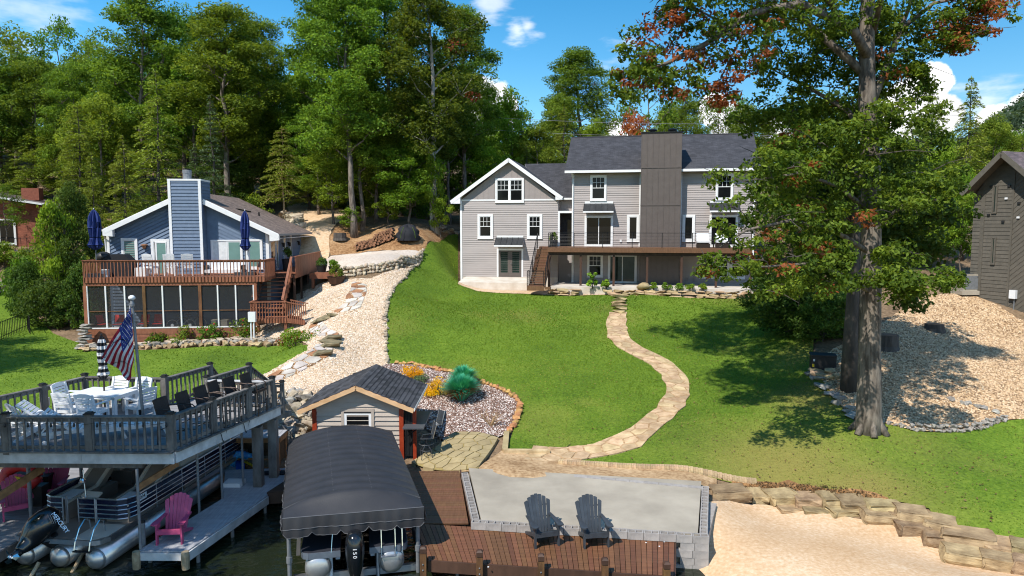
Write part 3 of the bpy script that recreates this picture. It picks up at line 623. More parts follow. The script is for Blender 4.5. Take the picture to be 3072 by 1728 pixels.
def window(par,r,y,style='hung',trim=.13,mat='white_trim',glass='glass',name='window',lites=(3,2),proud=.07,sill=True):
 """r = outer casing rectangle x0,x1,z0,z1 on the wall plane y. Casing > sash, pane, muntin."""
 x0,x1,z0,z1=r; b=MB(); t=trim; yf,yb=y-proud,y
 b.box2((x0,yf,z1-t),(x1,yb,z1)); b.box2((x0,yf,z0),(x1,yb,z0+t)); b.box2((x0,yf+.002,z0+t),(x0+t,yb,z1-t)); b.box2((x1-t,yf+.002,z0+t),(x1,yb,z1-t))
 if sill:b.box2((x0-.02,yf-.02,z0-.03),(x1+.02,yb,z0))
 w=b.build(name,mat,par); X0,X1,Z0,Z1=x0+t,x1-t,z0+t,z1-t
 def sash(a,c,d,e,yy,lt=None):
  s=.045; f=MB(); f.box2((a,yy,d),(c,yy+.03,d+s)); f.box2((a,yy,e-s),(c,yy+.03,e)); f.box2((a,yy+.001,d+s),(a+s,yy+.03,e-s)); f.box2((c-s,yy+.001,d+s),(c,yy+.03,e-s)); f.build('sash',mat,w)
  MB().box2((a+s,yy+.012,d+s),(c-s,yy+.026,e-s)).build('pane',glass,w)
  if lt:
   for i in range(1,lt[0]):xx=a+s+(c-a-2*s)*i/lt[0]; MB().box2((xx-.012,yy+.003,d+s),(xx+.012,yy+.012,e-s)).build('muntin',mat,w)
   for i in range(1,lt[1]):zz=d+s+(e-d-2*s)*i/lt[1]; MB().box2((a+s,yy+.004,zz-.012),(c-s,yy+.0125,zz+.012)).build('muntin',mat,w)
 if style=='hung':
  zm=Z0+(Z1-Z0)*.5; sash(X0,X1,zm-.02,Z1,y-.047,lites); sash(X0,X1,Z0,zm+.02,y-.045)
 elif style=='fixed':sash(X0,X1,Z0,Z1,y-.047)
 elif style=='slide':
  xm=(X0+X1)/2; sash(X0,xm+.03,Z0,Z1,y-.045); sash(xm-.03,X1,Z0,Z1,y-.055)
 elif style=='double':
  xm=(X0+X1)/2; MB().box2((xm-.06,yf+.004,Z0),(xm+.06,yb,Z1)).build('mullion',mat,w)
  zm=Z0+(Z1-Z0)*.52
  for a,c in ((X0,xm-.06),(xm+.06,X1)):sash(a,c,zm-.02,Z1,y-.047,(3,2)); sash(a,c,Z0,zm+.02,y-.043)
 return w
def awning(par,fr,k,tl,tr,bl,br_,zb,proj,y0=0.):
 """Standing seam hood: white board on the wall, ribbed metal slope, white gutter lip."""
 x0,z1=fr.at(k,*tl,y0); x1,_=fr.at(k,*tr,y0); _,ze=fr.at(k,*bl,y0-proj)
 h=MB().box2((x0-.03,y0-.04,z1),(x1+.03,y0,z1+zb)).box2((x0-.1,y0-proj-.03,ze-.11),(x1+.1,y0-proj,ze)).build('awning','white_trim',par)
 roofplane('metal_roof',[(x0-.1,y0-proj,ze),(x1+.1,y0-proj,ze),(x1+.1,y0,z1),(x0-.1,y0,z1)],['awning_metal','white_trim'],h,.04)
 n=6
 for i in range(n):
  xx=x0-.08+(x1-x0+.16)*i/(n-1); MB().bar((xx,y0-proj+.01,ze+.02),(xx,y0-.01,z1+.02),.03,.04).build('seam','awning_metal',h)
 MB().prism([(x1+.06,y0-proj,ze-.05),(x1+.06,y0,ze-.05),(x1+.06,y0,z1-.05)],(.03,0,0)).build('side_panel','panel_grey',h)
 return h

# ------------------------------------------------------------------ the grey house
G=Frame(1712,855,53.0,RD(-10.7),4.3)
gh=thing('grey_house','two storey grey sided house with charcoal roof, white trim and tall brown chimney','house',G.o,G.a)
xw0,zfb=G.at('G',203,1100); xw1,_=G.at('G',917,800); _,zband=G.at('G',430,541); xap,zap=G.at('G',553,262)
zf=G.at('G',203,1160)[1]
xm0,_=G.at('G',1022,600); xm1,_=G.at('G',2367,600); _,ztop=G.at('G',1300,342); ze=G.at('G',1500,322,-.5)[1]
wall=MB().box2((xw0+.02,.0,zf-.6),(xw1,8.8,zband)).prism([(xw0+.02,.0,zband),(xw1,.0,zband),(xap,.0,zap)],(0,8.8,0)).build('wall','siding_grey',gh)
for q,n in (((xw0+.1,zfb,xw1,zband-.06),0),):
 clad('siding_board',[(q[0],q[1]),(q[2],q[1]),(q[2],q[3]),(q[0],q[3])],0,.165,'siding_grey',wall,lambda x,z,o:(x,-o,z),.03)
MB().box2((xw0+.02,-.012,zf-.6),(xw1,.0,zfb)).build('foundation','concrete_white',wall)
MB().prism([(xw0+.05,-.02,zband),(xw1,-.02,zband),(xap,-.02,zap-.02)],(0,.022,0)).build('gable_panel','panel_grey',wall)
nb=17
for i in range(1,nb):
 x=xw0+(xw1-xw0)*i/nb; zt=zap-abs(x-xap)*(zap-zband)/((xw1-xw0)/2)-.1
 if zt>zband+.1:MB().box2((x-.02,-.035,zband+.05),(x+.02,-.02,zt)).build('batten','panel_grey',wall)
MB().box2((xw0,-.045,zband-.05),(xw1,-.02,zband+.06)).build('band_board','white_trim',wall)
MB().box2((xw0-.02,-.055,zf-.3),(xw0+.13,.1,zband)).build('corner_board','white_trim',wall)
# wing roof
zt_l=G.at('G',128,542,-.4); zt_a=G.at('G',553,229,-.4); zt_r=G.at('G',948,512,-.4)
for s,e in (('l',zt_l),('r',zt_r)):
 a_,b_=(e[0],-.4,e[1]),(zt_a[0],-.4,zt_a[1]); c_,d_=(zt_a[0],9.2,zt_a[1]),(e[0],9.2,e[1])
 rf=roofplane('roof',[a_,d_,c_,b_]if s=='l' else [d_,a_,b_,c_],['roof_charcoal','white_trim'],gh,.12)
 q0,q1=Vector(a_),Vector(b_); MB().bar(q0+Vector((0,-.02,-.16)),q1+Vector((0,-.02,-.16)),.03,.26,(0,0,1)).build('rake_board','white_trim',rf)
 MB().prism([(e[0],-.42,e[1]-.02),(e[0]+(.75 if s=='l' else -.5),-.42,e[1]-.02+.45*(1.0 if s=='l' else .7)),(e[0]+(.75 if s=='l' else -.5),-.42,e[1]-.26),(e[0],-.42,e[1]-.26)],(0,.38,0)).build('eave_return','white_trim',rf)
MB().tube([(xw0-.02,-.3,zband+.05),(xw0-.1,-.1,zband-.1),(xw0-.12,.1,zband-.12)],.04,6).build('downpipe','white_trim',gh)
# link between wing and main block
zl=G.at('G',965,528,.5)[1]
lk=MB().box2((xw1,.9,-.2),(xm0,6,zl)).build('link_wall','siding_grey',gh)
clad('siding_board',[(xw1,G.at('G',960,612,.9)[1]),(xm0,G.at('G',960,612,.9)[1]),(xm0,zl),(xw1,zl)],0,.165,'siding_grey',lk,lambda x,z,o:(x,.9-o,z))
MB().box2((xw1-.2,.42,zl-.1),(xm0,.55,zl+.04)).build('gutter','white_trim',lk)
roofplane('roof',[(xw1-1.6,.45,zl),(xm0+.0,.45,zl),(xm0+.0,5.6,zl+3.1),(xw1-3.5,5.6,zl+3.1)],['roof_charcoal','white_trim'],gh,.1)
ra=G.rect('G',917,620,1022,882,.0); dr=MB(); dr.box2((ra[0],-.04,ra[3]-.16),(ra[1]+.1,.9,ra[3])); dr.box2((ra[0],-.04,2.72),(ra[0]+.14,.1,ra[3]-.16)); dr.box2((ra[1]-.03,-.04,2.72),(ra[1]+.1,.1,ra[3]-.16))
pd=dr.build('porch_opening','white_trim',gh); MB().box2((ra[0]+.1,.86,2.7),(ra[1],.895,ra[3]-.1)).build('door_panel','dark_wall',pd); MB().box2((ra[1]-.45,.83,2.75),(ra[1]-.1,.855,4.7)).build('pane','glass',pd)
# main block
mw=MB().box2((xm0,.0,-.3),(xm1,8.6,ztop)).prism([(xm0,.0,ztop),(xm0,8.6,ztop),(xm0,4.3,ztop+3.1)],(xm1-xm0,0,0)).build('wall','siding_grey',gh)
cx0,_=G.at('G',1527,400,-.9); cx1,ctop=G.at('G',1833,38,-.9)
for a_,b_ in ((xm0+.12,cx0),(cx1,xm1-.12)):
 clad('siding_board',[(a_,2.72),(b_,2.72),(b_,ztop),(a_,ztop)],0,.165,'siding_grey',mw,lambda x,z,o:(x,-o,z),.03)
 clad('siding_board',[(a_,.0),(b_,.0),(b_,2.45),(a_,2.45)],0,.165,'siding_grey',mw,lambda x,z,o:(x,-o,z),.03)
for a_,b_ in ((xm0-.01,xm0+.14),(xm1-.14,xm1+.01)):MB().box2((a_,-.05,.0),(b_,.08,ztop)).build('corner_board','white_trim',mw)
for a_,b_ in ((cx0-.1,cx0),(cx1,cx1+.1)):MB().box2((a_,-.05,2.72),(b_,.0,ztop)).build('corner_board','white_trim',mw)
xe0,_=G.at('G',968,330,-.55); xe1,_=G.at('G',2412,312,-.55); zr=G.at('G',1500,70,4.3)[1]; xr0,_=G.at('G',1050,76,4.3); xr1,_=G.at('G',2408,56,4.3)
rf=roofplane('roof',[(xe0,-.55,ze+.06),(xe1,-.55,ze+.06),(xe1+.1,4.3,zr),(xe0-.05,4.3,zr)],['roof_charcoal','white_trim'],gh,.13)
roofplane('roof',[(xe1+.1,9.2,ze+.06),(xe0-.05,9.2,ze+.06),(xe0-.05,4.3,zr),(xe1+.1,4.3,zr)],['roof_charcoal','white_trim'],gh,.13)
MB().box2((xe0,4.22,zr-.02),(xe1+.1,4.38,zr+.05)).build('ridge_cap','shingle',rf)
for a_,b_ in ((xe0,cx0),(cx1,xe1)):
 MB().box2((a_,-.68,ze-.13),(b_,-.55,ze+.05)).build('gutter','white_trim',rf); MB().box2((a_,-.56,ze-.10),(b_,.0,ze-.07)).build('soffit','soffit',rf)
MB().tube([(xm0+.02,-.6,ze-.1),(xm0+.0,-.3,ze-.35),(xm0+.06,-.09,ze-.5),(xm0+.06,-.09,.1)],.045,6).build('downpipe','white_trim',gh)
# chimney
ch=MB().box2((cx0,-.9,.0),(cx1,1.3,ctop)).build('chimney','panel_taupe',gh)
zb1,zb2=G.at('G',1680,300,-.9)[1],G.at('G',1680,577,-.9)[1]
for z in (zb1,zb2):MB().box2((cx0-.01,-.935,z-.035),(cx1+.01,-.9,z+.035)).build('band','panel_taupe',ch)
for i in range(8):
 x=cx0+.03+(cx1-cx0-.06)*i/7; MB().box2((x-.02,-.918,.0),(x+.02,-.9,ctop-.05)).build('batten','panel_taupe',ch)
MB().box2((cx0-.04,-.95,ctop-.04),(cx1+.04,1.35,ctop+.05)).build('cap','black_metal',ch)
for px in (1615,1760):
 x,_=G.at('G',px,20,.2); MB().lathe([(.17,0),(.17,.18),(.32,.2),(.34,.26),(.2,.34)],12,(x,.2,ctop+.05)).build('flue','black_metal',ch)
# windows, doors, hoods
for a_ in ((1155,358,1275,545),(2078,345,2207,540)):window(gh,G.rect('G',*a_),-.02)
for a_ in ((327,645,440,823),(690,645,803,823)):window(gh,G.rect('G',*a_),-.02,trim=.16)
window(gh,G.rect('G',457,380,668,558),-.03,'double')
for a_ in ((1113,655,1322,882),(2030,650,2240,885)):window(gh,G.rect('G',*a_),-.02,'slide',name='sliding_door',trim=.12)
for a_ in ((1425,648,1516,845),(1832,648,1925,845)):window(gh,G.rect('G',*a_),-.02,'fixed',trim=.16)
window(gh,G.rect('G',1132,938,1248,1107),-.02); window(gh,G.rect('G',1285,938,1498,1155),-.02,'slide',name='sliding_door',glass='glass_green',trim=.13)
r_=G.rect('G',1955,940,2295,1118); w3=(r_[1]-r_[0])/3
for i in range(3):window(gh,(r_[0]+i*w3+.01,r_[0]+(i+1)*w3-.01,r_[2],r_[3]),-.02)
awning(gh,G,'G',(1118,566),(1320,566),(1097,622),(1310,622),.16,.75)
awning(gh,G,'G',(2040,560),(2240,560),(2020,618),(2240,618),.16,.75)
awning(gh,G,'G',(470,815),(660,815),(445,872),(640,872),.14,.75)
x0,x1,z0,z1=G.rect('G',468,898,662,1105); fd=MB().box2((x0,-.05,z0),(x0+.13,0,z1)).box2((x1-.13,-.05,z0),(x1,0,z1)).box2((x0+.13,-.048,z1-.13),(x1-.13,0,z1)).build('door_frame','white_trim',gh)
xm=(x0+x1)/2
for a_,b_ in ((x0+.13,xm-.005),(xm+.005,x1-.13)):
 d=MB(); d.box2((a_,-.045,z0),(b_,-.0,z0+.3)); d.box2((a_,-.045,z1-.25),(b_,0,z1-.13)); d.box2((a_,-.044,z0+.3),(a_+.17,0,z1-.25)); d.box2((b_-.17,-.044,z0+.3),(b_,0,z1-.25)); d.build('door','panel_taupe',fd)
 MB().box2((a_+.17,-.035,z0+.3),(b_-.17,-.025,z1-.25)).build('pane','glass_green',fd)
MB().cyl((xm+.09,-.1,z0+1.0),(xm+.09,-.04,z0+1.0),.035).bar((xm+.07,-.11,z0+1.0),(xm+.2,-.11,z0+1.0),.03,.03).build('handle','chrome',fd)
for a_ in ((1372,832,1387,850),(994,1080,1012,1104),(1860,938,1880,960),(1858,1110,1876,1132),(1908,1112,1924,1134)):
 x0,x1,z0,z1=G.rect('G',*a_); MB().box2((x0,-.09,z0),(x1,-.02,z1)).build('outlet_box','panel_grey' if a_[1]>900 else 'white_trim',gh)

# ------------------------------------------------------------------ raised deck of the grey house
ZD=2.72
gd=thing('raised_deck','brown board deck on dark posts along the grey house front, thin cable railing','deck',G.o,G.a)
XD0,XD1=-1.3,G.at('G',2345,900,-3.2)[0]
nbd=23
for i in range(nbd):
 y=-3.2+i*3.2/nbd; MB().box2((XD0,y,ZD-.04),(XD1,y+3.2/nbd-.008,ZD)).build('deck_board','deck_trex_x',gd)
MB().box2((XD0-1.0,-.85,ZD-.04),(XD0-.01,-.02,ZD)).build('landing_board','deck_trex_x',gd)
MB().box2((XD0-.03,-3.25,ZD-.33),(XD1+.03,-3.2,ZD+.0)).build('fascia','deck_trex_x',gd)
MB().box2((XD0-.035,-3.2,ZD-.33),(XD0,-.02,ZD-.045)).build('fascia','deck_trex_x',gd); MB().box2((XD1,-3.2,ZD-.33),(XD1+.03,-.02,ZD-.045)).build('fascia','deck_trex_x',gd)
MB().box2((XD0-1.0,-.9,ZD-.30),(XD0-.04,-.85,ZD)).build('fascia','deck_trex_x',gd)
MB().box2((XD0+.05,-3.02,ZD-.55),(XD1,-2.9,ZD-.3)).build('beam','stain_brown',gd); MB().box2((XD0,-3.18,ZD-.30),(XD1,-.03,ZD-.06)).build('joists','stain_brown',gd)
for gx_ in (852,1085,1328,1574,1827,2083,2340):
 x,_=G.at('G',gx_,1000,-2.95); MB().box2((x-.075,-3.03,-.35),(x+.075,-2.88,ZD-.3)).build('post','stain_brown',gd)
px_=[XD0+.03,G.at('G',903,830,-3.1)[0],G.at('G',1036,830,-3.1)[0],G.at('G',1247,830,-3.1)[0],G.at('G',1464,830,-3.1)[0],G.at('G',1684,830,-3.1)[0],G.at('G',1907,830,-3.1)[0],G.at('G',2125,830,-3.1)[0],XD1-.03]
for x in px_:MB().box2((x-.025,-3.14,ZD),(x+.025,-3.09,ZD+1.02)).build('railing_post','black_metal',gd)
MB().box2((XD0,-3.145,ZD+1.02),(XD1,-3.085,ZD+1.055)).build('top_rail','black_metal',gd)
for i in range(9):MB().cyl((XD0,-3.115,ZD+.1+i*.1),(XD1,-3.115,ZD+.1+i*.1),.006,n=5).build('cable','black_metal',gd)
for y in (-3.115,-2.1,-.95):MB().box2((XD0-.0,y-.025,ZD),(XD0+.05,y+.025,ZD+1.02)).build('railing_post','black_metal',gd)
MB().box2((XD0,-3.08,ZD+1.02),(XD0+.05,-.95,ZD+1.055)).build('top_rail','black_metal',gd)
for i in range(9):MB().cyl((XD0+.025,-3.1,ZD+.1+i*.1),(XD0+.025,-.95,ZD+.1+i*.1),.006,n=5).build('cable','black_metal',gd)
# stairs run down from the deck's left end towards the lawn
st=thing('deck_stairs','brown closed riser stairs from the raised deck down to the lawn','stairs',G.o,G.a)
SX0,SX1,NS=-2.38,-1.36,14
for i in range(NS):
 zt=ZD-(i+1)*(ZD-.1)/(NS+.6); y0=-.9-(i+1)*.262
 MB().box2((SX0,y0-.03,zt-.04),(SX1,y0+.262,zt)).build('tread','deck_trex_x',st)
 MB().box2((SX0+.005,y0-.015,zt-(ZD-.1)/(NS+.6)-.0),(SX1-.005,y0,zt-.042)).build('riser','deck_trex_x',st)
yb=-.9-NS*.262
MB().box2((SX0-.1,yb-.75,.02),(SX1+.1,yb-.03,.12)).build('bottom_landing','deck_trex_x',st)
MB().box2((SX0-.1,yb-.78,-.2),(SX1+.1,yb-.752,.12)).build('landing_fascia','deck_trex_x',st)
MB().box2((SX1+.12,yb-.8,-.12),(SX1+.5,yb-.3,.04)).build('side_step','deck_trex_x',st)
for x in (SX0-.03,SX1+.03):
 MB().bar((x,-.95,ZD-.28),(x,yb,.05),.04,.26).build('stringer','stain_brown',st)
 zt0,zt1=ZD+1.0,1.15
 MB().bar((x,-.9,zt0),(x,yb+.1,zt1),.05,.05).build('handrail','black_metal',st)
 for f in (0,.36,.7,1):
  y=-.9+f*(yb+1.0); z=zt0+f*(zt1-zt0); MB().box2((x-.025,y-.025,z-1.15),(x+.025,y+.025,z)).build('railing_post','black_metal',st)
 for i in range(7):MB().cyl((x,-.9,zt0-.12*(i+1)),(x,yb+.1,zt1-.12*(i+1)),.006,n=5).build('cable','black_metal',st)
 if x<-2:
  pass
for a_,b_ in (((SX0-.08,yb-.02),(SX0-.08,yb-.74)),((SX0-.08,yb-.74),(SX1+.05,yb-.74))):
 MB().bar((*a_,1.15),(*b_,1.15),.05,.05).build('handrail','black_metal',st)
 for q in (a_,b_):MB().box2((q[0]-.025,q[1]-.025,.0),(q[0]+.025,q[1]+.025,1.13)).build('railing_post','black_metal',st)
 for i in range(7):MB().cyl((*a_,1.02-.12*i),(*b_,1.02-.12*i),.006,n=5).build('cable','black_metal',st)
# terrace in front
struct(MB().box2((-1.0,-4.0,-.6),(13.4,-.002,.0)).build('house_terrace','concrete_white',gd),'pale concrete terrace under the raised deck').parent=None
bpy.data.objects['house_terrace'].matrix_world=G.M
_x=G.at('G',215,1160)[0]
zd_=G.rect('G',468,898,662,1105)[2]
ws=struct(MB().prism([(xw0+.4,-.013,zd_-.02),(xw0+.4,-2.3,.06),(xw0+.4,-2.3,-1.2),(xw0+.4,-.013,-1.2)],(-2.6-xw0-.4,0,0)).build('walkout_slab','concrete_white'),'dusty concrete slab at the double door'); ws.matrix_world=G.M
tw=thing('terrace_wall','low dry stacked sandstone wall along the front of the grey house','stone wall',G.w(6,-4.5,-.4),G.a)
SAND=rock_meshes('rock','sandstone',8,21); TAN=rock_meshes('rock','rock_tan',6,31)
r=random.Random(3)
for row in range(3):
 x=-1.3+r.uniform(0,.4)
 while x<13.6:
  w_=r.uniform(.45,1.0)
  if 1.05<x+w_/2<2.75:x+=w_; continue
  put('stone',r.choice(TAN),tw,(x+w_/2-6,.25-.12*(2-row)+r.uniform(-.05,.05),-.15+row*.17),(w_*1.05,.5,.2),(0,0,r.uniform(-.08,.08))); x+=w_
 x=-8
sg=thing('stone_steps','six rough sandstone slab steps from the lawn up to the terrace','stone steps',(0,0,0),world=True)
for i in range(7):
 a_,b_=ground(*cr('Q',132-i*0+i*4,232-i*24)),ground(*cr('Q',262+i*2,232-i*24)); c_=(a_+b_)/2
 put('slab',r.choice(SAND),sg,(c_.x,c_.y+.1,c_.z+.03+.012*i),((b_-a_).length*1.08,.75,.26),(0,0,RD(-8)+r.uniform(-.04,.04)))
b_=thing('boulder','rounded reddish boulder at the edge of the terrace','boulder',G.w(*[(lambda q:(q[0],-4.2,.0))(G.at('G',1545,1180,-4.2))][0])); put('rock',rock_meshes('boulder','rock_tan',1,5,30,smooth=True)[0],b_,(0,0,.12),(1.0,.7,.55))

# ------------------------------------------------------------------ the blue house
B=Frame(328,830,43.0,RD(5.5),5.62)
bh=thing('blue_house','single storey blue sided gabled house with tall blue chimney and white trim','house',B.o,B.a)
bx1,_=B.at('A',1462,700); z_el=B.at('A',300,508)[1]; xa,za=B.at('A',860,235); z_er=B.at('A',1462,520)[1]
LD=10.0
poly=[(0,-3.4),(bx1,-3.4),(bx1,z_er),(xa,za),(0,z_el)]
bw=MB().prism([(x,0,z)for x,z in poly],(0,LD,0)).build('wall','siding_blue',bh)
sl=math.atan2(za-z_el,xa); sr=math.atan2(z_er-za,bx1-xa)
cxl,_=B.at('A',743,400,-.7); cxr,ctop=B.at('A',970,140,-.7)
clad('siding_board',[(.14,0),(cxl,0),(cxl,z_el+(za-z_el)*cxl/xa-.05),(.14,z_el)],sl,.2,'siding_blue',bw,lambda x,z,o:(x,-o,z),.045)
clad('siding_board',[(cxr,0),(bx1-.14,0),(bx1-.14,z_er),(cxr,za+(cxr-xa)*math.tan(sr)-.05)],sr,.2,'siding_blue',bw,lambda x,z,o:(x,-o,z),.045)
clad('siding_board',[(.14,-3.2),(bx1-.14,-3.2),(bx1-.14,-.35),(.14,-.35)],0,.2,'siding_blue',bw,lambda x,z,o:(x,-o,z),.045)
clad('siding_board',[(.14,-2.6),(LD,-.1),(LD,z_er-.1),(.14,z_er-.1)],0,.2,'siding_blue',bw,lambda y,z,o:(bx1+o,y,z),.04)
for q in ((-.03,.13,-.05,z_el),(bx1-.13,bx1+.06,-3.3,z_er)):MB().box2((q[0],-.07,q[2]),(q[1],.12,q[3])).build('corner_board','white_trim',bw)
bc=MB().box2((cxl,-.7,-.6),(cxr,.9,ctop)).build('chimney','siding_blue',bh)
clad('siding_board',[(cxl+.14,0),(cxr-.14,0),(cxr-.14,ctop-.1),(cxl+.14,ctop-.1)],0,.205,'siding_blue',bc,lambda x,z,o:(x,-.7-o,z),.04)
clad('siding_board',[(-.62,0),(.9,0),(.9,ctop-.1),(-.62,ctop-.1)],0,.205,'siding_blue',bc,lambda y,z,o:(cxr+o,y,z),.04)
for q in (cxl-.01,cxr-.15):MB().box2((q,-.765,0),(q+.16,-.695,ctop)).build('corner_board','white_trim',bc)
MB().box2((cxl-.03,-.76,ctop-.09),(cxr+.03,.95,ctop+.02)).build('cap','white_trim',bc)
fx,_=B.at('A',870,110,0); MB().lathe([(.3,0),(.24,.05),(.24,.38),(.27,.4),(.27,.56),(.22,.6)],14,(fx,.1,ctop+.02)).build('flue','galv',bc); MB().cyl((fx,.1,ctop+.62),(fx,.1,ctop+.68),.2,.26,14).build('flue_cap','black_metal',bc)
OV=-.55
el,er,ap=B.at('A',262,500,OV),B.at('A',1535,535,OV),B.at('A',860,222,OV)
for s,e in (('l',el),('r',er)):
 f0,f1,b1,b0=(e[0],OV,e[1]),(ap[0],OV,ap[1]),(ap[0],LD+.5,ap[1]),(e[0],LD+.5,e[1])
 rf=roofplane('roof',[f0,b0,b1,f1]if s=='l' else [b0,f0,f1,b1],['roof_brown','white_trim'],bh,.14)
 MB().bar(Vector(f0)+Vector((0,-.02,-.19)),Vector(f1)+Vector((0,-.02,-.19)),.03,.26).build('rake_board','white_trim',rf)
 k=1 if s=='l' else -1
 MB().prism([(e[0]-.02*k,OV-.03,e[1]-.03),(e[0]+.55*k,OV-.03,e[1]+.2),(e[0]+.55*k,OV-.03,e[1]-.45),(e[0]-.02*k,OV-.03,e[1]-.4)],(0,.3,0)).build('eave_return','white_trim',rf)
 MB().box2((e[0]-.1,OV,e[1]-.14),(e[0]+.02,LD+.5,e[1])).build('gutter','soffit',rf)
 MB().box2((min(e[0],e[0]+.5*k),OV,e[1]-.30),(max(e[0],e[0]+.5*k),LD+.4,e[1]-.27)).build('soffit','white_trim',rf)
_p=Vector((ap[0]+(er[0]-ap[0])*.55,4.6,ap[1]+(er[1]-ap[1])*.55)); MB().lathe([(.1,0),(.06,.04),(.05,.3)],8,(_p.x,_p.y,_p.z-.05)).build('vent_pipe','black_metal',bh)
MB().bar(_p+Vector((-.9,-2.2,.42)),_p+Vector((-.6,-.2,.28)),.3,.06).build('roof_vent','black_metal',bh)
MB().tube([(er[0],OV+.1,er[1]-.15),(er[0]-.25,OV+.15,er[1]-.4),(bx1+.1,.05,er[1]-.55),(bx1+.1,.02,-.1)],.05,6).build('downpipe','white_trim',bh)
MB().tube([(el[0],OV+.1,el[1]-.25),(-.1,-.1,el[1]-.6),(-.1,.1,0)],.045,6).build('downpipe','white_trim',bh)
w_=window(bh,B.rect('A',402,566,520,840),-.02,'fixed',trim=.13,glass='blind_green')
x0,x1,z0,z1=B.rect('A',402,566,520,840)
for i in range(14):zz=z0+.3+(z1-z0-.5)*i/13; MB().box2((x0+.19,-.078,zz-.012),(x1-.19,-.058,zz+.014)).build('blind_slat','panel_grey',w_)
window(bh,B.rect('A',617,573,752,845),-.02,'fixed',trim=.16,glass='dark_wall',name='door'); x0,x1,z0,z1=B.rect('A',650,590,730,840); MB().box2((x0,-.11,z0),(x0+.09,-.05,z1)).box2((x1-.04,-.11,z0),(x1,-.05,z1)).box2((x0+.09,-.109,z1-.1),(x1-.04,-.05,z1)).build('storm_door','white_trim',bh); MB().box2((x0+.09,-.095,z0),(x1-.04,-.07,z1-.1)).build('pane','blind_green',bh)
x0,x1,z0,z1=B.rect('A',1050,578,1278,845); sdr=window(bh,(x0,x1,.02,z1),-.02,'slide',trim=.08,glass='blind_white',name='sliding_door')
MB().box2(((x0+x1)/2+.12,-.075,.15),(x1-.16,-.0655,z1-.16)).build('blind','blind_green',sdr)
window(bh,B.rect('A',1300,573,1422,790),-.02,'fixed',trim=.12,glass='blind_green')
x,z=B.at('A',562,625,-.15); MB().lathe([(.03,.14),(.2,.1),(.21,.06),(.12,.04),(.1,-.12),(.05,-.14)],12,(x,-.16,z)).cyl((x,-.16,z),(x,0,z),.03).build('wall_lamp','lamp_copper',bh)
# side windows on the right wall
def side_win(y0,y1,z0,z1):
 b=MB(); X=bx1+.02
 for q in (((X,y0,z0),(X+.05,y1,z0+.12)),((X,y0,z1-.12),(X+.05,y1,z1)),((X,y0,z0+.12),(X+.049,y0+.12,z1-.12)),((X,y1-.12,z0+.12),(X+.049,y1,z1-.12))):b.box2(*q)
 w=b.build('window','white_trim',bh); MB().box2((X,y0+.12,z0+.12),(X+.03,y1-.12,z1-.12)).build('pane','glass',w)
side_win(.35,1.7,.75,2.35); side_win(1.9,2.5,.05,2.35); side_win(4.0,4.6,.3,2.3); side_win(6.0,6.6,.3,2.3)
for y in (3.5,5.3,8.6):MB().box2((bx1+.02,y-.05,1.75),(bx1+.2,y+.05,1.8)).cyl((bx1+.17,y,1.5),(bx1+.17,y,1.78),.07,.1).build('wall_lamp','black_metal',bh)

# ------------------------------------------------------------------ blue house: deck over a screened porch
YD=-3.6
bd=thing('porch_deck','reddish brown deck with baluster railing above a screened porch on the blue house','deck',B.o,B.a)
dx0,zt=B.at('A',109,727,YD); dx1,zt2=B.at('A',1432,723,YD); zt=(zt+zt2)/2; zbal=B.at('A',700,882,YD)[1]; ZF=0.0
for i in range(25):
 y=YD+.1+i*(-YD-.1)/25; MB().box2((dx0+.1,y,ZF-.04),(dx1-.05,y+(-YD-.1)/25-.008,ZF)).build('deck_board','deck_red',bd)
MB().box2((dx0+.05,YD+.05,ZF-.30),(dx1-.05,YD+.1,ZF)).build('rim_board','deck_red',bd); MB().box2((dx0+.05,YD+.1,ZF-.3),(dx0+.1,0,ZF)).build('rim_board','deck_red',bd); MB().box2((dx1-.1,YD+.1,ZF-.3),(dx1-.05,0,ZF)).build('rim_board','deck_red',bd)
MB().box2((dx0+.1,YD+.1,ZF-.28),(dx1-.1,-.03,ZF-.06)).build('joists','deck_red',bd)
n=54
for i in range(n):
 x=dx0+.04+(dx1-dx0-.08)*i/(n-1); MB().box2((x-.021,YD,zbal),(x+.021,YD+.045,zt-.04)).build('baluster','deck_red',bd)
MB().box2((dx0-.03,YD-.03,zt-.04),(dx1+.03,YD+.12,zt)).build('top_rail','deck_red',bd); MB().box2((dx0,YD+.046,zt-.14),(dx1,YD+.08,zt-.042)).build('rail_board','deck_red',bd)
for x in (dx0+.02,dx1-.02):
 MB().box2((x-.06,YD+.13,zt-.04),(x+.06,-.05 if x<1 else -1.2,zt)).build('top_rail','deck_red',bd)
 for i in range(20 if x<1 else 17):
  y=YD+.2+i*.17
  if x>1 and y>-1.1:break
  if x>1:MB().box2((x-.02,y,zbal),(x+.02,y+.12,zt-.045)).build('baluster','deck_red',bd)
  else:MB().box2((x-.02,y,zbal),(x+.02,y+.042,zt-.045)).build('baluster','deck_red',bd)
zs0,zs1=B.at('A',700,1213,YD+.1)[1],B.at('A',700,910,YD+.1)[1]; px0,px1=B.at('A',126,1000,YD+.1)[0],B.at('A',1381,1000,YD+.1)[0]; zbase=B.at('A',300,1372,YD+.1)[1]
sp=thing('screened_porch','screened porch with white mullions and brown plank base under the deck','porch',B.o,B.a)
YP=YD+.1
MB().box2((px0,YP,zs1),(px1,YP+.1,zs1+.22)).build('header_beam','deck_red',sp)
MB().box2((px0-.03,YP-.02,zs0-.04),(px1+.03,YP+.12,zs0+.02)).build('sill','white_trim',sp)
MB().box2((px0-.01,YP-.005,zs0-.34),(px1+.01,YP+.1,zs0-.042)).build('band_board','deck_red',sp)
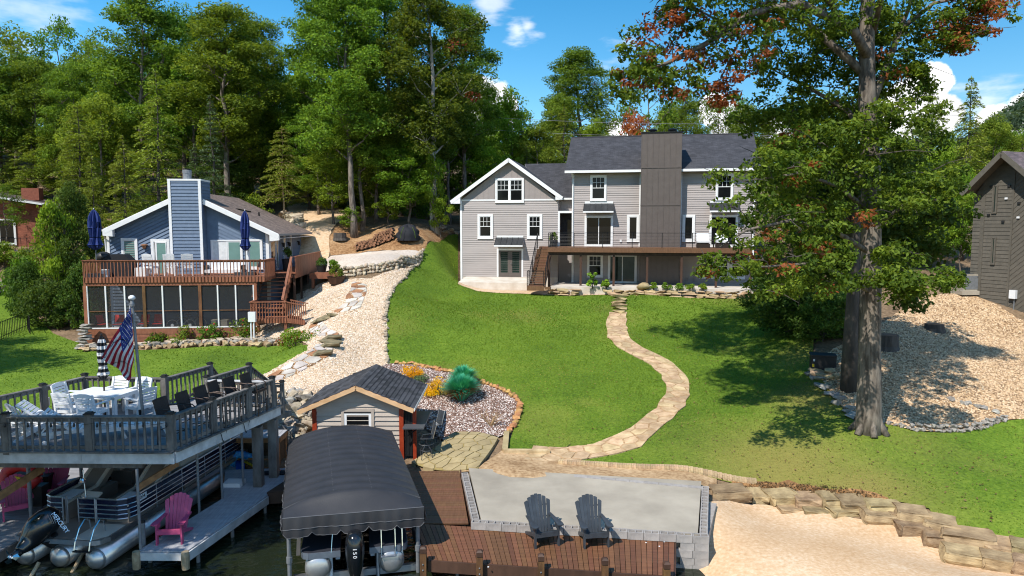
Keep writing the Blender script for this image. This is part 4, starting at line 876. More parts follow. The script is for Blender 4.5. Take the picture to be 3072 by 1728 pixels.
base=MB().box2((px0,YP+.02,zbase-.5),(px1,YP+.1,zs0-.34)).build('skirt','deck_red',sp)
clad('plank',[(px0,zbase-.3),(px1,zbase-.3),(px1,zs0-.345),(px0,zs0-.345)],0,.19,'deck_red',base,lambda x,z,o:(x,YP+.02-o,z))
for q,w_,m_ in ((137,.2,'deck_red'),(1370,.16,'deck_red'),(285,.075,'white_trim'),(423,.075,'white_trim'),(563,.17,'post_wood'),(697,.075,'white_trim'),(828,.075,'white_trim'),(968,.17,'post_wood'),(1097,.075,'white_trim'),(1227,.075,'white_trim'),(152,.06,'white_trim'),(1356,.06,'white_trim')):
 x,_=B.at('A',q,1060,YP); MB().box2((x-w_/2,YP-.01,zs0+.02),(x+w_/2,YP+.09,zs1)).build('mullion' if m_=='white_trim' else 'post',m_,sp)
zm=B.at('A',700,1093,YP)[1]; MB().box2((px0+.1,YP+.01,zm-.025),(px1-.1,YP+.05,zm+.025)).build('mid_rail','post_wood',sp)
edges=[137,285,423,563,697,828,968,1097,1227,1370]
for a_,b_ in zip(edges,edges[1:]):
 x0,x1=B.at('A',a_,1060,YP)[0]+.03,B.at('A',b_,1060,YP)[0]-.03; MB().add([(x0,YP+.055,zs0),(x1,YP+.055,zs0),(x1,YP+.055,zs1),(x0,YP+.055,zs1)],[(0,1,2,3)]).build('screen','insect_screen',sp)
MB().add([(px0+.05,YP+.1,zs0),(px0+.05,-.05,zs0),(px0+.05,-.05,zs1),(px0+.05,YP+.1,zs1)],[(0,1,2,3)]).build('screen','insect_screen',sp)
MB().add([(px1-.05,YP+.1,zs0),(px1-.05,-.05,zs0),(px1-.05,-.05,zs1),(px1-.05,YP+.1,zs1)],[(0,1,2,3)]).build('screen','insect_screen',sp)
MB().box2((px0+.05,YP+.12,zs0-.45),(px1-.05,-.04,zs0-.35)).build('porch_floor','weathered_board',sp)
# side walkway with solid panel, stairs and landing
sdk=thing('side_walkway','raised side walkway with solid brown plank railing on tall posts','deck',B.o,B.a)
wx0,wx1=bx1+.06,bx1+1.75
for i in range(12):x=wx0+(wx1-wx0)*i/12; MB().box2((x,-.75,-.04),(x+(wx1-wx0)/12-.008,8.2,0)).build('deck_board','deck_red',sdk)
for i in range(46):
 y=-.7+i*8.9/46; MB().box2((wx1,y,-.32),(wx1+.03,y+8.9/46-.006,1.0)).build('panel_plank','deck_red',sdk)
MB().box2((wx1-.05,-.75,1.0),(wx1+.09,8.2,1.05)).build('top_rail','deck_red',sdk); MB().box2((wx0,-.72,-.3),(wx1-.01,8.2,-.06)).build('joists','stain_brown',sdk)
for y in (-.5,1.6,3.8,6.0):
 q=B.w(wx1-.1,y,0); MB().box2((wx1-.16,y-.06,tz(q.x,q.y)-B.o.z-.2),(wx1-.04,y+.06,-.3)).build('post','stain_brown',sdk)
bs=thing('porch_stairs','open riser brown wooden stairs from the deck down to a railed landing','stairs',B.o,B.a)
zl=B.at('A',1450,1150,-4.6)[1]; n=10
LX0,LX1=B.at('A',1332,1100,-4.6)[0],B.at('A',1592,1100,-4.6)[0]
s0,s1=B.at('A',1420,850,-1.2)[0],B.at('A',1612,850,-1.2)[0]
for i in range(n):
 z=-(i+1)*(-zl)/(n+1); y=-.85-(i+1)*.235; MB().box2((s0,y-.14,z-.045),(s1,y+.13,z)).build('tread','deck_red',bs)
for x in (s0-.04,s1+.03):MB().bar((x,-.8,-.05),(x,-3.45,zl+.05),.05,.26).build('stringer','deck_red',bs)
MB().bar((s1+.07,-.75,1.02),(s1+.07,-3.5,zl+.95),.14,.05).build('handrail','deck_red',bs)
for i in range(9):f=i/8; y=-.8-2.65*f; z=-.1+(zl+.1)*f; MB().box2((s1+.06,y-.02,z-.2),(s1+.1,y+.02,z+1.05)).build('baluster','deck_red',bs)
MB().bar((s0-.08,-1.3,.9),(s0-.08,-3.3,zl+1.1),.12,.05).build('handrail','deck_red',bs)
for i in range(8):y=-4.6+i*.15; MB().box2((LX0,y,zl-.04),(LX1,y+.142,zl)).build('deck_board','deck_red',bs)
MB().box2((LX0,-4.62,zl-.26),(LX1,-4.58,zl-.0)).build('rim_board','deck_red',bs)
n=13
for i in range(n):x=LX0+.03+(LX1-LX0-.06)*i/(n-1); MB().box2((x-.02,-4.68,zl-.22),(x+.02,-4.63,zl+.94)).build('baluster','deck_red',bs)
for i in range(7):MB().box2((LX0-.01,-4.6+i*.17,zl-.22),(LX0+.03,-4.5+i*.17,zl+.94)).build('baluster','deck_red',bs)
for z in (.35,.62):MB().box2((LX0,-4.625,zl+z),(LX1,-4.60,zl+z+.06)).build('rail_board','deck_red',bs)
MB().box2((LX0-.04,-4.72,zl+.94),(LX1+.04,-4.56,zl+.98)).build('top_rail','deck_red',bs); MB().box2((LX0-.05,-4.55,zl+.94),(LX0+.07,-3.5,zl+.98)).build('top_rail','deck_red',bs)
for x in (LX0+.12,LX1-.08):
 for y in (-4.5,-3.5):q=B.w(x,y,0); MB().box2((x-.07,y-.07,tz(q.x,q.y)-B.o.z-.2),(x+.07,y+.07,zl-.05)).build('post','deck_red',bs)
e1=B.at('A',1722,1140,-4.2); gq=B.w(e1[0],-4.2,0); zg=tz(gq.x,gq.y)-B.o.z; n=6
for i in range(n):
 z=zl-(i+1)*(zl-zg)/(n+.3); x=LX1+i*(e1[0]-LX1)/n; MB().box2((x,-4.55,z-.045),(x+.3,-3.55,z)).build('tread','deck_red',bs); MB().box2((x,-4.54,z),(x+.02,-3.56,z+.16)).build('riser','deck_red',bs)
for y in (-4.62,-3.5):
 MB().bar((LX1+.02,y,zl-.1),(e1[0]+.1,y,zg+.02),.05,.26).build('stringer','deck_red',bs)
 MB().bar((LX1+.0,y,zl+.95),(e1[0]+.1,y,zg+1.0),.13,.05).build('handrail','deck_red',bs)
 for i in range(8):f=(i+.5)/8; x=LX1+(e1[0]-LX1)*f; z=zl+(zg-zl)*f; MB().box2((x-.02,y-.045,z-.12),(x+.02,y-.005,z+.97)).build('baluster','deck_red',bs)

# ------------------------------------------------------------------ brown house at the right
p0=PY(2907,868,38.5); yawb=math.atan2(-.93,.37)
H=Frame(2907,868,38.5,yawb)
br_h=thing('brown_house','tall dark brown sided house with steep gable at the right edge','house',H.o,H.a)
xa2,za2=H.at('H',368,92); x_c,_=H.at('H',440,700); zel=H.at('H',128,412)[1]; xr_=2*xa2
hb=MB().prism([(0,0,-3.5),(xr_+3,0,-3.5),(xr_+3,0,zel-1.9),(xa2,0,za2),(0,0,zel)],(0,9,0)).build('wall','brown_siding',br_h)
clad('siding_board',[(.02,-1.8),(x_c,-1.8),(x_c,za2-(x_c-xa2)*.9-.1),(xa2,za2-.1),(.02,zel-.05)],0,.2,'brown_siding',hb,lambda x,z,o:(x,-o,z),.02)
clad('siding_board',[(x_c+.06,-3.2),(xr_+3,-3.2),(xr_+3,zel-1.9),(x_c+.06,za2-(x_c+.06-xa2)*.9-.1)],RD(42),.2,'brown_siding',hb,lambda x,z,o:(x,-o,z),.02)
MB().box2((x_c-.03,-.05,-2.2),(x_c+.06,0,za2-(x_c-xa2)*.9-.1)).build('trim_board','brown_siding',hb)
xk=H.at('H',218,700)[0]; MB().box2((xk-.1,-.045,-.8),(xk+.1,0,zel+.3)).build('trim_board','brown_siding',hb)
MB().box2((0.02,-.02,-3.5),(xr_+3,.0,-1.8)).build('foundation','concrete_pad',hb)
for a_ in ((303,322,340,535),(292,718,326,925)):window(br_h,H.rect('H',*a_),-.02,'fixed',trim=.05,mat='brown_siding',glass='glass_green',sill=False)
ol,oa=H.at('H',60,372,-.75),H.at('H',368,58,-.75); orr=(2*oa[0]-ol[0]+2,ol[1]-1.6)
for s,e in (('l',ol),('r',orr)):
 f0,f1,b1,b0=(e[0],-.75,e[1]),(oa[0],-.75,oa[1]),(oa[0],9.5,oa[1]),(e[0],9.5,e[1])
 rf=roofplane('roof',[f0,b0,b1,f1]if s=='l' else [b0,f0,f1,b1],['roof_dusk','brown_siding'],br_h,.12)
 MB().bar(Vector(f0)+Vector((0,-.02,-.14)),Vector(f1)+Vector((0,-.02,-.14)),.04,.26).build('rake_board','brown_siding',rf)
for hx,hy in ((288,328),(425,325),(404,420),(196,560),(268,545),(378,597),(180,1020),(500,455),(495,565)):
 x,z=H.at('H',hx,hy,-.05); MB().box2((x-.07,-.08,z-.05),(x+.07,-.03,z+.05)).build('vent_hood','plastic_white' if hx in (404,495)else 'black_plastic',br_h)
x,z=H.at('H',452,1152,-.15); MB().box2((x-.16,-.2,z-.22),(x+.16,-.03,z+.22)).build('meter_box','plastic_white',br_h); MB().cyl((x+.05,-.08,z-.2),(x+.05,-.08,z-1.6),.03).build('conduit','galv',br_h)

# ------------------------------------------------------------------ brick house far left, mostly behind trees
K=Frame(-10,745,62,RD(14)); kz=K.o.z
kh=thing('brick_house','red brick house with grey roof half hidden by trees at the left edge','house',K.o,K.a)
me_=roofplane('wall',[(-9,0,-2.),(4.6,0,-2.),(4.6,0,3.6),(-9,0,5.8)],['brick_wall','brick_wall'],kh,.3)
MB().box2((-9,.35,-2),(4.4,8,3.2)).build('body','brick_red',kh)
roofplane('roof',[(-9.5,-.9,6.2),(5.8,-.9,3.7),(5.8,9,3.9),(-9.5,9,6.4)],['roof_dusk','white_trim'],kh,.18)
MB().box2((1.6,1.5,4.3),(3.0,2.5,5.4)).build('chimney','brick_red',kh)
window(kh,(-6.5,-.9,.1,2.9),-.02,'slide',trim=.14,glass='blind_white',name='sliding_door'); window(kh,(.2,1.6,.3,2.6),-.02,'fixed',glass='glass')
bl=MB().box2((-9,-2.4,-.35),(3.6,-.01,-.1)).build('balcony','weathered',kh)
for i in range(28):MB().box2((-8.9+i*.45,-2.38,-.1),(-8.87+i*.45,-2.35,.9)).build('baluster','black_metal',bl)
MB().box2((-9,-2.4,.9),(3.6,-2.34,.95)).build('top_rail','black_metal',bl)
# ------------------------------------------------------------------ concrete pad, block walls, brown dock
def xy(p):return Vector((p.x,p.y,0))
def Dz(x,y,z):return PZ(*cr('D',x,y),z)
ZP,ZK=.85,.65
P0,P1,P2,P3=Dz(500,372,ZP),Dz(580,778,ZP),Dz(2522,898,ZP),Dz(2512,482,ZP)
pad=MB().prism([(p.x,p.y,ZP-.02)for p in (P0+Vector((.2,.45,0)),P1+Vector((.25,.2,0)),P2+Vector((-.25,.2,0)),P3+Vector((-.1,.45,0)))],(0,0,-1.6)).build('concrete_pad','concrete_pad')
struct(pad,'grey concrete pad framed by hollow blocks')
bw_=thing('block_wall','grey hollow concrete block rim and wall around the concrete pad','block wall',(P1.x,P1.y,0),world=True)
def block_mesh(L=.4,Wd=.2,Hh=.19):
 b=MB(); t=.032; b.box2((-L/2,-Wd/2,0),(L/2,-Wd/2+t,Hh)); b.box2((-L/2,Wd/2-t,0),(L/2,Wd/2,Hh))
 for x in (-L/2+t/2,0,L/2-t/2):b.box2((x-t/2,-Wd/2+t,0),(x+t/2,Wd/2-t,Hh-.001))
 b.box2((-L/2+t,-Wd/2+t,0),(-t/2,Wd/2-t,Hh*.35),1); b.box2((t/2,-Wd/2+t,0),(L/2-t,Wd/2-t,Hh*.35),1)
 return b.mesh('block',['cinder','cinder_hole_shade'])
BLK=block_mesh(); SOLID=MB().box2((-.2,-.1,0),(.2,.1,.19)).mesh('block','cinder')
r=random.Random(8)
def row(p,q,z,me,off=0.,end=0.):
 d=xy(q)-xy(p); L=d.length; d.normalize(); a=math.atan2(d.y,d.x); n=max(1,round(L/.41)); st=L/n
 for i in range(n):c=xy(p)+d*(st*(i+.5)); put('block',me,bw_,(c.x,c.y,z+r.uniform(-.004,.004)),(st/.41*1.0,1,1),(0,0,a+r.uniform(-.015,.015)))
nin=Vector((0,.1,0))
row(P0+Vector((.1,0,0)),P1+Vector((.1,.22,0)),ZP-.19,BLK); row(P1+Vector((0,.1,0)),P2+Vector((0,.1,0)),ZP-.19,BLK); row(P2+Vector((-.1,.22,0)),P3+Vector((-.1,0,0)),ZP-.19,BLK)
row(P0+Vector((2.6,-.1,0))+(P3-P0)*.12,P3+Vector((-.2,-.1,0)),ZP-.2,SOLID)
KR=Dz(2232,905,ZK); KFR=Dz(2226,1213,ZK); KFL=Dz(228,1080,ZK); KBL=Dz(112,788,ZK)
f=(KR.x-P1.x)/(P2.x-P1.x); pw=P1+(P2-P1)*(f+.0)
for c in range(1,7):row(pw+Vector((.0+.1*(c%2),.1,0)),P2+Vector((0,.1,0)),ZP-.19-c*.193,SOLID); row(P2+Vector((-.1,.25,0)),P3+Vector((-.1,-.8,0)),ZP-.19-c*.193,SOLID)
bd_=thing('brown_dock','brown composite board dock with square timber posts at the water','dock',(KFL.x,KFL.y,ZK),world=True)
def boards(parent,a,b,c,d,n,z,mat,gap=.013,th=.035,along=0,name='deck_board'):
 """n boards over the quad a-b-c-d (a,b front left/right, c,d back right/left); along=0 boards run front to back."""
 a,b,c,d=(xy(p)for p in (a,b,c,d))
 for i in range(n):
  f0,f1=i/n,(i+1)/n
  if along==0:q=[a.lerp(b,f0),a.lerp(b,f1),d.lerp(c,f1),d.lerp(c,f0)]; sh=(q[1]-q[0]).normalized()*gap; q[0]=q[0]+sh; q[3]=q[3]+sh
  else:q=[a.lerp(d,f0),b.lerp(c,f0),b.lerp(c,f1),a.lerp(d,f1)]; sh=(q[3]-q[0]).normalized()*gap; q[0]=q[0]+sh; q[1]=q[1]+sh
  MB().prism([(p.x,p.y,z-th)for p in q],(0,0,th)).build(name,mat,parent)
boards(bd_,KFL,KFR,KR,KBL,48,ZK,'deck_trex')
boards(bd_,Dz(120,787,ZK),Dz(572,787,ZK)+Vector((-.05,0,0)),Dz(482,358,ZK),Dz(92,362,ZK),24,ZK,'deck_trex_x',along=1)
def faceboard(p,q,z0,z1,mat,parent,name='fascia',t=.04,n=1):
 p,q=xy(p),xy(q); dd=(q-p)/n
 for i in range(n):a,b=p+dd*i+dd.normalized()*.004,p+dd*(i+1); MB().bar((a.x,a.y,(z0+z1)/2),(b.x,b.y,(z0+z1)/2),t,z1-z0).build(name,mat,parent)
faceboard(KFL+Vector((0,-.03,0)),KFR+Vector((0,-.03,0)),ZK-.28,ZK-.005,'stain_brown',bd_,n=4); faceboard(KFR+Vector((.03,0,0)),KR+Vector((.03,0,0)),ZK-.3,ZK-.005,'stain_brown',bd_); faceboard(KFL+Vector((-.03,0,0)),KBL+Vector((-.03,0,0)),ZK-.3,ZK-.005,'stain_brown',bd_)
faceboard(Dz(482,358,ZK)+Vector((.04,0,0)),Dz(575,787,ZK)+Vector((.02,0,0)),ZK-.2,ZK+.04,'stain_brown',bd_)
cap=[(.0,.0),]
for dx in (195,650,1145,1660,2157):
 p=Dz(dx,1082+(dx-228)*.0655,ZK)+Vector((0,-.12,0)); b=MB(); s=.075
 b.box2((p.x-s,p.y-s,-1.2),(p.x+s,p.y+s,.86)); b.box2((p.x-s*.8,p.y-s*.8,.86),(p.x+s*.8,p.y+s*.8,.885))
 pp=b.build('post','post_wood',bd_)
 k=MB(); k.box2((p.x-s,p.y-s,.885),(p.x+s,p.y+s,.99)); k.add([(p.x-s,p.y-s,.99),(p.x+s,p.y-s,.99),(p.x+s,p.y+s,.99),(p.x-s,p.y+s,.99),(p.x-s*.5,p.y-s*.5,1.03),(p.x+s*.5,p.y-s*.5,1.03),(p.x+s*.5,p.y+s*.5,1.03),(p.x-s*.5,p.y+s*.5,1.03)],[(0,1,5,4),(1,2,6,5),(2,3,7,6),(3,0,4,7),(4,5,6,7)]); k.build('post_cap','stain_brown',pp)
 for z in (.62,.48):MB().ball((p.x,p.y-s-.004,z),.02,8).build('bolt','galv',pp)
for t in (.12,.35,.6,.85):q=KFL.lerp(KFR,t); MB().cyl((q.x,q.y+.3,-1.3),(q.x,q.y+.3,ZK-.05),.04).build('pile','galv',bd_)
for dx,dy in ((718,1140),(2150,935),(2002,942),(2110,972)):q=Dz(dx,dy,ZK+.004); MB().lathe([(.022,0),(.02,.006)],8,(q.x,q.y,ZK)).build('deck_light','plastic_white',bd_)

# ------------------------------------------------------------------ Adirondack chairs
def adirondack(mat,label,group=None):
 t=thing('adirondack_chair',label,'chair',group=group)
 for s in (-1,1):
  MB().box2((s*.30-.02,-.36,0),(s*.30+.02,-.25,.54)).build('front_leg',mat,t)
  MB().prism([(s*.26-.018,-.34,.40),(s*.26-.018,-.34,.28),(s*.26-.018,.52,0),(s*.26-.018,.58,.0),(s*.26-.018,.58,.05),(s*.26-.018,.20,.20)],(.036,0,0)).build('rear_leg',mat,t)
  arm=[(s*.24,-.42),(s*.30,-.46),(s*.40,-.43),(s*.41,-.30),(s*.36,.05),(s*.34,.34),(s*.26,.34),(s*.26,.0)]
  MB().prism([(x,y,.545)for x,y in arm],(0,0,.03)).build('arm',mat,t)
  MB().box2((s*.30-.018,-.25,.40),(s*.30+.018,-.12,.54)).build('arm_bracket',mat,t)
 for i in range(5):y=-.33+i*.105; z=.395-.055*i+(.012 if i==0 else 0); MB().prism([(-.28,y,z-.02),(-.28,y+.095,z-.02-.045),(-.28,y+.095,z-.045),(-.28,y,z)],(.56,0,0)).build('seat_slat',mat,t)
 MB().box2((-.28,-.365,.27),(.28,-.345,.395)).build('apron',mat,t)
 hs=[.83,.90,.94,.955,.94,.90,.83]
 for i in range(7):
  u=(i-3)/3; b0,b1=u*.215,u*.30; y0,z0=.16,.15; L=hs[i]; c,s_=math.cos(RD(24)),math.sin(RD(24)); w0,w1=.033,.047
  cv=.05*u*u
  def pt(x,l,o=0):return (x,y0+l*s_-cv+o*c,z0+l*c-o*s_*-1*0)
  fr_=[pt(b0-w0,0),pt(b0+w0,0),pt(b1+w1,L-.012-.035*max(0,u)),pt(b1+w1*.7,L-.03*max(0,u)),pt(b1-w1*.7,L-.03*max(0,-u)),pt(b1-w1,L-.012-.035*max(0,-u))]
  MB().prism(fr_,(0,.022,.0)).build('back_slat',mat,t)
 for l in (.38,.66):MB().bar((-.27,.20+l*.41,.15+l*.91),(.27,.20+l*.41,.15+l*.91),.06,.03,(0,.4,.9)).build('back_rail',mat,t)
 return t
def seat_at(root,pl,pr,z,back=.30):
 """Stand a chair so that its two front feet come near the two given points."""
 a=math.atan2(pr.y-pl.y,pr.x-pl.x); m=(pl+pr)/2; root.location=(m.x-math.sin(a)*back,m.y+math.cos(a)*back,z); root.rotation_euler=(0,0,a)
c1=adirondack('charcoal_plastic','dark grey slatted garden chair nearer the boat cover, left of its twin','dark chairs facing the lake on the brown dock'); seat_at(c1,Dz(1100,988,ZK),Dz(1285,962,ZK),ZK)
c2=dup(c1,(0,0,0),0,'dark grey slatted garden chair nearer the concrete block wall, right of its twin'); seat_at(c2,Dz(1497,990,ZK),Dz(1692,975,ZK),ZK)

# ------------------------------------------------------------------ garden shed with bar counter
sx0,sx1,sy0,sy1,szb=-6.93,-3.79,23.9,27.0,.45
rx,rz_,ry0,ry1=-5.35,3.08,23.58,27.25; ex0,ez0,ex1,ez1=-7.36,2.22,-3.38,2.28
sh=thing('garden_shed','small beige sided shed with black shingle roof, red corner posts and one window','shed',(-5.35,25.4,.5),world=True)
apx=2.98
wl_=MB().prism([(x,sy0,z)for x,z in ((sx0,szb-.4),(sx1,szb-.4),(sx1,2.2),(rx,apx),(sx0,2.2))],(0,sy1-sy0,0)).build('wall','beige_vinyl',sh)
mk('vinyl_taupe',sd(196,182,168),sd(188,174,161),.55,4,.08,vary=.05); mk('granite',(.10,.105,.115),(.06,.063,.07),.3,40)
clad('siding_board',[(sx0+.1,szb),(sx1-.1,szb),(sx1-.1,2.22),(rx,apx-.02),(sx0+.1,2.22)],0,.165,'vinyl_taupe',wl_,lambda x,z,o:(x,sy0-o,z),.045)
for x in (sx0+.06,sx1-.06):MB().box2((x-.075,sy0-.07,szb-.4),(x+.075,sy0+.1,2.18)).build('corner_post','red_post',sh)
MB().box2((sx1+.33,sy0-.02,szb-.2),(sx1+.45,sy0+.1,2.2)).build('corner_post','red_post',sh)
for i in range(5):MB().tube([(sx1+.09+i*.05,sy0+.0+.02*(i%2),2.15),(sx1+.09+i*.05,sy0+.01,1.2),(sx1+.09+i*.05,sy0+.02*(i%2),szb+.05)],.03,6).build('curtain_fold','curtain_black',sh)
wx=[cr('S',q,450)[0]for q in (672,690,868,886)]; X=[(q-1536)/2100*23.9 for q in wx]
wf=MB(); wf.box2((X[0],sy0-.07,1.1),(X[1],sy0,2.2)); wf.box2((X[2],sy0-.07,1.1),(X[3],sy0,2.2)); wf.box2((X[1],sy0-.068,2.1),(X[2],sy0,2.2)); wf=wf.build('window','vinyl_taupe',sh)
MB().box2((X[1],sy0-.05,2.03),(X[2],sy0-.03,2.1)).build('header','dark_wall',wf); fw=MB().box2((X[1],sy0-.055,1.1),(X[1]+.09,sy0-.028,2.03)).box2((X[2]-.09,sy0-.055,1.1),(X[2],sy0-.028,2.03)).box2((X[1]+.09,sy0-.054,1.98),(X[2]-.09,sy0-.028,2.03)).build('frame','white_trim',wf)
MB().box2((X[1]+.09,sy0-.045,1.1),(X[2]-.09,sy0-.032,1.98)).build('pane','glass',wf)
rl=roofplane('roof',[(ex0,ry1,ez0),(ex0,ry0,ez0),(rx,ry0,rz_),(rx,ry1,rz_)],['shingle','fresh_timber'],sh,.05)
rr=roofplane('roof',[(ex1,ry0,ez1),(ex1,ry1,ez1),(rx,ry1,rz_),(rx,ry0,rz_)],['shingle','fresh_timber'],sh,.05)
def shingles(par,e,z,nc,nt,side):
 A=Vector((e,ry0,z)); Bv=Vector((rx,ry0,rz_)); u=(Bv-A); L=u.length; u.normalize(); n=u.cross(Vector((0,1,0))); n=n if n.z>0 else -n
 c=L/nc; w=(ry1-ry0)/nt; r=random.Random(4)
 for i in range(nc):
  y=ry0-.01; sh_=(i%2)*.5
  for j in range(nt+1):
   y0=max(ry0-.015,ry0+(j-sh_)*w); y1=min(ry1+.01,ry0+(j+1-sh_)*w-.002)
   if y1-y0<.05:continue
   h=.022; p0=A+u*(i*c-(.02 if i==0 else 0)); p1=A+u*min(L,(i+1.02)*c)
   MB().add([p0+Vector((0,y0-ry0,0))+n*.002,p0+Vector((0,y1-ry0,0))+n*.002,p1+Vector((0,y1-ry0,0)),p1+Vector((0,y0-ry0,0)),p0+Vector((0,y0-ry0,0))+n*(h+.006),p0+Vector((0,y1-ry0,0))+n*(h+.006),p1+Vector((0,y1-ry0,0))+n*.006,p1+Vector((0,y0-ry0,0))+n*.006],[(0,1,2,3),(4,5,6,7),(0,1,5,4),(1,2,6,5),(3,0,4,7)]).build('shingle','shingle',par)
shingles(rr,ex1,ez1,14,11,1); shingles(rl,ex0,ez0,11,10,-1)
for i in range(11):y=ry0+i*(ry1-ry0)/11; MB().prism([(rx-.16,y,rz_-.045),(rx,y,rz_+.03),(rx+.16,y,rz_-.045),(rx,y,rz_+.012)],(0,(ry1-ry0)/11-.01,0)).build('ridge_shingle','shingle',rr)
for e,z in ((ex0,ez0),(ex1,ez1)):MB().bar((e,ry0-.03,z-.09),(rx,ry0-.03,rz_-.09),.03,.14).build('rake_board','fresh_timber',sh)
MB().bar((ex1+.03,ry0-.04,ez1-.04),(ex1+.03,ry1,ez1-.04),.025,.1).build('drip_edge','white_trim',sh)
MB().box2((sx1,sy0+.1,1.62),(sx1+.04,26.6,2.15)).build('serving_hatch','dark_wall',sh)
for y in (24.5,25.4,26.3):MB().box2((sx1+.04,y-.05,1.62),(sx1+.1,y+.05,2.15)).build('hatch_post','black_plastic',sh)
MB().box2((sx1+.02,sy0+.1,szb-.3),(sx1+.06,26.9,1.58)).build('lower_panel','weathered',sh)
ctr=tag(MB().box2((sx1+.05,23.4,1.6),(-3.02,25.6,1.65)).build('bar_counter','granite'),'dark stone bar counter fixed along the right side of the shed','counter')
for y in (23.7,25.3):MB().bar((sx1+.06,y,1.2),(-3.2,y,1.6),.04,.04).build('bracket','black_metal',ctr)
def stool(label,group):
 t=thing('bar_stool',label,'stool',group=group)
 s=MB().tube([(.2*math.cos(a),.2*math.sin(a),.0+.3)for a in [i*math.pi/8 for i in range(17)]],.014,6).build('foot_ring','charcoal_plastic',t)
 for k in range(4):a=math.pi/4+k*math.pi/2; MB().tube([(.05*math.cos(a),.05*math.sin(a),.5),(.22*math.cos(a),.22*math.sin(a),.3),(.27*math.cos(a),.27*math.sin(a),0)],.014,6).build('leg','charcoal_plastic',t)
 MB().tube([(.25*math.cos(a),.25*math.sin(a),.52)for a in [i*math.pi/8 for i in range(17)]],.013,6).build('upper_ring','charcoal_plastic',t)
 MB().cyl((0,0,.48),(0,0,.72),.03).build('swivel','charcoal_plastic',t)
 P=[[(x,y,.72+.05*((y/.22)**2)*.4)for x in (-.22,0,.22)]for y in (-.22,-.1,.1,.2)]; MB().grid(P).build('seat','charcoal_plastic',t,True)
 P=[[(x,.2+.12*f+.02*math.cos(x*8),.74+.46*f)for x in (-.21,-.1,0,.1,.21)]for f in (0,.3,.6,.85,1)]; MB().grid(P).build('backrest','charcoal_plastic',t,True)
 for s in (-1,1):MB().tube([(s*.24,.2,.74),(s*.235,.33,1.22),(s*.23,.30,1.25)],.014,6).build('back_frame','alu',t); MB().tube([(s*.24,.22,.92),(s*.27,-.15,.92),(s*.24,-.2,.74)],.014,6).build('arm','charcoal_plastic',t)
 return t
q=PZ(*cr('T',720,1200),.68); s1_=stool('grey swivel bar stool at the near end of the bar counter','bar stools beside the shed counter'); s1_.location=(q.x,q.y,tz(q.x,q.y)+.05); s1_.rotation_euler=(0,0,RD(-75))
q=PZ(*cr('T',800,1120),.68); dup(s1_,(q.x,q.y+.35,tz(q.x,q.y+.35)+.05),RD(-60),'grey swivel bar stool at the far end of the bar counter, behind its twin')
pt_poly=gpoly('T',[(860,1135),(950,1050),(1060,972),(1360,978),(1590,1040),(1480,1220),(1345,1412),(1120,1436),(700,1400),(540,1340)])
pat=sheet('flagstone_patio',pt_poly,'patio_base',.06,.3,label='tan flagstone patio between shed and concrete pad')
flags(pat,pt_poly,.5,.035,'patio_flag',.085,12,jit=.38,asp=.8)
fs=thing('stone_kerb','pale dressed kerb stone beside the end of the path','kerb',(0,0,0),world=True)
a_,b_=ground(*cr('T',1690,975)),ground(*cr('T',1670,1190)); MB().bar(a_+Vector((0,0,.05)),b_+Vector((0,0,.05)),.2,.14).build('kerb_stone','patio_flag',fs); c_=ground(*cr('T',2210,1205)); MB().bar(b_+Vector((-.05,-.1,.05)),c_+Vector((0,0,.05)),.2,.14).build('kerb_stone','flagstone',fs)
be=thing('brick_edging','long straight row of tan bricks holding the lawn above the pad','edging',(0,0,0),world=True)
a_,b_=ground(*cr('D',1290,305)),ground(*cr('D',2900,462)); n=42; BRK=MB().box2((-.5,-.5,-.5),(.5,.5,.5)).mesh('brick','flagstone')
r=random.Random(2)
for i in range(n):p=a_.lerp(b_,(i+.5)/n); put('brick',BRK,be,(p.x,p.y+r.uniform(-.01,.01),tz(p.x,p.y)+.05),((b_-a_).length/n*.95,.2,.18),(0,0,math.atan2((b_-a_).y,(b_-a_).x)))

# ------------------------------------------------------------------ boat canopy on a lift
L0,R0,R1,L1=PZ(847,1556,1.75),PZ(1272,1521,1.75),PZ(1175,1291,1.75),PZ(867,1317,1.75)
cv=thing('boat_canopy','black vinyl boat lift canopy with ribbed arched top and scalloped valance','canopy',tuple((L0+R0+R1+L1)/4-Vector((0,0,1.75))),world=True)
def cpt(s,t):
 a=(1-(2*t-1)**2); h=.40*a**.85; e=min(1,s/.085)**.9*min(1,(1-s)/.03+.35)
 fr=(s*14)%1; sag=-.06*math.sin(math.pi*fr)**.7*(a**.3 if s>.085 else .3)
 p=L0.lerp(R0,t).lerp(L1.lerp(R1,t),s); return p+Vector((0,0,h*e+sag))
ns,nt_=84,20
top=MB().grid([[cpt(i/ns,j/nt_)for j in range(nt_+1)]for i in range(ns+1)]).build('canopy_top','canopy',cv,True)
def valance(p,q,n,drop,scal,out):
 P=[[],[],[]]; N=n*16
 for i in range(N+1):
  t=i/N; b=p.lerp(q,t); ph=(i%16)/16; notch=.10*max(0,1-abs(ph-.0)*7)+.10*max(0,1-abs(1-ph)*7); w=.012*math.sin(i*.9)+.02*math.sin(i*.23)
  P[0].append(b+out*.0); P[1].append(b+Vector((0,0,-drop*.56))+out*(.04+w)); P[2].append(b+Vector((0,0,-drop+notch*scal))+out*(.03+w*1.4))
 v=MB().grid(P).build('valance','canopy',cv,True)
 MB().tube([x+out*.006 for x in P[1]],.007,4).build('piping','canopy_seam',v); MB().tube(P[2],.006,4).build('piping','canopy_seam',v)
nf=Vector(((R0-L0).y,-(R0-L0).x,0)).normalized()
valance(L0,R0,5,.47,1,nf); valance(L1,L0,8,.42,1,Vector((-.96,-.28,0))); valance(R0,R1,8,.42,1,Vector((.96,.28,0)))
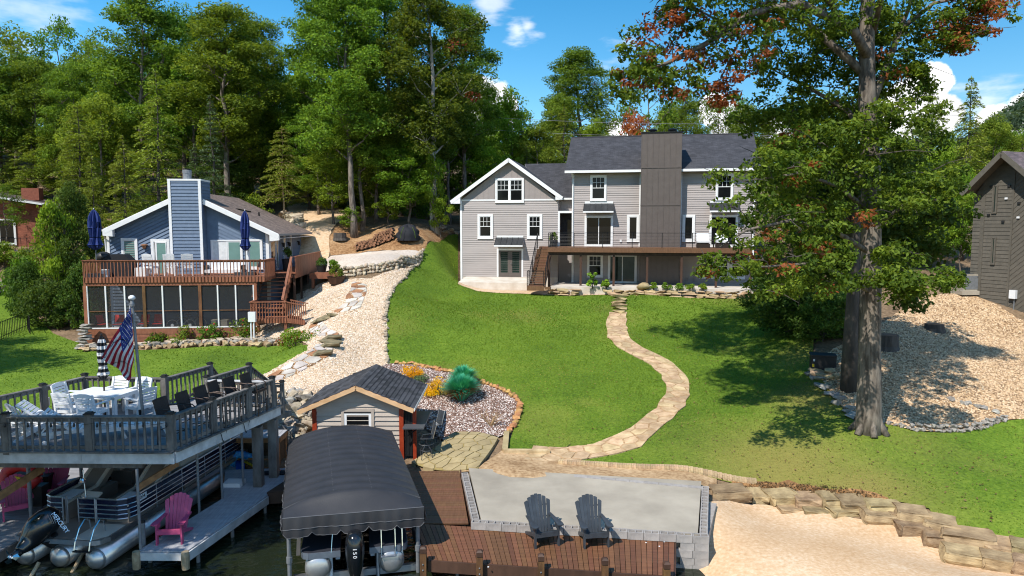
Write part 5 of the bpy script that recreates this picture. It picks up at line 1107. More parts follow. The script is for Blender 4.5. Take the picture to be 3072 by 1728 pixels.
MB().tube([cpt(0,j/20)+Vector((0,0,.004))for j in range(21)],.009,4).build('piping','canopy_seam',cv); MB().tube([cpt(.086,j/20)+Vector((0,0,.008))for j in range(21)],.006,4).build('piping','canopy_seam',cv)
for t in (.36,.64):
 for i in range(64):s=.1+i*.88/64; MB().tube([cpt(s,t)+Vector((0,0,.006)),cpt(s+.005,t)+Vector((0,0,.006))],.004,4).build('stitch','canopy_seam',cv)
for p,q,s_ in ((L0,L1,1),(R0,R1,-1)):
 for f in (.04,.9):
  c=p.lerp(q,f)+(R0-L0).normalized()*(.12*s_); MB().cyl((c.x,c.y,-1.2),(c.x,c.y,1.72),.05).build('lift_post','galv',cv); MB().cyl((c.x,c.y,.55),(c.x,c.y,.7),.07).build('collar','galv',cv)
a_=L0.lerp(L1,.05)+(R0-L0).normalized()*.2; b_=R0.lerp(R1,.05)-(R0-L0).normalized()*.15
MB().bar((a_.x,a_.y,.12),(b_.x,b_.y,.12),.12,.16).build('lift_beam','alu',cv)
MB().bar((a_.x+.05,a_.y+.1,-.1),(a_.x-1.2,a_.y+4.5,-.0),.1,.14).build('lift_rail','alu',cv)

def text(s,size,mat,parent,M,name='lettering',ext=.004):
 c=bpy.data.curves.new(name,'FONT'); c.body=s; c.size=size; c.extrude=ext; c.align_x='CENTER'; c.align_y='CENTER'; c.resolution_u=3
 o=bpy.data.objects.new('tmp',c); COL.objects.link(o); dg=bpy.context.evaluated_depsgraph_get(); me=bpy.data.meshes.new_from_object(o.evaluated_get(dg)); bpy.data.objects.remove(o); bpy.data.curves.remove(c)
 me.materials.clear(); me.materials.append(MATS[mat]); me.transform(M); return link(name,me,parent)
def axes(o,x,y,z):m=Matrix((x,y,z)).transposed().to_4x4(); m.translation=o; return m

# ------------------------------------------------------------------ second boat, on the lift under the canopy
SL,SR=PZ(*cr('M',372,640),.8),PZ(*cr('M',2022,480),.8); ya=math.atan2(SR.y-SL.y,SR.x-SL.x); m_=(SL+SR)/2
b2=thing('lifted_boat','pontoon boat on a lift under the black canopy, stern and outboard showing','boat',(m_.x,m_.y,0),ya)
hw=(SR-SL).length/2
mk('deck_carpet',(.018,.02,.03),(.012,.013,.02),.85,30); mk('alu_blue',(.30,.34,.40),(.24,.27,.32),.35,3,metal=.7)
for s in (-1,1):
 poly=[(s*.34,0),(s*(hw-.18),0),(s*(hw-.05),.06),(s*hw,.2),(s*hw,1.2),(s*.34,1.2)]
 d=MB().prism([(x,y,.79)for x,y in poly],(0,0,.04)).build('stern_deck','deck_carpet',b2)
 f=[(s*.34,0),(s*(hw-.18),0),(s*(hw-.05),.06),(s*hw,.2),(s*hw,1.2)]
 for a_,c_ in zip(f,f[1:]):MB().bar((a_[0],a_[1]-.012,.74),(c_[0],c_[1]-.012,.74),.025,.15).build('trim_rail','alu_blue',d)
 MB().tube([(s*.86,.05,.42),(s*.86,6.2,.42),(s*.86,6.8,.5)],[.31,.31,.05],20).build('pontoon','pontoon_alu',b2,True)
 MB().ball((s*.86,.05,.42),(.31,.13,.31),18).build('pontoon_end','pontoon_alu',b2,True)
 MB().box2((s*hw-.03,1.2,.83),(s*hw+.03,6.6,1.42)).build('fence_panel','navy_gloss',b2)
 MB().box2((s*.42-.05,.5,.36),(s*.42+.05,6,.75)).build('bracket','alu',b2)
MB().box2((-hw,1.2,.79),(hw,6.6,.83)).build('floor','deck_carpet',b2); MB().box2((-hw,1.2,.83),(hw,1.26,1.42)).build('fence_panel','navy_gloss',b2)
for x in (.62,.95,1.12):MB().tube([(x,.25,1.35),(x,.06,1.2),(x,-.04,.8),(x,-.06,.62)],.016,6).build('ladder_rail','chrome',b2)
MB().box2((.6,-.12,.58),(.98,.02,.61)).build('ladder_step','alu_blue',b2)
MB().tube([(-.5,.15,1.4),(-.55,-.02,.78)],.012,6).build('tie_rod','chrome',b2)
mo=MB().lathe([(.05,.62),(.14,.60),(.20,.5),(.225,.3),(.22,.05),(.19,-.22),(.13,-.42),(.1,-.62)],20,(0,-.28,.75),sy=1.25).build('outboard_cowl','black_gloss',b2,True)
MB().box2((-.05,-.42,-.35),(.05,-.12,.2)).build('drive_leg','black_gloss',mo); MB().prism([(s_[0],-.34,s_[1])for s_ in ((-.28,-.05),(-.1,.22),(-.06,.1),(-.1,-.3),(-.3,-.32))],(0,.04,0)).build('fin','pontoon_alu',b2); MB().prism([(s_[0],-.34,s_[1])for s_ in ((.28,-.05),(.1,.22),(.06,.1),(.1,-.3),(.3,-.32))],(0,.04,0)).build('fin','pontoon_alu',b2)
for i,ch_ in enumerate('150'):text(ch_,.13,'white_cloth',mo,axes(Vector((0.0,-.575+.012*i,1.06-i*.095)),Vector((0,0,-1)),Vector((1,0,0)),Vector((0,-1,0))),ext=.01)
for s in (-.55,.55):
 MB().cyl((s,-.05,-.9),(s-.02,.15,.62),.045,n=12).build('guide_pole','plastic_white' if s<0 else 'alu_blue',b2)
# ------------------------------------------------------------------ foliage
NR=np.random.default_rng(12)
def unit(a):return a/(np.linalg.norm(a,axis=-1,keepdims=True)+1e-9)
def leaves(P,size,lv,rng,up=.6,out=None,aspect=.55,droop=0.,outw=.5,axis=None):
 """Leaf quads: positions P (n,3), size scalar or (n,), shade value lv (n,). Returns vertices, values."""
 n=len(P); nor=rng.normal(size=(n,3)); nor[:,2]+=up*1.6
 if out is not None:nor+=out*outw*1.6
 nor=unit(nor)
 t=rng.normal(size=(n,3))if axis is None else axis+rng.normal(size=(n,3))*.35
 t[:,2]-=droop; t=unit(t-nor*(t*nor).sum(1,keepdims=True)); b=np.cross(nor,t)
 s=(np.ones(n)*size*rng.uniform(.7,1.3,n))[:,None]
 V=np.stack([P-t*s*.5,P+b*s*aspect*.5+nor*s*.06,P+t*s*.5,P-b*s*aspect*.5+nor*s*.06],1)
 return V.reshape(-1,3),np.repeat(lv,4)
def leafmesh(name,parts,mats):
 V=np.concatenate([p[0]for p in parts]); L=np.concatenate([p[1]for p in parts]).astype(np.float32); n=len(V)//4
 me=bpy.data.meshes.new(name); me.vertices.add(len(V)); me.vertices.foreach_set('co',V.astype(np.float32).ravel())
 me.loops.add(4*n); me.loops.foreach_set('vertex_index',np.arange(4*n,dtype=np.int32)); me.polygons.add(n); me.polygons.foreach_set('loop_start',np.arange(0,4*n,4,dtype=np.int32)); me.polygons.foreach_set('loop_total',np.full(n,4,dtype=np.int32))
 for m in (mats if isinstance(mats,list)else [mats]):me.materials.append(MATS[m])
 me.update(calc_edges=True); a=me.attributes.new('lv','FLOAT','POINT'); a.data.foreach_set('value',L); return me
def clumps(C,R,n,size,rng,flat=.5,up=.6,base=.5,spread=.28,center=None,brown=0.,aspect=.55,droop=0.,shell=.5):
 """n leaves round each clump centre."""
 m=len(C); R=np.broadcast_to(np.asarray(R,float),(m,)); d=unit(rng.normal(size=(m,n,3))); rr=rng.uniform(shell**3,1,(m,n,1))**(1/3)
 o=d*rr*R[:,None,None]; o[...,2]*=flat; P=(C[:,None,:]+o).reshape(-1,3)
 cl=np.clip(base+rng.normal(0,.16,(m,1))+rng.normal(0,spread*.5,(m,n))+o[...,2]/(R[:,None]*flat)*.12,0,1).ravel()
 if brown:cl[np.repeat(rng.random(m)<brown,n)]=2.
 out=unit(o.reshape(-1,3))if center is None else unit(P-center)
 return leaves(P,size,cl,rng,up,out,aspect,droop)
TRUNK_N=8
def wob(p,q,n,amp,rng):
 p,q=np.array(p,float),np.array(q,float); pts=[p+(q-p)*(i/n)for i in range(n+1)]
 for i in range(1,n):pts[i]=pts[i]+rng.normal(0,amp,3)*np.array([1,1,.4])
 return [tuple(a)for a in pts]
def broad(seed,H=18.,cr=4.6,base=.32,lobes=15,cpl=19,npc=92,leaf=.30,mat='leaf_wood',bark='bark_grey',tr=.26,prof=.7,brown=0.,clr=.95,lean=.3):
 """Broad-leaved tree: trunk with limbs (one mesh) and a crown of leaf clumps (one mesh)."""
 rng=np.random.default_rng(seed); tm=MB(); topx=rng.normal(0,lean,2)
 tp=wob((0,0,-.6),(topx[0],topx[1],H*.9),9,.12,rng); tm.tube(tp,[tr*(1.35 if i==0 else 1)*(1-.82*i/9)for i in range(10)],TRUNK_N)
 def axis(z):f=np.clip((z+.6)/(H*.9+.6),0,1)*9; i=min(8,int(f)); return np.array(tp[i])+(np.array(tp[i+1])-np.array(tp[i]))*(f-i)
 CC=[]; RR=[]
 for i in range(lobes):
  f=(i+.5)/lobes; z=H*(base+(1-base)*(.06+.88*f)); pr=math.sin(math.pi*min(1,(.16+.84*f)**.9))**prof*(1.0 if f<.85 else .8)
  a=i*2.4+rng.uniform(-.6,.6); rad=cr*pr*rng.uniform(.45,.8); lc=np.array([math.cos(a)*rad,math.sin(a)*rad,0])+axis(z); lc[2]=z
  lr=cr*rng.uniform(.30,.46)*(1 if f<.8 else .85)
  z0=max(H*base*.75,z-rad*.7-.5); p0=axis(z0); tm.tube(wob(p0,lc,4,.15,rng),[max(.03,tr*(1-.8*z0/H)*.5*(1-.75*k/4))for k in range(5)],5)
  d=unit(rng.normal(size=(cpl,3))); d[:,2]=d[:,2]*.75+.1; cpos=lc+d*lr*rng.uniform(.55,1.05,(cpl,1)); CC.append(cpos); RR.append(rng.uniform(.65,1.15,cpl)*clr)
  for k in range(0,cpl,4):tm.tube([tuple(lc-(0,0,lr*.2)),tuple(cpos[k])],[.035,.012],4)
 C=np.concatenate(CC); R_=np.concatenate(RR); sh=np.clip(.5+.0*C[:,2],0,1)
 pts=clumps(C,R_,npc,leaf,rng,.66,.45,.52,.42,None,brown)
 return (tm.mesh('trunk',bark,True),leafmesh('crown',[pts],mat),H,cr)
def conifer(seed,H=15.,Rm=3.4,base=.12,whorls=26,mat='leaf_hemlock',bark='bark_dark',tr=.2,leaf=.34,droop=.35,npb=46,pw=.8,aspect=.3):
 rng=np.random.default_rng(seed); tm=MB(); tp=wob((0,0,-.5),(0,0,H),8,.06,rng); tm.tube(tp,[tr*(1-.93*i/8)for i in range(9)],TRUNK_N); P=[]; A=[]; LV=[]
 for w in range(whorls):
  f=(w+rng.uniform(-.3,.3))/whorls; f=min(max(f,0),.985); z=H*(base+(1-base)*f); L=Rm*(1-f)**pw*rng.uniform(.75,1.1)+.15; nb=int(rng.integers(4,7))
  for b in range(nb):
   a=rng.uniform(0,6.28); l=L*rng.uniform(.7,1.15); dx,dy=math.cos(a),math.sin(a)
   e=(dx*l,dy*l,z-l*droop*rng.uniform(.5,1.2)+.15); tm.tube([(0,0,z),(dx*l*.5,dy*l*.5,z+.05),e],[.035*(1-f)+.012,.02,.006],4)
   n=max(8,int(npb*l/Rm)); t=rng.uniform(.15,1.,n)**.75; side=rng.normal(0,1,n)*.28*l*(1.05-t)**.6*1.0
   x=dx*l*t-dy*side; y=dy*l*t+dx*side; zz=z+.15*np.sin(math.pi*t)-(z-e[2])*t**1.5+rng.normal(0,.07,n)-np.abs(side)*.18
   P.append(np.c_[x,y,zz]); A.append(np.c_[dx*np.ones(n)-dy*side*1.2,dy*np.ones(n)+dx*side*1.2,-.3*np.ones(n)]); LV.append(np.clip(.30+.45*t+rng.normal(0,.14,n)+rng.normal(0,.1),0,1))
 P=np.concatenate(P); A=np.concatenate(A); LV=np.concatenate(LV)
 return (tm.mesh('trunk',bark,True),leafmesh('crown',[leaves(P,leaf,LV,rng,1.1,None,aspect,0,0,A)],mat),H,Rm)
PROTO={}
for i in range(4):PROTO['wood%d'%i]=broad(100+i,leaf=.235,cr=4.4+.3*i,base=(.30,.26,.40,.22)[i])
for i in range(2):PROTO['tall%d'%i]=broad(140+i,H=24,cr=4.3,base=.30,lobes=20,cpl=19,npc=96,leaf=.235,tr=.30,mat='leaf_wood',bark='bark_grey',prof=.55)
PROTO['syc']=broad(150,H=24,cr=4.6,base=.26,lobes=21,cpl=18,npc=90,leaf=.25,tr=.32,mat='leaf_oak',bark='bark_pale',prof=.5,brown=.012)
for i in range(2):PROTO['bright%d'%i]=broad(160+i,H=11,cr=3.4,base=.2,lobes=13,cpl=15,npc=84,leaf=.21,tr=.14,mat='leaf_bright',prof=.6,clr=.8)
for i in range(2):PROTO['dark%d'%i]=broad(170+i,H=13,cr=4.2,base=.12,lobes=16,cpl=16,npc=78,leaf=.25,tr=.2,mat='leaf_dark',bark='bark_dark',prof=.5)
for i in range(2):PROTO['hem%d'%i]=conifer(180+i,whorls=40,npb=125,leaf=.25,Rm=3.6)
PROTO['spruce']=conifer(190,H=14,Rm=2.4,mat='leaf_spruce',whorls=38,leaf=.2,droop=.2,npb=85,pw=.95)
PROTO['thin']=conifer(191,H=12,Rm=2.6,base=.38,mat='leaf_hemlock',bark='bark_tan',whorls=22,leaf=.24,npb=85,pw=.6,tr=.13)
for i in range(2):PROTO['sparse%d'%i]=broad(200+i,H=16,cr=4.2,base=.35,lobes=13,cpl=9,npc=42,leaf=.30,tr=.18,mat='leaf_wood',clr=.9)
for i in range(2):PROTO['sap%d'%i]=broad(210+i,H=6,cr=2.0,base=.25,lobes=8,cpl=9,npc=40,leaf=.24,tr=.07,mat='leaf_bright',clr=.6)
for i in range(2):PROTO['bush%d'%i]=broad(220+i,H=2.6,cr=1.9,base=.05,lobes=9,cpl=10,npc=44,leaf=.20,tr=.05,mat='leaf_wood',clr=.55,lean=.1)
PROTO['lowdark']=broad(225,H=4.6,cr=3.0,base=.03,lobes=14,cpl=14,npc=56,leaf=.24,tr=.1,mat='leaf_dark',bark='bark_dark',clr=.75,lean=.1)
PROTO['rust']=broad(230,H=8,cr=3.2,base=.35,lobes=9,cpl=8,npc=40,leaf=.28,tr=.12,mat='leaf_rust',clr=.7)
def tree(kind,px,d,top,wpx,label,group=None,name='tree',z=None,rz=None,cat='tree',bark=None):
 """px = picture column of the trunk, d = distance, top = picture row of the tip, wpx = crown width there."""
 tm,cm,H,cr_=PROTO[kind]; x=(px-CX)/FPX*d*(1.0); x=PY(px,680,d).x; zb=tz(x,d)if z is None else z; zt=PY(px,top,d).z
 sz=max(.25,(zt-zb)/H/.97); sx=(wpx/FPX*d/2)/cr_*.9
 t=thing(name,label,cat,(x,d,zb),rnd.uniform(0,6.28)if rz is None else rz,group)
 t.scale=(1,1,1); a=link('trunk',tm,t); b=link('crown',cm,t)
 for o in (a,b):o.scale=(sx,sx,sz)
 ts=min(1.6,max(.6,sz/max(.3,sx))); a.scale=(sx,sx,sz)
 return t
# the big oak in the right foreground: trunk, limbs and every leaf mass at its own place round it
oak=thing('oak_tree','tall oak with pale grey trunk and rusty dead leaf clusters, right of the lawn','tree',tuple(ground(2608,1290)),world=True)
ob=ground(2608,1290); D0=ob.y
def OP(px,py,dd=0):return PY(px,py,D0+dd)
axp=[OP(2608,1310),OP(2607,1240),OP(2609,1050),OP(2612,900),OP(2614,700),OP(2612,500),OP(2602,300),OP(2600,130),OP(2606,-60),OP(2600,-260),OP(2598,-430)]
tb=MB(); tb.tube([p-Vector((0,0,.2))if i==0 else p for i,p in enumerate(axp)],[.50,.41,.35,.33,.31,.30,.27,.24,.21,.16,.05],16)
for k in range(7):a=k*.9; tb.tube([ob+Vector((math.cos(a)*.6,math.sin(a)*.6,-.1)),ob+Vector((math.cos(a)*.34,math.sin(a)*.34,.25)),ob+Vector((math.cos(a)*.27,math.sin(a)*.27,.8))],[.12,.12,.05],7)
rng=np.random.default_rng(77)
# limb: list of (px, py, depth offset), start radius
LIMBS=[([(2604,230,0),(2480,120,.3),(2380,30,.8),(2280,-60,1.2)],.16),([(2608,180,0),(2560,90,-.8),(2400,10,-1.6),(2250,40,-2.2),(2120,130,-2.4),(2000,190,-2.4),(1880,225,-2.2)],.17),([(2520,60,-1),(2450,-60,-2),(2350,-140,-3)],.10),([(2606,330,0),(2660,200,.3),(2720,40,.8),(2770,-90,1.)],.15),([(2610,420,0),(2540,330,1.2),(2420,260,2.),(2320,210,2.5)],.12),
   ([(2700,90,.6),(2800,10,.6),(2900,-10,.2),(2960,40,-.2)],.08),([(2612,640,0),(2520,560,-.8),(2400,520,-1.6),(2260,540,-2.2)],.09),([(2612,760,0),(2500,690,-1.),(2380,660,-2),(2240,690,-2.6),(2160,740,-3)],.10),([(2612,690,0),(2720,610,-.6),(2810,600,-1.2)],.08),([(2614,880,0),(2540,830,-1.4),(2440,790,-2.2),(2300,800,-3),(2200,800,-3.4)],.08),([(2614,840,0),(2680,850,-1.4),(2770,850,-2.2)],.06),([(2612,470,0),(2720,430,.8),(2800,470,1.4)],.08),([(2612,560,0),(2520,480,1.5),(2440,430,2.5)],.08),([(2200,120,-2.4),(2150,60,-2.6),(2080,20,-2.6),(2020,-30,-2.6)],.05),([(2060,190,-2.4),(2070,250,-2.3),(2050,330,-2.2)],.03),([(2250,60,-2.2),(2190,180,-2.),(2170,270,-2.)],.03),([(2620,100,0),(2660,-80,-1.5),(2640,-200,-2.)],.1)]
for pts,r0 in LIMBS:
 P=[OP(*p)for p in pts]; tb.tube(P,[r0*(1-.8*i/(len(P)-1))for i in range(len(P))],7)
for e_ in ((3.6,25,19.6),(6,28,20.4),(1.6,27.5,20.6)):tb.tube([axp[8],axp[9]+Vector((-1.5,.5,.8)),Vector(e_)],[.14,.1,.03],7)  # limbs out to the unseen crown masses added for the lawn shade
ot=tb.build('trunk','bark_grey',oak,True)
# leaf masses: (px, py, dd, rx, ry, rz in metres, clumps, brown share)
MASS=[(2400,60,-1,2.0,1.6,.9,26,.05),(2280,10,-1.5,1.3,1.3,.8,15,.15),(2240,130,-2.2,1.0,1.0,.9,11,.5),(2120,110,-2.4,1.1,1.0,.8,10,.6),(2010,130,-2.4,.9,.9,.9,9,.75),(1900,170,-2.3,.7,.8,.75,8,.4),(1930,240,-2.3,.9,.8,.5,8,.1),(1870,250,-2.2,.6,.7,.5,6,0),(2050,240,-2.3,.9,.8,.5,8,.45),(2165,230,-2.1,.7,.7,.8,8,.7),(2175,290,-2.0,.35,.4,.35,4,1.),(2060,30,-2.6,1.0,.9,.5,8,.35),(1990,-10,-2.6,.7,.8,.5,6,.4),
  (2480,30,.5,2.2,2,.9,24,0),(2600,-40,0,2.6,2.4,1.1,30,.02),(2760,30,.5,1.7,1.6,1.0,22,.04),(2560,130,1.5,1.6,1.4,.8,18,0),(2440,170,1.5,1.2,1.2,.8,14,.02),(2360,230,2,1.0,1.0,.7,10,.03),(2490,260,1.6,1.3,1.2,.9,16,.02),(2700,150,.5,1.3,1.2,1.0,16,.05),(2830,90,.2,1.1,1.1,.8,12,.15),(2900,40,0,.9,.9,.7,9,.8),(2960,60,-.2,.7,.8,.6,8,.95),(2890,110,0,.8,.8,.45,8,.6),(2985,10,-.2,.5,.6,.4,4,.9),(2850,120,.2,.6,.6,.4,5,.3),
  (2660,230,.6,1.1,1.1,.6,12,.02),(2720,250,.6,.8,.8,.6,8,0),(2780,225,.8,.6,.6,.4,5,0),(2470,370,1.8,1.5,1.4,.8,18,.02),(2380,330,2,.9,.9,.6,8,.0),(2270,340,1.5,.7,.7,.45,6,0),(2310,370,1.5,.8,.8,.4,6,0),(2230,370,1.4,.6,.6,.4,4,0),
  (2540,400,-1,1.1,1.0,.5,12,.01),(2450,430,-1.2,1.3,1.2,.6,16,.02),(2660,350,-1,1.1,1.1,.6,12,0),(2740,330,-.4,.9,.9,.5,9,0),(2740,420,.5,1.2,1.1,.7,13,0),(2380,500,-1.6,1.2,1.1,.6,14,.12),(2300,490,-1.8,.8,.8,.5,9,.05),(2500,520,-1.2,1.3,1.2,.6,14,.02),(2650,460,-1.2,1.2,1.1,.6,13,0),(2780,520,.2,1.1,1.1,.7,12,0),(2700,560,-.8,1.1,1.,.6,11,0),(2420,590,.5,1.5,1.4,.8,16,.02),(2810,600,-.6,.9,.9,.5,8,0),
  (2230,545,-2.2,.7,.8,.35,4,.0),(2150,535,-2.3,.5,.5,.25,3,0),(2270,610,-2.4,.6,.7,.4,4,0),(2190,620,-2.5,.45,.5,.25,2,0),(2340,650,-2.,1.1,1.1,.6,12,.04),(2450,660,-1.6,1.2,1.1,.5,12,.1),(2520,650,-1.4,.9,.8,.4,7,.12),(2680,640,-1.2,1.1,1.0,.45,10,.02),(2260,690,-2.6,.8,.8,.45,6,.04),(2160,690,-3.,.4,.5,.3,3,0),(2190,790,-3.4,.8,.8,.4,8,.02),(2120,800,-3.5,.45,.5,.3,4,0),(2290,780,-3.1,1.0,.9,.5,10,.1),(2390,770,-2.6,1.1,1.0,.55,12,.1),(2480,760,-2,1.0,1.0,.5,10,.05),(2500,850,-2,.9,.9,.35,8,.03),(2400,860,-2.4,.9,.9,.4,8,.06),(2300,870,-3.,.8,.8,.35,6,.08),(2680,760,-1.4,.9,.9,.4,9,0),(2760,845,-2,1.2,1.0,.3,16,0),(2830,830,-2,.5,.6,.22,6,0),(2690,830,-2.2,.9,.8,.3,10,0),(2680,870,-1.8,.8,.8,.3,8,0),(2330,570,1,.9,.9,.5,7,.15),(2560,310,1.4,1.5,1.4,.9,14,.02),
  (2350,160,2.2,1.2,1.2,.9,12,.02),(2630,150,1.5,1.8,1.6,1.,18,.02),(2520,-190,0,2.4,2.4,1.3,22,.02),(2350,-110,-1.5,2.2,2.,1.1,18,.1),(2150,-60,-2.4,1.6,1.5,.8,12,.3)]
parts=[]
for px,py,dd,ax_,ay_,az_,n,br in MASS:
 c=np.array(OP(px,py,dd)); d=unit(rng.normal(size=(n,3)))*rng.uniform(.3,1,(n,1))**.5; n2=int(n*(1.9 if py<330 or dd>0 else 1.75 if px>2340 else 1.45)); d=unit(rng.normal(size=(n2,3)))*rng.uniform(.3,1,(n2,1))**.5; C=c+d*np.array([ax_,ay_,az_])*1.05
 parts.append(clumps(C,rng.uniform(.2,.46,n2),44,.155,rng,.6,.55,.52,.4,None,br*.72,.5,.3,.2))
 for k in range(0,n,2):tb2=None
for x,y,z,n in ((1.5,25.5,20.3,16),(3.6,23.2,19.4,16),(4.2,27,20.6,18),(6.2,24.2,19.6,14),(6.2,28.6,21,16),(2.6,29.4,21.4,14),(8,26.2,20.4,12),(.4,27.6,21,12),(4.6,31,22,12),(9.6,24,19,12),(2.8,26.6,20.4,16),(5.4,25.8,20,16),(3.4,28.8,21.2,14),(7.2,29.6,21.4,12),(3,22,17.8,16),(4.8,21.5,17.2,16),(2,20.8,18,14),(6,22.5,17.6,14)): # unseen crown masses added above the frame to throw shade on the lawn
 d=unit(rng.normal(size=(n,3)))*rng.uniform(.3,1,(n,1))**.5; parts.append(clumps(np.array([x,y,z])+d*np.array([1.7,1.7,.8]),rng.uniform(.6,1.0,n),90,.24,rng,.6,.55,.5,.35,None,.02))
ocr=leafmesh('crown',parts,'leaf_oak'); link('crown',ocr,oak)
tw=MB()
for px,py,dd,ax_,ay_,az_,n,br in MASS:
 c=OP(px,py,dd)
 for k in range(3):v=rng.normal(size=3); e=c+Vector((v[0]*ax_*.7,v[1]*ay_*.7,v[2]*az_*.6)); tw.tube([c,(c+e)/2+Vector((0,0,.08)),e],[.022,.015,.006],4)
stuff(tw.build('twigs','bark_dark',oak))
def fork(name,label,px,py,pts_list,bark):pass
t2=thing('maple_tree','double stemmed dark barked tree close behind the big oak trunk','tree',tuple(ground(2560,1165)),world=True); q0=ground(2560,1165)
b=MB()
for pl in ([(2548,1175,0),(2552,1000,0),(2560,860,0),(2570,600,.3),(2560,420,.6)],[(2585,1165,.1),(2580,1000,.1),(2578,850,.1),(2540,620,.6),(2480,480,1.2)]):b.tube([PY(x,y,q0.y+o)for x,y,o in pl],[.36,.26,.22,.16,.06],10)
b.build('trunk','bark_dark',t2,True)
M2=[(2500,500,.5,2,2,1.2,24),(2650,520,1.5,2.2,2,1.2,26),(2760,640,2,1.8,1.8,1.1,22),(2400,620,1.,1.8,1.8,1.,22),(2600,680,1.6,1.9,1.8,.9,20),(2480,740,2.2,1.8,1.8,.8,30),(2600,380,1.5,2.,1.8,1.1,26),(2480,330,2.,1.7,1.6,1.,22),(2580,800,1.5,1.8,1.6,.7,22),(2480,600,1.2,1.8,1.6,1.,24),(2700,700,1.6,1.6,1.6,.9,20),(2700,780,1.6,1.2,1.2,.7,12),(2400,820,2.5,1.6,1.5,.8,16),(2780,740,1.2,.8,.8,.6,9),(2730,900,.2,.5,.5,.5,6),(2800,560,2.4,1.3,1.3,1.,14)]
link('crown',leafmesh('crown',[clumps(np.array(PY(x,y,q0.y+o))+unit(rng.normal(size=(n,3)))*rng.uniform(.3,1,(n,1))*np.array([a1,a2,a3]),rng.uniform(.4,.7,n),54,.22,rng,.6,.5,.4,.3,None,.01)for x,y,o,a1,a2,a3,n in M2],'leaf_dark'),t2)

# ------------------------------------------------------------------ the woods
T=tree
gl,gc,gr='trees of the wood on the left hill','trees of the wood behind the drive','trees beyond the grey house'
T('tall0',430,66,-10,330,'tall oak standing highest over the left wood, left of the blue chimney',gl); T('tall1',690,62,12,360,'tall oak with long bare trunk behind the blue house chimney',gl); T('tall0',800,70,60,260,'tall tree at the right end of the left wood, beside the gap of sky',gl)
T('wood1',560,74,40,280,'leafy tree between the two tallest oaks of the left wood',gl)
T('sparse0',60,84,95,260,'thin crowned pale tree on the skyline at the far left',gl); T('sparse1',215,88,68,220,'thin crowned pale tree on the skyline, second from the far left',gl); T('sparse0',310,82,120,170,'small thin crowned tree on the skyline left of the tallest oak',gl)
T('wood0',-40,70,140,300,'leafy tree cut by the left picture edge',gl); T('wood2',110,72,190,270,'leafy tree below the thin crowned skyline trees',gl); T('wood3',250,70,205,240,'leafy tree with orange tinged top in the left wood',gl); T('wood1',350,72,170,230,'leafy tree just left of the tallest oak',gl)
T('hem0',485,54,230,330,'large olive green hemlock behind the blue house, left of its chimney',gl); T('hem1',250,55,330,300,'olive green hemlock left of the largest hemlock',gl); T('hem0',110,70,380,230,'olive green hemlock near the far left house',gl); T('hem1',380,51,420,250,'low olive green hemlock just behind the left roof slope of the blue house',gl); T('hem0',20,71,330,240,'dark hemlock at the left edge above the brick house',gl)
T('spruce',645,56,300,190,'blue green spruce right of the blue chimney',gl); T('spruce',590,58,440,150,'small blue green spruce just above the right roof slope',gl)
T('thin',853,55,390,190,'slender pine with bare tan trunk beside the drive',gl)
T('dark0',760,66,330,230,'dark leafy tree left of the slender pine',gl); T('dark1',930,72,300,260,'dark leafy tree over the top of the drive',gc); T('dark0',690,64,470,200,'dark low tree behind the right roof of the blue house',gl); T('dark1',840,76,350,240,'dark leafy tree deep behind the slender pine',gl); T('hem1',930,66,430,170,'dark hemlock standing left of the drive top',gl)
T('wood2',300,62,300,260,'leafy tree filling the middle of the left wood',gl); T('wood0',600,66,180,260,'leafy tree right of the largest hemlock',gl); T('wood3',740,70,150,260,'leafy tree below the crown of the right tall oak',gl); T('wood1',180,70,400,240,'leafy tree above the brick house roof',gl)
# group right of the drive
T('tall1',1063,56,-40,330,'tall grey trunked tree standing by the woodpile',gc); T('tall0',1085,57.5,120,230,'thin second trunk close beside the tall tree at the woodpile',gc); T('syc',1307,58,-60,360,'tall sycamore with patchy white bark left of the grey house',gc); T('tall0',1180,64,-30,340,'tall tree between the grey trunk and the white sycamore',gc); T('tall1',1400,66,20,260,'tall tree right behind the white sycamore',gc); T('tall1',990,66,0,300,'tall tree leaning over the drive, left of the grey trunk',gc)
T('wood1',1130,60,330,260,'leafy tree of middle height above the woodpile',gc); T('wood3',960,62,330,220,'leafy tree of middle height right of the drive',gc); T('bright0',1000,58,420,230,'bright green maple overhanging the drive',gc); T('bright1',1230,58,430,240,'bright green maple between the two pale trunks',gc); T('sap0',1165,57.5,590,90,'sapling right of the woodpile',gc); T('sap1',1048,56.5,620,90,'sapling in front of the tall grey trunk',gc); T('sap0',1322,57.4,590,80,'leafy suckers round the foot of the sycamore',gc); T('sap1',1306,57.3,470,80,'ivy like growth up the middle of the sycamore trunk',gc)
T('dark0',1200,68,420,280,'dark tree in the shade behind the woodpile',gc); T('dark1',1080,70,380,280,'dark tree in the shade behind the grey trunk',gc); T('dark0',1330,70,420,260,'dark tree behind the sycamore',gc); T('wood2',1350,66,250,240,'leafy tree right of the sycamore crown',gc); T('dark1',1000,78,440,240,'dark tree at the head of the drive',gc)
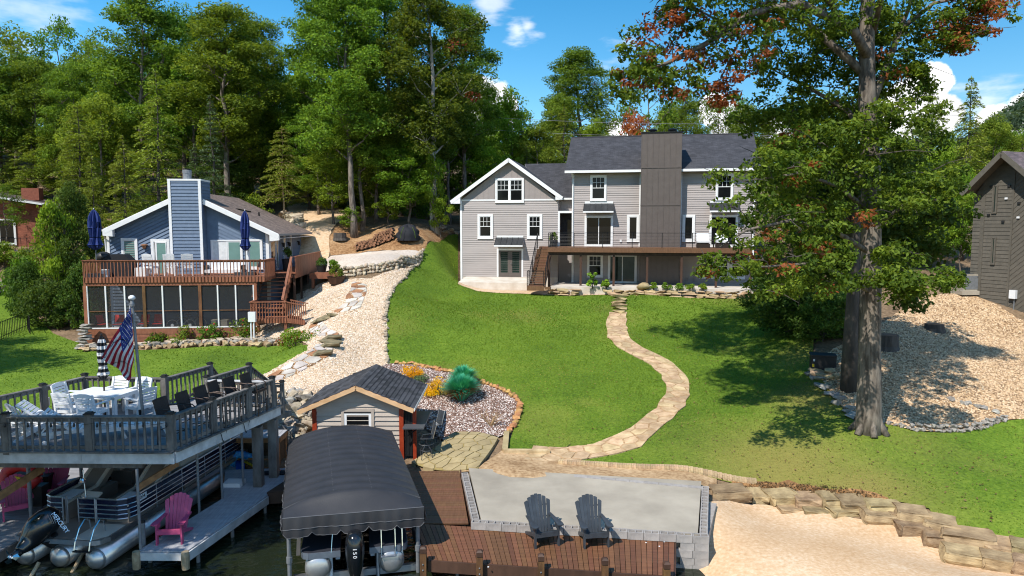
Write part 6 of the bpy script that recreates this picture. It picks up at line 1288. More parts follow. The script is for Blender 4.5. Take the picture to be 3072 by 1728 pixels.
# behind the grey house
T('bright1',1540,72,285,230,'bright green tree above the left gable of the grey house',gr); T('bright0',1430,68,440,220,'bright green tree just left of the grey gable',gr); T('wood0',1670,80,300,200,'leafy tree left of the tallest tree behind the grey house',gr); T('tall0',1740,84,150,270,'tall full crowned tree behind the grey house, left of the brown chimney',gr); T('hem0',1690,72,330,190,'dark pine just above the link roof of the grey house',gr); T('wood1',1620,70,380,210,'leafy tree between grey gable and main roof',gr); T('bright1',1790,78,370,150,'small bright tree left of the main roof',gr); T('sparse1',1950,78,190,210,'tall thin crowned tree behind the brown chimney',gr); T('wood3',2050,84,285,210,'round leafy tree right of the brown chimney',gr); T('rust',1890,76,350,170,'small rusty leaved tree left of the brown chimney',gr); T('sparse0',2150,86,300,160,'thin crowned tree above the right roof end',gr); T('wood2',2250,82,330,190,'leafy tree behind the right roof end',gr); T('sparse1',2210,90,300,150,'thin tree in front of the white cloud',gr); T('wood0',2000,90,330,200,'low leafy tree behind the brown chimney',gr); T('wood1',1500,84,330,260,'leafy tree under the cloud left of the bright tree',gr); T('hem1',1580,66,440,150,'small dark pine behind the grey gable',gr)
# right side
gx_='trees between the oak and the brown house'
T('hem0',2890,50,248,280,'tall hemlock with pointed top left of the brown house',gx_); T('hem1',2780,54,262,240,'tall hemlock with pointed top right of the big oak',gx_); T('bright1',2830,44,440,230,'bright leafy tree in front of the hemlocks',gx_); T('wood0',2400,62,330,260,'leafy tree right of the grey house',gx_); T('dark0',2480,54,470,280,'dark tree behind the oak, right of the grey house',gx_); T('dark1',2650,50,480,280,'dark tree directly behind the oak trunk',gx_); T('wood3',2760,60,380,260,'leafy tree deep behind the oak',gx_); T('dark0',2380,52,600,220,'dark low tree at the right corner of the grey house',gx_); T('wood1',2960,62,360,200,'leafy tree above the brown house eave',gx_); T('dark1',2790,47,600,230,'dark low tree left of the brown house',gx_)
T('bright0',2890,43,520,130,'young tan trunked tree close to the brown house wall',gx_,bark=1)
for (px,d,top,w,lab)in [(2430,39,800,190,'dark spreading shrub on the lawn edge left of the oak'),(2330,44,830,170,'dark shrub beside the right end of the terrace'),(2490,34.5,930,190,'dark low shrub nearest the oak trunk'),(2560,40,820,190,'dark shrub behind the double trunk'),(2680,42,800,160,'dark shrub at the top of the stony slope'),(2395,35.5,850,270,'broad dark shrub closest to the lawn, left of the oak'),(2480,33.5,880,230,'dark shrub behind the black box'),(2345,40,850,230,'dark shrub between terrace corner and oak')]:T('lowdark',px,d,top,w,lab,'dark shrubs under the oak','shrub',cat='shrub')
# left side below the brick house
T('dark0',222,47,570,190,'dark bushy tree left of the screened porch','trees left of the blue house'); T('sap1',168,46,610,120,'young open tree with pale stem left of the porch','trees left of the blue house'); T('lowdark',240,45,800,150,'dark bush against the left end of the porch','trees left of the blue house','shrub',cat='shrub'); T('lowdark',130,45,850,190,'dark bush at the end of the wire fence','trees left of the blue house','shrub',cat='shrub'); T('hem1',285,52,470,190,'hemlock close behind the left corner of the blue house','trees left of the blue house'); T('bush0',60,52,780,120,'green bush below the brick house balcony','trees left of the blue house','shrub',cat='shrub')
for px,d,top,w,kd,lab in ((5,57,735,130,'bush1','green bush under the brick house balcony at the picture edge'),(115,56,730,120,'bush0','green bush right of the brick house balcony'),(75,49,800,140,'lowdark','dark bush above the far left stone wall'),(20,60,560,150,'sparse1','thin leafy tree in front of the brick house wall')):T(kd,px,d,top,w,lab,'shrubs round the brick house','shrub',cat='shrub')
# shoreline trees beyond the left edge of the picture: their shade falls on the boathouse and the left lawn
for kind,x,y,zt_,w,lab in [('wood1',-15.9,12.0,14.4,4.5,'leafy shore tree just outside the left picture edge'),('wood3',-33.5,26.5,17,5.2,'leafy tree on the left lawn outside the picture edge'),('dark0',-38,31,18,5.2,'dark tree beside the left lawn outside the picture edge')]:
 tm,cm,H_,c_=PROTO[kind]; zb=max(.3,tz(x,y)); t=thing('tree',lab,'tree',(x,y,zb),rnd.uniform(0,6)); s=w/c_
 for n_,me_ in (('trunk',tm),('crown',cm)):o=link(n_,me_,t); o.scale=(s,s,(zt_-zb)/H_)
# second and third rows of the wood, seen only as crowns
r=random.Random(42); kinds=['wood0','wood1','wood2','wood3','hem0','hem1','dark0','dark1']
for i in range(46):
 px=-250+i*41+r.uniform(-15,15); d=r.uniform(78,112); base_top=150 if px<950 else 210 if px<1450 else 345
 if 1440<px:base_top=395
 T(r.choice(kinds),px,d,base_top+r.uniform(10,110),r.uniform(170,240),'leafy tree in the back rows of the wood, only its crown in view','trees in the back rows of the wood')
for i in range(22):
 px=1480+i*75+r.uniform(-20,20); d=r.uniform(90,130)
 T(r.choice(kinds[:4]+['hem0']),px,d,r.uniform(400,440)if px<2850 else r.uniform(390,420),r.uniform(130,180),'distant leafy tree on the low ridge behind the grey house','trees on the low ridge')
for i in range(26):
 px=60+i*55+r.uniform(-20,20); d=r.uniform(58,76)
 if 860<px<1000:d=r.uniform(78,90)
 if 1330<px:continue
 T('bush%d'%(i%2),px,d,PY(px,0,d).z*0+(680-(tz(PY(px,680,d).x,d)+r.uniform(2,3.5)-CAM_H)*FPX/d),r.uniform(80,120),'leafy undergrowth bush in the shade of the wood','undergrowth bushes in the wood','bush',cat='bush')
rng=np.random.default_rng(5); n=900; xx=rng.uniform(105,230,n); yy=rng.uniform(190,270,n); zz=TZ(xx,yy)+np.clip((xx-.6*yy)/30,0,1)*np.clip((yy-120)/80,0,1)*22+rng.uniform(3,11,n)
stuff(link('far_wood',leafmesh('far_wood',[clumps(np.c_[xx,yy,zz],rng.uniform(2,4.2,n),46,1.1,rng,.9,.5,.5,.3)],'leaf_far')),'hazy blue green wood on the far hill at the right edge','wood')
# ------------------------------------------------------------------ upper boathouse deck
ZU,ZR=2.83,3.76
FR,BR_=PZ(519,1353,ZU),PZ(816,1135,ZR)
FR=xy(FR); BRk=xy(BR_); BLk=xy(PZ(254,1126,ZR)); ML=xy(PZ(128,1157,ZR)); LL=Vector((-14.6,19.2,0)); FL=Vector((-15.6,FR.y+.1,0)); MB_=xy(PZ(493,1131,ZR)); WB=xy(PZ(630,1093,ZR)); WR=xy(PZ(747,1094,ZR)); WF=xy(PZ(620,1132,ZR))
ud=thing('boathouse_deck','weathered grey upper deck with baluster railing on steel poles over the boat slip','deck',(-11,20,ZU),world=True)
out=[FL,FR,BRk,WF,MB_,BLk,ML,LL]
yy=FR.y
i=0
pl2=[(p.x,p.y)for p in (FL,FR,BRk,Vector((-7.6,22.3,0)),BLk,Vector((-16,19.6,0)))]
while yy<22.6:
 q=clip_half(clip_half(pl2,0,1,yy+.134),0,-1,-yy)
 if len(q)>2:MB().prism([(x,y,ZU-.035)for x,y in q],(0,0,.035)).build('deck_board','weathered_board',ud)
 yy+=.14
def ux(f):return MB_.lerp(WB,f),WF.lerp(WR,f)
for i in range(14):
 a_,b_=ux(i/14); c_,d_=ux((i+.94)/14); MB().prism([(p.x,p.y,ZU-.03)for p in (a_,b_,d_,c_)],(0,0,.035)).build('deck_board','weathered_board',ud)
MB().prism([(p.x,p.y,ZU-.2)for p in (FL+Vector((.1,.1,0)),FR+Vector((-.1,.1,0)),BRk+Vector((-.15,-.1,0)),BLk,LL)],(0,0,.15)).build('joists','weathered',ud)
o_=Vector((0,-.06,0)); rdir=(BRk-FR).normalized(); ro=Vector((rdir.y,-rdir.x,0))*.06
faceboard(FL+o_,FR+o_+ro,ZU-.31,ZU-.02,'fascia_white',ud,n=3,t=.05); faceboard(FR+ro,BRk+ro+rdir*.3,ZU-.31,ZU-.02,'fascia_white',ud,n=3,t=.05)
faceboard(FL+o_*2,FR+o_*2+ro,ZU-.018,ZU+.02,'weathered',ud,'trim_board',t=.12,n=3); faceboard(FR+ro*1.6,BRk+ro*1.6+rdir*.3,ZU-.018,ZU+.02,'weathered',ud,'trim_board',t=.12,n=3)
faceboard(FL+Vector((0,.25,0)),FR+Vector((-.9,.25,0)),ZU-.52,ZU-.31,'weathered',ud,'beam',t=.1)
faceboard(BRk+ro+rdir*.1+Vector((-1.6,-1.9,0)),BRk+ro+rdir*.9,ZU-.5,ZU-.32,'weathered',ud,'beam',t=.12)
for f_ in (.6,1.05):p=FR.lerp(BRk,.55+f_*.42)+Vector((-.1,.3,0)); MB().box2((p.x-.13,p.y-.13,.2),(p.x+.13,p.y+.13,ZU-.45)).build('timber_post','weathered',ud)
def rail(par,p,q,z0,z1,zb0=None,posts=(1,1),sp=.185,top='weathered',hp=.07):
 """One railing run: top rail, bottom rail, balusters, square posts with dark caps. z0/z1 floor heights at both ends."""
 p,q=xy(p),xy(q); d=(q-p); L=d.length; d.normalize(); H_=.86; P=p+Vector((0,0,z0)); Q=q+Vector((0,0,z1)); u=Vector((0,0,1))
 MB().bar(P+u*(H_+.02),Q+u*(H_+.02),.15,.04).build('top_rail',top,par); MB().bar(P+u*(H_-.06),Q+u*(H_-.06),.04,.09).build('sub_rail','weathered',par); MB().bar(P+u*.09,Q+u*.09,.04,.09).build('bottom_rail','weathered',par)
 n=max(1,int(L/sp)); off=Vector((d.y,-d.x,0))*.035; sl=(z1-z0)/L
 for i in range(n):
  c=P.lerp(Q,(i+.5)/n)+off; MB().box((c.x,c.y,c.z+.42),(.045,.04,.84),math.atan2(d.y,d.x)).build('baluster','weathered',par)
 for e,k in ((P,posts[0]),(Q,posts[1])):
  if k:
   b=MB().box((e.x,e.y,e.z+.43),(hp*2,hp*2,1.04),math.atan2(d.y,d.x)).build('post','weathered',par)
   zc=e.z+.95; s=hp+.025; MB().box((e.x,e.y,zc+.015),(s*2,s*2,.03),math.atan2(d.y,d.x)).box((e.x,e.y,zc+.045),(s*1.3,s*1.3,.03),math.atan2(d.y,d.x)).build('post_cap','black_plastic',b)
fr1,fr2=xy(PZ(280,1239,ZR)),xy(PZ(42,1235,ZR)); fr1.y=fr2.y=FR.y+.02
fr3=Vector((fr2.x-1.85,FR.y+.04,0))
FRi=FR+Vector((-.05,.05,0))
rail(ud,fr3,fr2,ZU,ZU,posts=(1,0)); rail(ud,fr2,fr1,ZU,ZU,posts=(1,0)); rail(ud,fr1,FRi,ZU,ZU,posts=(1,1),hp=.08)
r1,r2=FRi.lerp(BRk,.36),FRi.lerp(BRk,.72); rail(ud,FRi,r1,ZU,ZU,posts=(0,1)); rail(ud,r1,r2,ZU,ZU,posts=(0,1)); rail(ud,r2,BRk,ZU,ZU,posts=(0,1))
e_=BRk+rdir*.55; rail(ud,BRk,e_,ZU-.1,ZU-.25,posts=(0,1),hp=.05)
rail(ud,LL,ML,ZU,ZU,posts=(0,1)); rail(ud,ML,BLk,ZU,ZU,posts=(0,1)); rail(ud,BLk,MB_,ZU,ZU,posts=(0,1)); rail(ud,MB_,WB,ZU,ZU,posts=(0,1)); rail(ud,WF,WR,ZU,ZU,posts=(1,1)); rail(ud,WF,BRk,ZU-.05,ZU-.05,posts=(0,0),top='fascia_white')
fl_=LL+(LL-ML).normalized()*1.6; rail(ud,fl_,LL,ZU,ZU,posts=(0,1))
se,s2=xy(PZ(660,1122,2.85)),xy(PZ(782,1135,2.8))
for a_,b_ in ((WB,Vector((WB.x-.35,WB.y+2.4,0))),(WR,Vector((WR.x-.1,WR.y+2.4,0)))):rail(ud,a_,b_,ZU,tz(b_.x,b_.y)+.0,posts=(0,1),sp=.2)
for i in range(6):y=WB.y+.1+i*.38; z=ZU-(i+1)*.15; MB().box2((WB.x-.15,y,z-.04),(WR.x,y+.36,z)).build('tread','weathered_board',ud)
for a_,b_ in (((415,1392),(422,1648)),((594,1355),(598,1537)),((661,1328),(667,1495)),((727,1300),(730,1455)),((509,1400),(512,1515))):
 q=PZ(*b_,.5); MB().cyl((q.x,q.y,-1.2 if a_[0]!= 415 else .5),(q.x,q.y,ZU-.28),.036).build('steel_pole','galv',ud)
for x,y in ((-13.2,18.6),(-12.9,20.4),(-13.0,22.2)):MB().cyl((x,y,-1.2),(x,y,ZU-.3),.05).build('steel_pole','galv',ud)
a_,b_=PY(*cr('N',0,530),17.2),PY(*cr('N',500,205),18.3); a_=a_+(a_-b_)*.3; MB().bar(a_,b_,.06,.2).build('brace','timber',ud)
a_,b_=PY(*cr('N',1575,440),17.6),PY(*cr('U',1060,775),18.4); MB().bar(a_,b_,.06,.16).build('brace','timber',ud)
sl_=thing('string_lights','string of small black lamp holders under the front deck railing','string lights',(-11,FR.y,ZU+.7),world=True)
pts=[Vector((-14.5+i*.29,FR.y-.09,ZU+.76-.05*abs(math.sin(i*1.57))))for i in range(21)]; MB().tube(pts,.006,4).build('cable','black_plastic',sl_)
for p in pts[::2]:MB().lathe([(.012,.03),(.02,0),(.03,-.05),(.015,-.09)],8,(p.x,p.y,p.z-.03)).build('lamp','black_plastic',sl_)
dc=thing('extension_cord','loose black cord lying along the right edge of the upper deck','cord',tuple(FR.lerp(BRk,.5)+Vector((0,0,ZU))),world=True)
pts=[]
for i in range(40):f_=i/39; p=FR.lerp(BRk,.12+f_*.58)+ro*1.7; pts.append(p+Vector((0,0,ZU+.03-(.34*math.sin((f_-.45)/.14*math.pi)if .45<f_<.59 else 0)-(.4*math.sin((f_-.85)/.15*math.pi)if f_>.85 else 0)))+ro*(.5*math.sin(i*.8)))
MB().tube(pts,.011,5).build('cable','black_plastic',dc)
ub=thing('junction_box','small grey white box on a short post by the left deck railing','box',tuple(PZ(*cr('W',635,730),ZU)),world=True); q=PZ(*cr('W',635,730),ZU); MB().box2((q.x-.03,q.y-.03,ZU),(q.x+.03,q.y+.03,ZU+.25)).build('post','galv',ub); MB().box2((q.x-.1,q.y-.06,ZU+.25),(q.x+.08,q.y+.06,ZU+.5)).build('box','plastic_white',ub)

# flagpole and flag
fp=thing('flagpole','tall galvanised flagpole with a white ball at the corner of the upper deck','flagpole',tuple(PZ(413,1343,ZU)),world=True)
q0,q1=PZ(413,1343,ZU),PY(396,905,18.0)
q0.y=18.0
MB().tube([q0,q0.lerp(q1,.8),q1],[.04,.036,.034],10).build('pole','galv',fp); MB().lathe([(.04,-.14),(.06,-.12),(.06,-.05),(.045,0),(.03,.04)],12,tuple(q1)).build('truck','galv',fp); MB().ball(tuple(q1+Vector((0,0,.10))),(.085,.085,.07),14).build('ball','plastic_white',fp,True)
MB().tube([q1+Vector((-.06,-.02,-.1)),q1+Vector((-.05,-.03,-.8)),q0.lerp(q1,.4)+Vector((-.05,-.03,0)),q0.lerp(q1,.2)+Vector((-.05,-.03,0))],.006,4).build('halyard','plastic_white',fp); MB().box(tuple(q0.lerp(q1,.22)+Vector((-.05,-.05,0))),(.04,.05,.16)).build('cleat','black_metal',fp)
fl=thing('flag','american flag hanging in slanted folds from the flagpole','flag',tuple(q1),world=True)
dF=q1.y-.04
HT,HB=PY(391,922,dF-.08),PY(400,1080,dF-.08); FT,FB=PY(302,1072,dF+.05),PY(388,1142,dF-.08)
NU,NV=28,26
def fpt(u,v):
 a=HT.lerp(FT,u); b=HB.lerp(FB,u); p=a.lerp(b,v); p=p+Vector((0,.07*math.sin(v*9+u*3)*u+.05*math.sin(u*7+v*2.5),0)); p.x+=.05*math.sin(v*6.2+1)*u*(1-u)*2; p.z-=.12*math.sin(math.pi*u)*(v-.2); return p
fm=MB()
for j in range(26):
 for i in range(NU):
  mi=2 if (i/NU<.42 and j<14)else (0 if (j//2)%2==0 else 1)
  fm.add([fpt(i/NU,j/26),fpt((i+1)/NU,j/26),fpt((i+1)/NU,(j+1)/26),fpt(i/NU,(j+1)/26)],[(0,1,2,3)],mi)
fo=fm.build('cloth',['flag_red','white_cloth','flag_blue'],fl)
bm=bmesh.new(); bm.from_mesh(fo.data); bmesh.ops.remove_doubles(bm,verts=bm.verts,dist=.0005); bm.to_mesh(fo.data); bm.free(); fo.data.polygons.foreach_set('use_smooth',[True]*len(fo.data.polygons))
stv=MB()
for jr in range(9):
 for ic in range(6 if jr%2==0 else 5):
  u=.035+(ic+(.5 if jr%2 else 0))*.066; v=.03+jr*.056; c=fpt(u,v)+Vector((.0,-.012,0)); du=(fpt(u+.01,v)-fpt(u,v)).normalized(); dv=(fpt(u,v+.01)-fpt(u,v)).normalized()
  stv.add([c+(du*math.sin(k*math.pi/5)+dv*-math.cos(k*math.pi/5))*(.021 if k%2==0 else .009)for k in range(10)],[tuple(range(10))])
stuff(stv.build('stars','white_cloth',fo))

# ------------------------------------------------------------------ furniture on the upper deck
def slat_chair(label,group):
 t=thing('patio_chair',label,'chair',group=group); m='plastic_white'
 for s in (-1,1):
  MB().box2((s*.27-.03,-.27,0),(s*.27+.03,-.21,.63)).build('leg',m,t); MB().prism([(s*.27-.03,.20,0),(s*.27-.03,.26,0),(s*.27-.03,.30,.62),(s*.27-.03,.38,.93),(s*.27-.03,.33,.94),(s*.27-.03,.22,.5)],(.06,0,0)).build('leg',m,t)
  MB().box2((s*.27-.045,-.30,.63),(s*.27+.045,.30,.66)).build('arm',m,t); MB().box2((s*.27-.025,-.21,.34),(s*.27+.025,.22,.42)).build('side_rail',m,t)
 MB().box2((-.24,-.26,.34),(.24,-.235,.42)).build('apron',m,t); MB().box2((-.24,.23,.34),(.24,.255,.42)).build('apron',m,t)
 for i in range(5):MB().box2((-.25,-.27+i*.1,.42),(.25,-.185+i*.1,.44)).build('seat_slat',m,t)
 for i in range(5):
  z=.50+i*.085; y=.245+(z-.42)*.22; h=.062 if i<4 else .1
  MB().prism([(-.24,y,z),(.24,y,z),(.24,y+h*.22,z+h),(.1,y+h*.22,z+h+(.03 if i==4 else 0)),(-.1,y+h*.22,z+h+(.03 if i==4 else 0)),(-.24,y+h*.22,z+h)],(0,.022,0)).build('back_slat',m,t)
 return t
tq=(xy(PZ(223,1180,3.58))+xy(PZ(362,1186,3.58))+xy(PZ(254,1167,3.58))+xy(PZ(404,1167,3.58)))/4
ta=math.atan2(PZ(362,1186,3.58).y-PZ(223,1180,3.58).y,PZ(362,1186,3.58).x-PZ(223,1180,3.58).x)-RD(2)
tb_=thing('patio_table','long white slatted dining table on the upper deck','table',(tq.x,tq.y,ZU),ta)
for i in range(7):MB().box2((-.8,-.5+i*.143,.72),(.8,-.5+i*.143+.136,.75)).build('table_slat','plastic_white',tb_)
MB().box2((-.78,-.47,.64),(.78,-.44,.719)).box2((-.78,.44,.64),(.78,.47,.719)).box2((-.78,-.44,.64),(-.75,.44,.719)).box2((.75,-.44,.64),(.78,.44,.719)).build('apron','plastic_white',tb_)
for x in (-.72,.72):
 for y in (-.42,.42):MB().box2((x-.05,y-.05,0),(x+.05,y+.05,.72)).build('leg','plastic_white',tb_)
gch='white chairs round the dining table'
def at_table(x,y):c,s=math.cos(ta),math.sin(ta); return (tq.x+x*c-y*s,tq.y+x*s+y*c,ZU)
ch0=slat_chair('white slatted chair at the near side of the table, its back to us, left one',gch); ch0.location=at_table(-.42,-.78); ch0.rotation_euler=(0,0,ta+math.pi)
dup(ch0,at_table(.36,-.82),ta+math.pi+.05,'white slatted chair at the near side of the table, its back to us, right one'); dup(ch0,at_table(-.38,.82),ta,'white slatted chair on the far side of the table under the striped umbrella'); dup(ch0,at_table(.42,.84),ta-.05,'white slatted chair on the far side of the table beside the flagpole')
dup(ch0,at_table(-1.2,.0),ta+math.pi/2+.1,'white slatted chair at the left end of the table'); dup(ch0,at_table(1.25,-.02),ta-math.pi/2-.2,'white slatted chair at the right end of the table, turned outward')
def closed_umbrella(name,label,loc,h0,h1,h2,mats,r0,stripes=0,lean=(0,0),group=None):
 """Folded parasol: pole, folded cloth with pleats gathered by a tie, cap."""
 t=thing(name,label,'umbrella',loc,0,group); MB().cyl((0,0,0),(lean[0],lean[1],h2),.025).build('pole','galv' if not stripes else 'bronze_metal',t)
 prof=[(0,.05),(.04,r0*.55),(.12,r0*.98),(.2,r0*.78),(.3,r0*.62),(.4,r0*.7),(.55,r0*.78),(.7,r0*.75),(.82,r0*.66),(.9,r0*.5),(.97,r0*.28),(1,.03)]
 n=24; b=MB(); K=40; rings=[]
 for k in range(K+1):
  f=k/K; rad=np.interp(f,[p[0]for p in prof],[p[1]for p in prof]); z=h0+(h1-h0)*f; cx=lean[0]*z/h2; cy=lean[1]*z/h2
  rings.append([(cx+rad*(1+.28*math.cos(a*8))*math.cos(a+f*.5),cy+rad*(1+.28*math.cos(a*8))*math.sin(a+f*.5),z)for a in [2*math.pi*j/48 for j in range(48)]])
 for k in range(K):
  for j in range(48):b.add([rings[k][j],rings[k][(j+1)%48],rings[k+1][(j+1)%48],rings[k+1][j]],[(0,1,2,3)],(int(k/K*stripes)%2)if stripes else 0)
 o=b.build('folded_canopy',mats,t); bm=bmesh.new(); bm.from_mesh(o.data); bmesh.ops.remove_doubles(bm,verts=bm.verts,dist=.001); bm.to_mesh(o.data); bm.free(); o.data.polygons.foreach_set('use_smooth',[True]*len(o.data.polygons))
 MB().ball((lean[0],lean[1],h2),.035,8).build('finial',mats[0]if stripes else 'plastic_white',t); return t
closed_umbrella('striped_umbrella','closed black and white striped umbrella standing through the white table',(tq.x-.04,tq.y+.1,ZU),1.1,2.42,2.46,['black_cloth','white_cloth'],.15,13)
def lounger(label,group):
 t=thing('sun_lounger',label,'lounger',group=group); m='plastic_white'
 for s in (-1,1):
  MB().box2((s*.32-.02,-1.3,.28),(s*.32+.02,.72,.36)).build('side_rail',m,t)
  for y in (-1.15,.45):MB().bar((s*.32,y,.30),(s*.33,y+(.12 if y>0 else -.12),0),.05,.06).build('leg',m,t)
  MB().cyl((s*.35,.60,.07),(s*.31,.60,.07),.07,n=12).build('wheel',m,t); MB().bar((s*.29,.02,.36),(s*.29,.62,.86),.04,.05).build('back_rail',m,t); MB().bar((s*.27,.42,.68),(s*.27,.66,.34),.03,.04).build('prop',m,t)
 for i in range(13):y=-1.28+i*.1; MB().box2((-.29,y,.355),(.29,y+.085,.375)).build('seat_slat',m,t)
 for i in range(8):f=i/8; y0,z0=.03+.6*f,.385+.5*f; MB().prism([(-.29,y0,z0),(-.29,y0+.055,z0+.046),(-.29,y0+.042,z0+.062),(-.29,y0-.013,z0+.016)],(.58,0,0)).build('back_slat',m,t)
 return t
gl_='white sun loungers on the upper deck'
def onU(k,x,y,z=ZU):return PZ(*cr(k,x,y),z)
q=onU('W',820,1130); lo=lounger('white slatted lounger behind the middle of the front railing',gl_); lo.location=(q.x+.2,q.y+.25,ZU); lo.rotation_euler=(0,0,RD(112))
q=onU('W',1560,1120); dup(lo,(q.x-.2,q.y+.35,ZU),RD(118),'white slatted lounger by the right front corner post'); q=onU('W',480,1040); dup(lo,(q.x,q.y+.5,ZU),RD(108),'white slatted lounger nearest the left front post'); q=onU('W',-60,1050); dup(lo,(q.x-.3,q.y+.3,ZU),RD(100),'white slatted lounger cut by the left picture edge')
q=onU('W',260,1110); w5=dup(c1,(q.x,q.y+.5,ZU),RD(150),'white garden chair with tall back behind the left front post',None)
del w5['group']
for o in w5.children:o.data=o.data.copy(); o.data.materials[0]=MATS['plastic_white']
def bar_chair(label,group):
 t=thing('bar_chair',label,'chair',group=group)
 for s in (-1,1):
  MB().cyl((s*.25,-.25,0),(s*.23,-.22,.74),.016,n=6).build('leg','dark_bronze',t); MB().cyl((s*.25,.25,0),(s*.23,.23,.74),.016,n=6).build('leg','dark_bronze',t)
  MB().tube([(s*.25,.24,.98),(s*.27,.05,1.0),(s*.27,-.16,.98),(s*.26,-.22,.93),(s*.25,-.22,.74)],.018,6).build('arm','dark_bronze',t)
  MB().cyl((s*.25,-.24,.3),(s*.25,.24,.3),.012,n=6).build('side_stretcher','dark_bronze',t)
 MB().cyl((-.24,-.24,.36),(.24,-.24,.36),.014,n=6).build('foot_rest','dark_bronze',t); MB().cyl((-.24,.24,.42),(.24,.24,.42),.012,n=6).build('back_stretcher','dark_bronze',t)
 MB().box2((-.26,-.25,.70),(.26,.24,.77)).build('seat','wicker',t)
 P=[[(x,.22+.12*f+.03*(x/.26)**2*-1,.76+.47*f)for x in (-.27,-.14,0,.14,.27)]for f in (0,.25,.5,.75,1)]; Q=[[(p[0],p[1]+.03,p[2])for p in r_]for r_ in P]
 b=MB().grid(P).grid(Q,flip=True); b.add([P[-1][0],P[-1][-1],Q[-1][-1],Q[-1][0]],[(0,1,2,3)]).add([P[0][0],P[-1][0],Q[-1][0],Q[0][0]],[(0,1,2,3)]).add([P[0][-1],P[-1][-1],Q[-1][-1],Q[0][-1]],[(0,1,2,3)]); b.build('backrest','wicker',t)
 return t
gb='dark wicker bar chairs along the right railing'; bars=[((285,520),'dark wicker bar chair closest to the front corner post, a white towel on its seat'),((575,440),'second dark wicker bar chair from the front corner post'),((815,365),'third dark wicker bar chair from the front corner post'),((995,295),'fourth dark wicker bar chair from the front, pulled slightly left'),((1200,240),'fifth dark wicker bar chair from the front corner post'),((1430,190),'farthest dark wicker bar chair, beside the walkway railing')]
bc0=None
for (x,y),lab in bars:
 q=onU('V',x,y,ZU+1.22); L=(q.x+.28,q.y-.05,ZU); rz=RD(-72)+math.pi+RD(0)+rnd.uniform(-.12,.12); rz=math.atan2(rdir.y,rdir.x)+RD(4)+rnd.uniform(-.1,.1)
 if bc0 is None:bc0=bar_chair(lab,gb); bc0.location=L; bc0.rotation_euler=(0,0,rz)
 else:dup(bc0,L,rz,lab)
q=bc0.location; tag(MB().prism([(q[0]-.05,q[1]-.12,ZU+.775),(q[0]+.16,q[1]-.05,ZU+.775),(q[0]+.12,q[1]+.1,ZU+.8),(q[0]-.08,q[1]+.06,ZU+.79)],(0,0,.05)).build('towel','plastic_white'),'small folded white towel on the front wicker bar chair','towel')

# ------------------------------------------------------------------ lower docks
DLz=.5
ld=thing('lower_dock','grey board boat dock with pale bumpers right of the pontoon boat','dock',tuple(PZ(*cr('U',960,1300),DLz)),world=True)
def Uz(x,y,z=DLz):return PZ(*cr('U',x,y),z)
q0,q1,q2,q3=Uz(820,1300),Uz(1112,1302),Uz(1594,968),Uz(1330,985)
boards(ld,q0,q1,q2,q3,40,DLz,'dock_board',along=1)
boards(ld,Uz(1330,983),Uz(1594,966),Uz(1790,800),Uz(1345,815),26,DLz-.004,'dock_board',along=1)
faceboard(q0+Vector((0,-.03,0)),q1+Vector((0,-.03,0)),DLz-.22,DLz-.03,'fascia_white',ld); faceboard(q1+Vector((.03,0,0)),q2+Vector((.03,0,0)),DLz-.26,DLz-.03,'fascia_white',ld,n=2); faceboard(q0+Vector((-.03,0,0)),q3+Vector((-.03,0,0)),DLz-.26,DLz-.03,'weathered',ld,n=2)
for q in (q0,q1):MB().lathe([(.09,-.42),(.1,-.1),(.085,.02),(.0,.03)],12,(q.x,q.y-.06,DLz)).build('bumper','pole_tan',ld)
for f_ in (.1,.5,.95):
 for a_,b_ in ((q0,q3),(q1,q2)):p=a_.lerp(b_,f_); MB().cyl((p.x,p.y+.1,-1.4),(p.x,p.y+.1,DLz-.05),.05).build('pile','galv',ld)
p=Uz(858,1255); MB().cyl((p.x,p.y,.2),(p.x,p.y,DLz+.55),.055).build('mooring_post','galv',ld); MB().cyl((p.x,p.y,DLz+.55),(p.x,p.y,DLz+.6),.06).build('cap','black_plastic',ld)
sb=tag(MB().box2((Uz(1330,920).x,Uz(1330,920).y,.1),(Uz(1440,915).x,Uz(1330,920).y+.45,.62)).build('step_box','plastic_white'),'white plastic step box at the back of the grey dock','box')
sd_=thing('side_dock','short dark brown dock piece joining the boat lift','dock',tuple(PZ(*cr('S',270,930),.6)),world=True)
boards(sd_,PZ(*cr('S',214,912),.56),PZ(*cr('S',340,905),.56),PZ(*cr('S',350,830),.56),PZ(*cr('S',330,838),.56),8,.56,'stain_brown',along=1); faceboard(PZ(*cr('S',214,912),.56),PZ(*cr('S',345,905),.56),.2,.55,'stain_brown',sd_); MB().cyl((-6.9,20.6,-1.2),(-6.9,20.6,.5),.05).build('pile','galv',sd_)
ll=thing('left_dock','weathered board dock on the left side of the pontoon boat','dock',(-14.5,18,.45),world=True)
boards(ll,Vector((-17,16.3,0)),Vector((-12.75,16.6,0)),Vector((-12.6,23.6,0)),Vector((-17,23.6,0)),48,.46,'weathered_board',along=1)
faceboard(Vector((-17,16.27,0)),Vector((-12.75,16.57,0)),.2,.45,'weathered',ll); faceboard(Vector((-12.72,16.6,0)),Vector((-12.57,23.6,0)),.2,.45,'weathered',ll)
for y in (17,20,23):MB().cyl((-13,y,-1.4),(-13,y,.42),.06).build('pile','galv',ll)
pk=dup(c1,(0,0,0),0,'pink slatted garden chair alone on the grey boat dock'); del pk['group']; seat_at(pk,Uz(940,1262),Uz(1090,1255),DLz)
for o in pk.children:o.data=o.data.copy(); o.data.materials[0]=MATS['pink_plastic']
pk['group']='pink garden chairs by the boats'
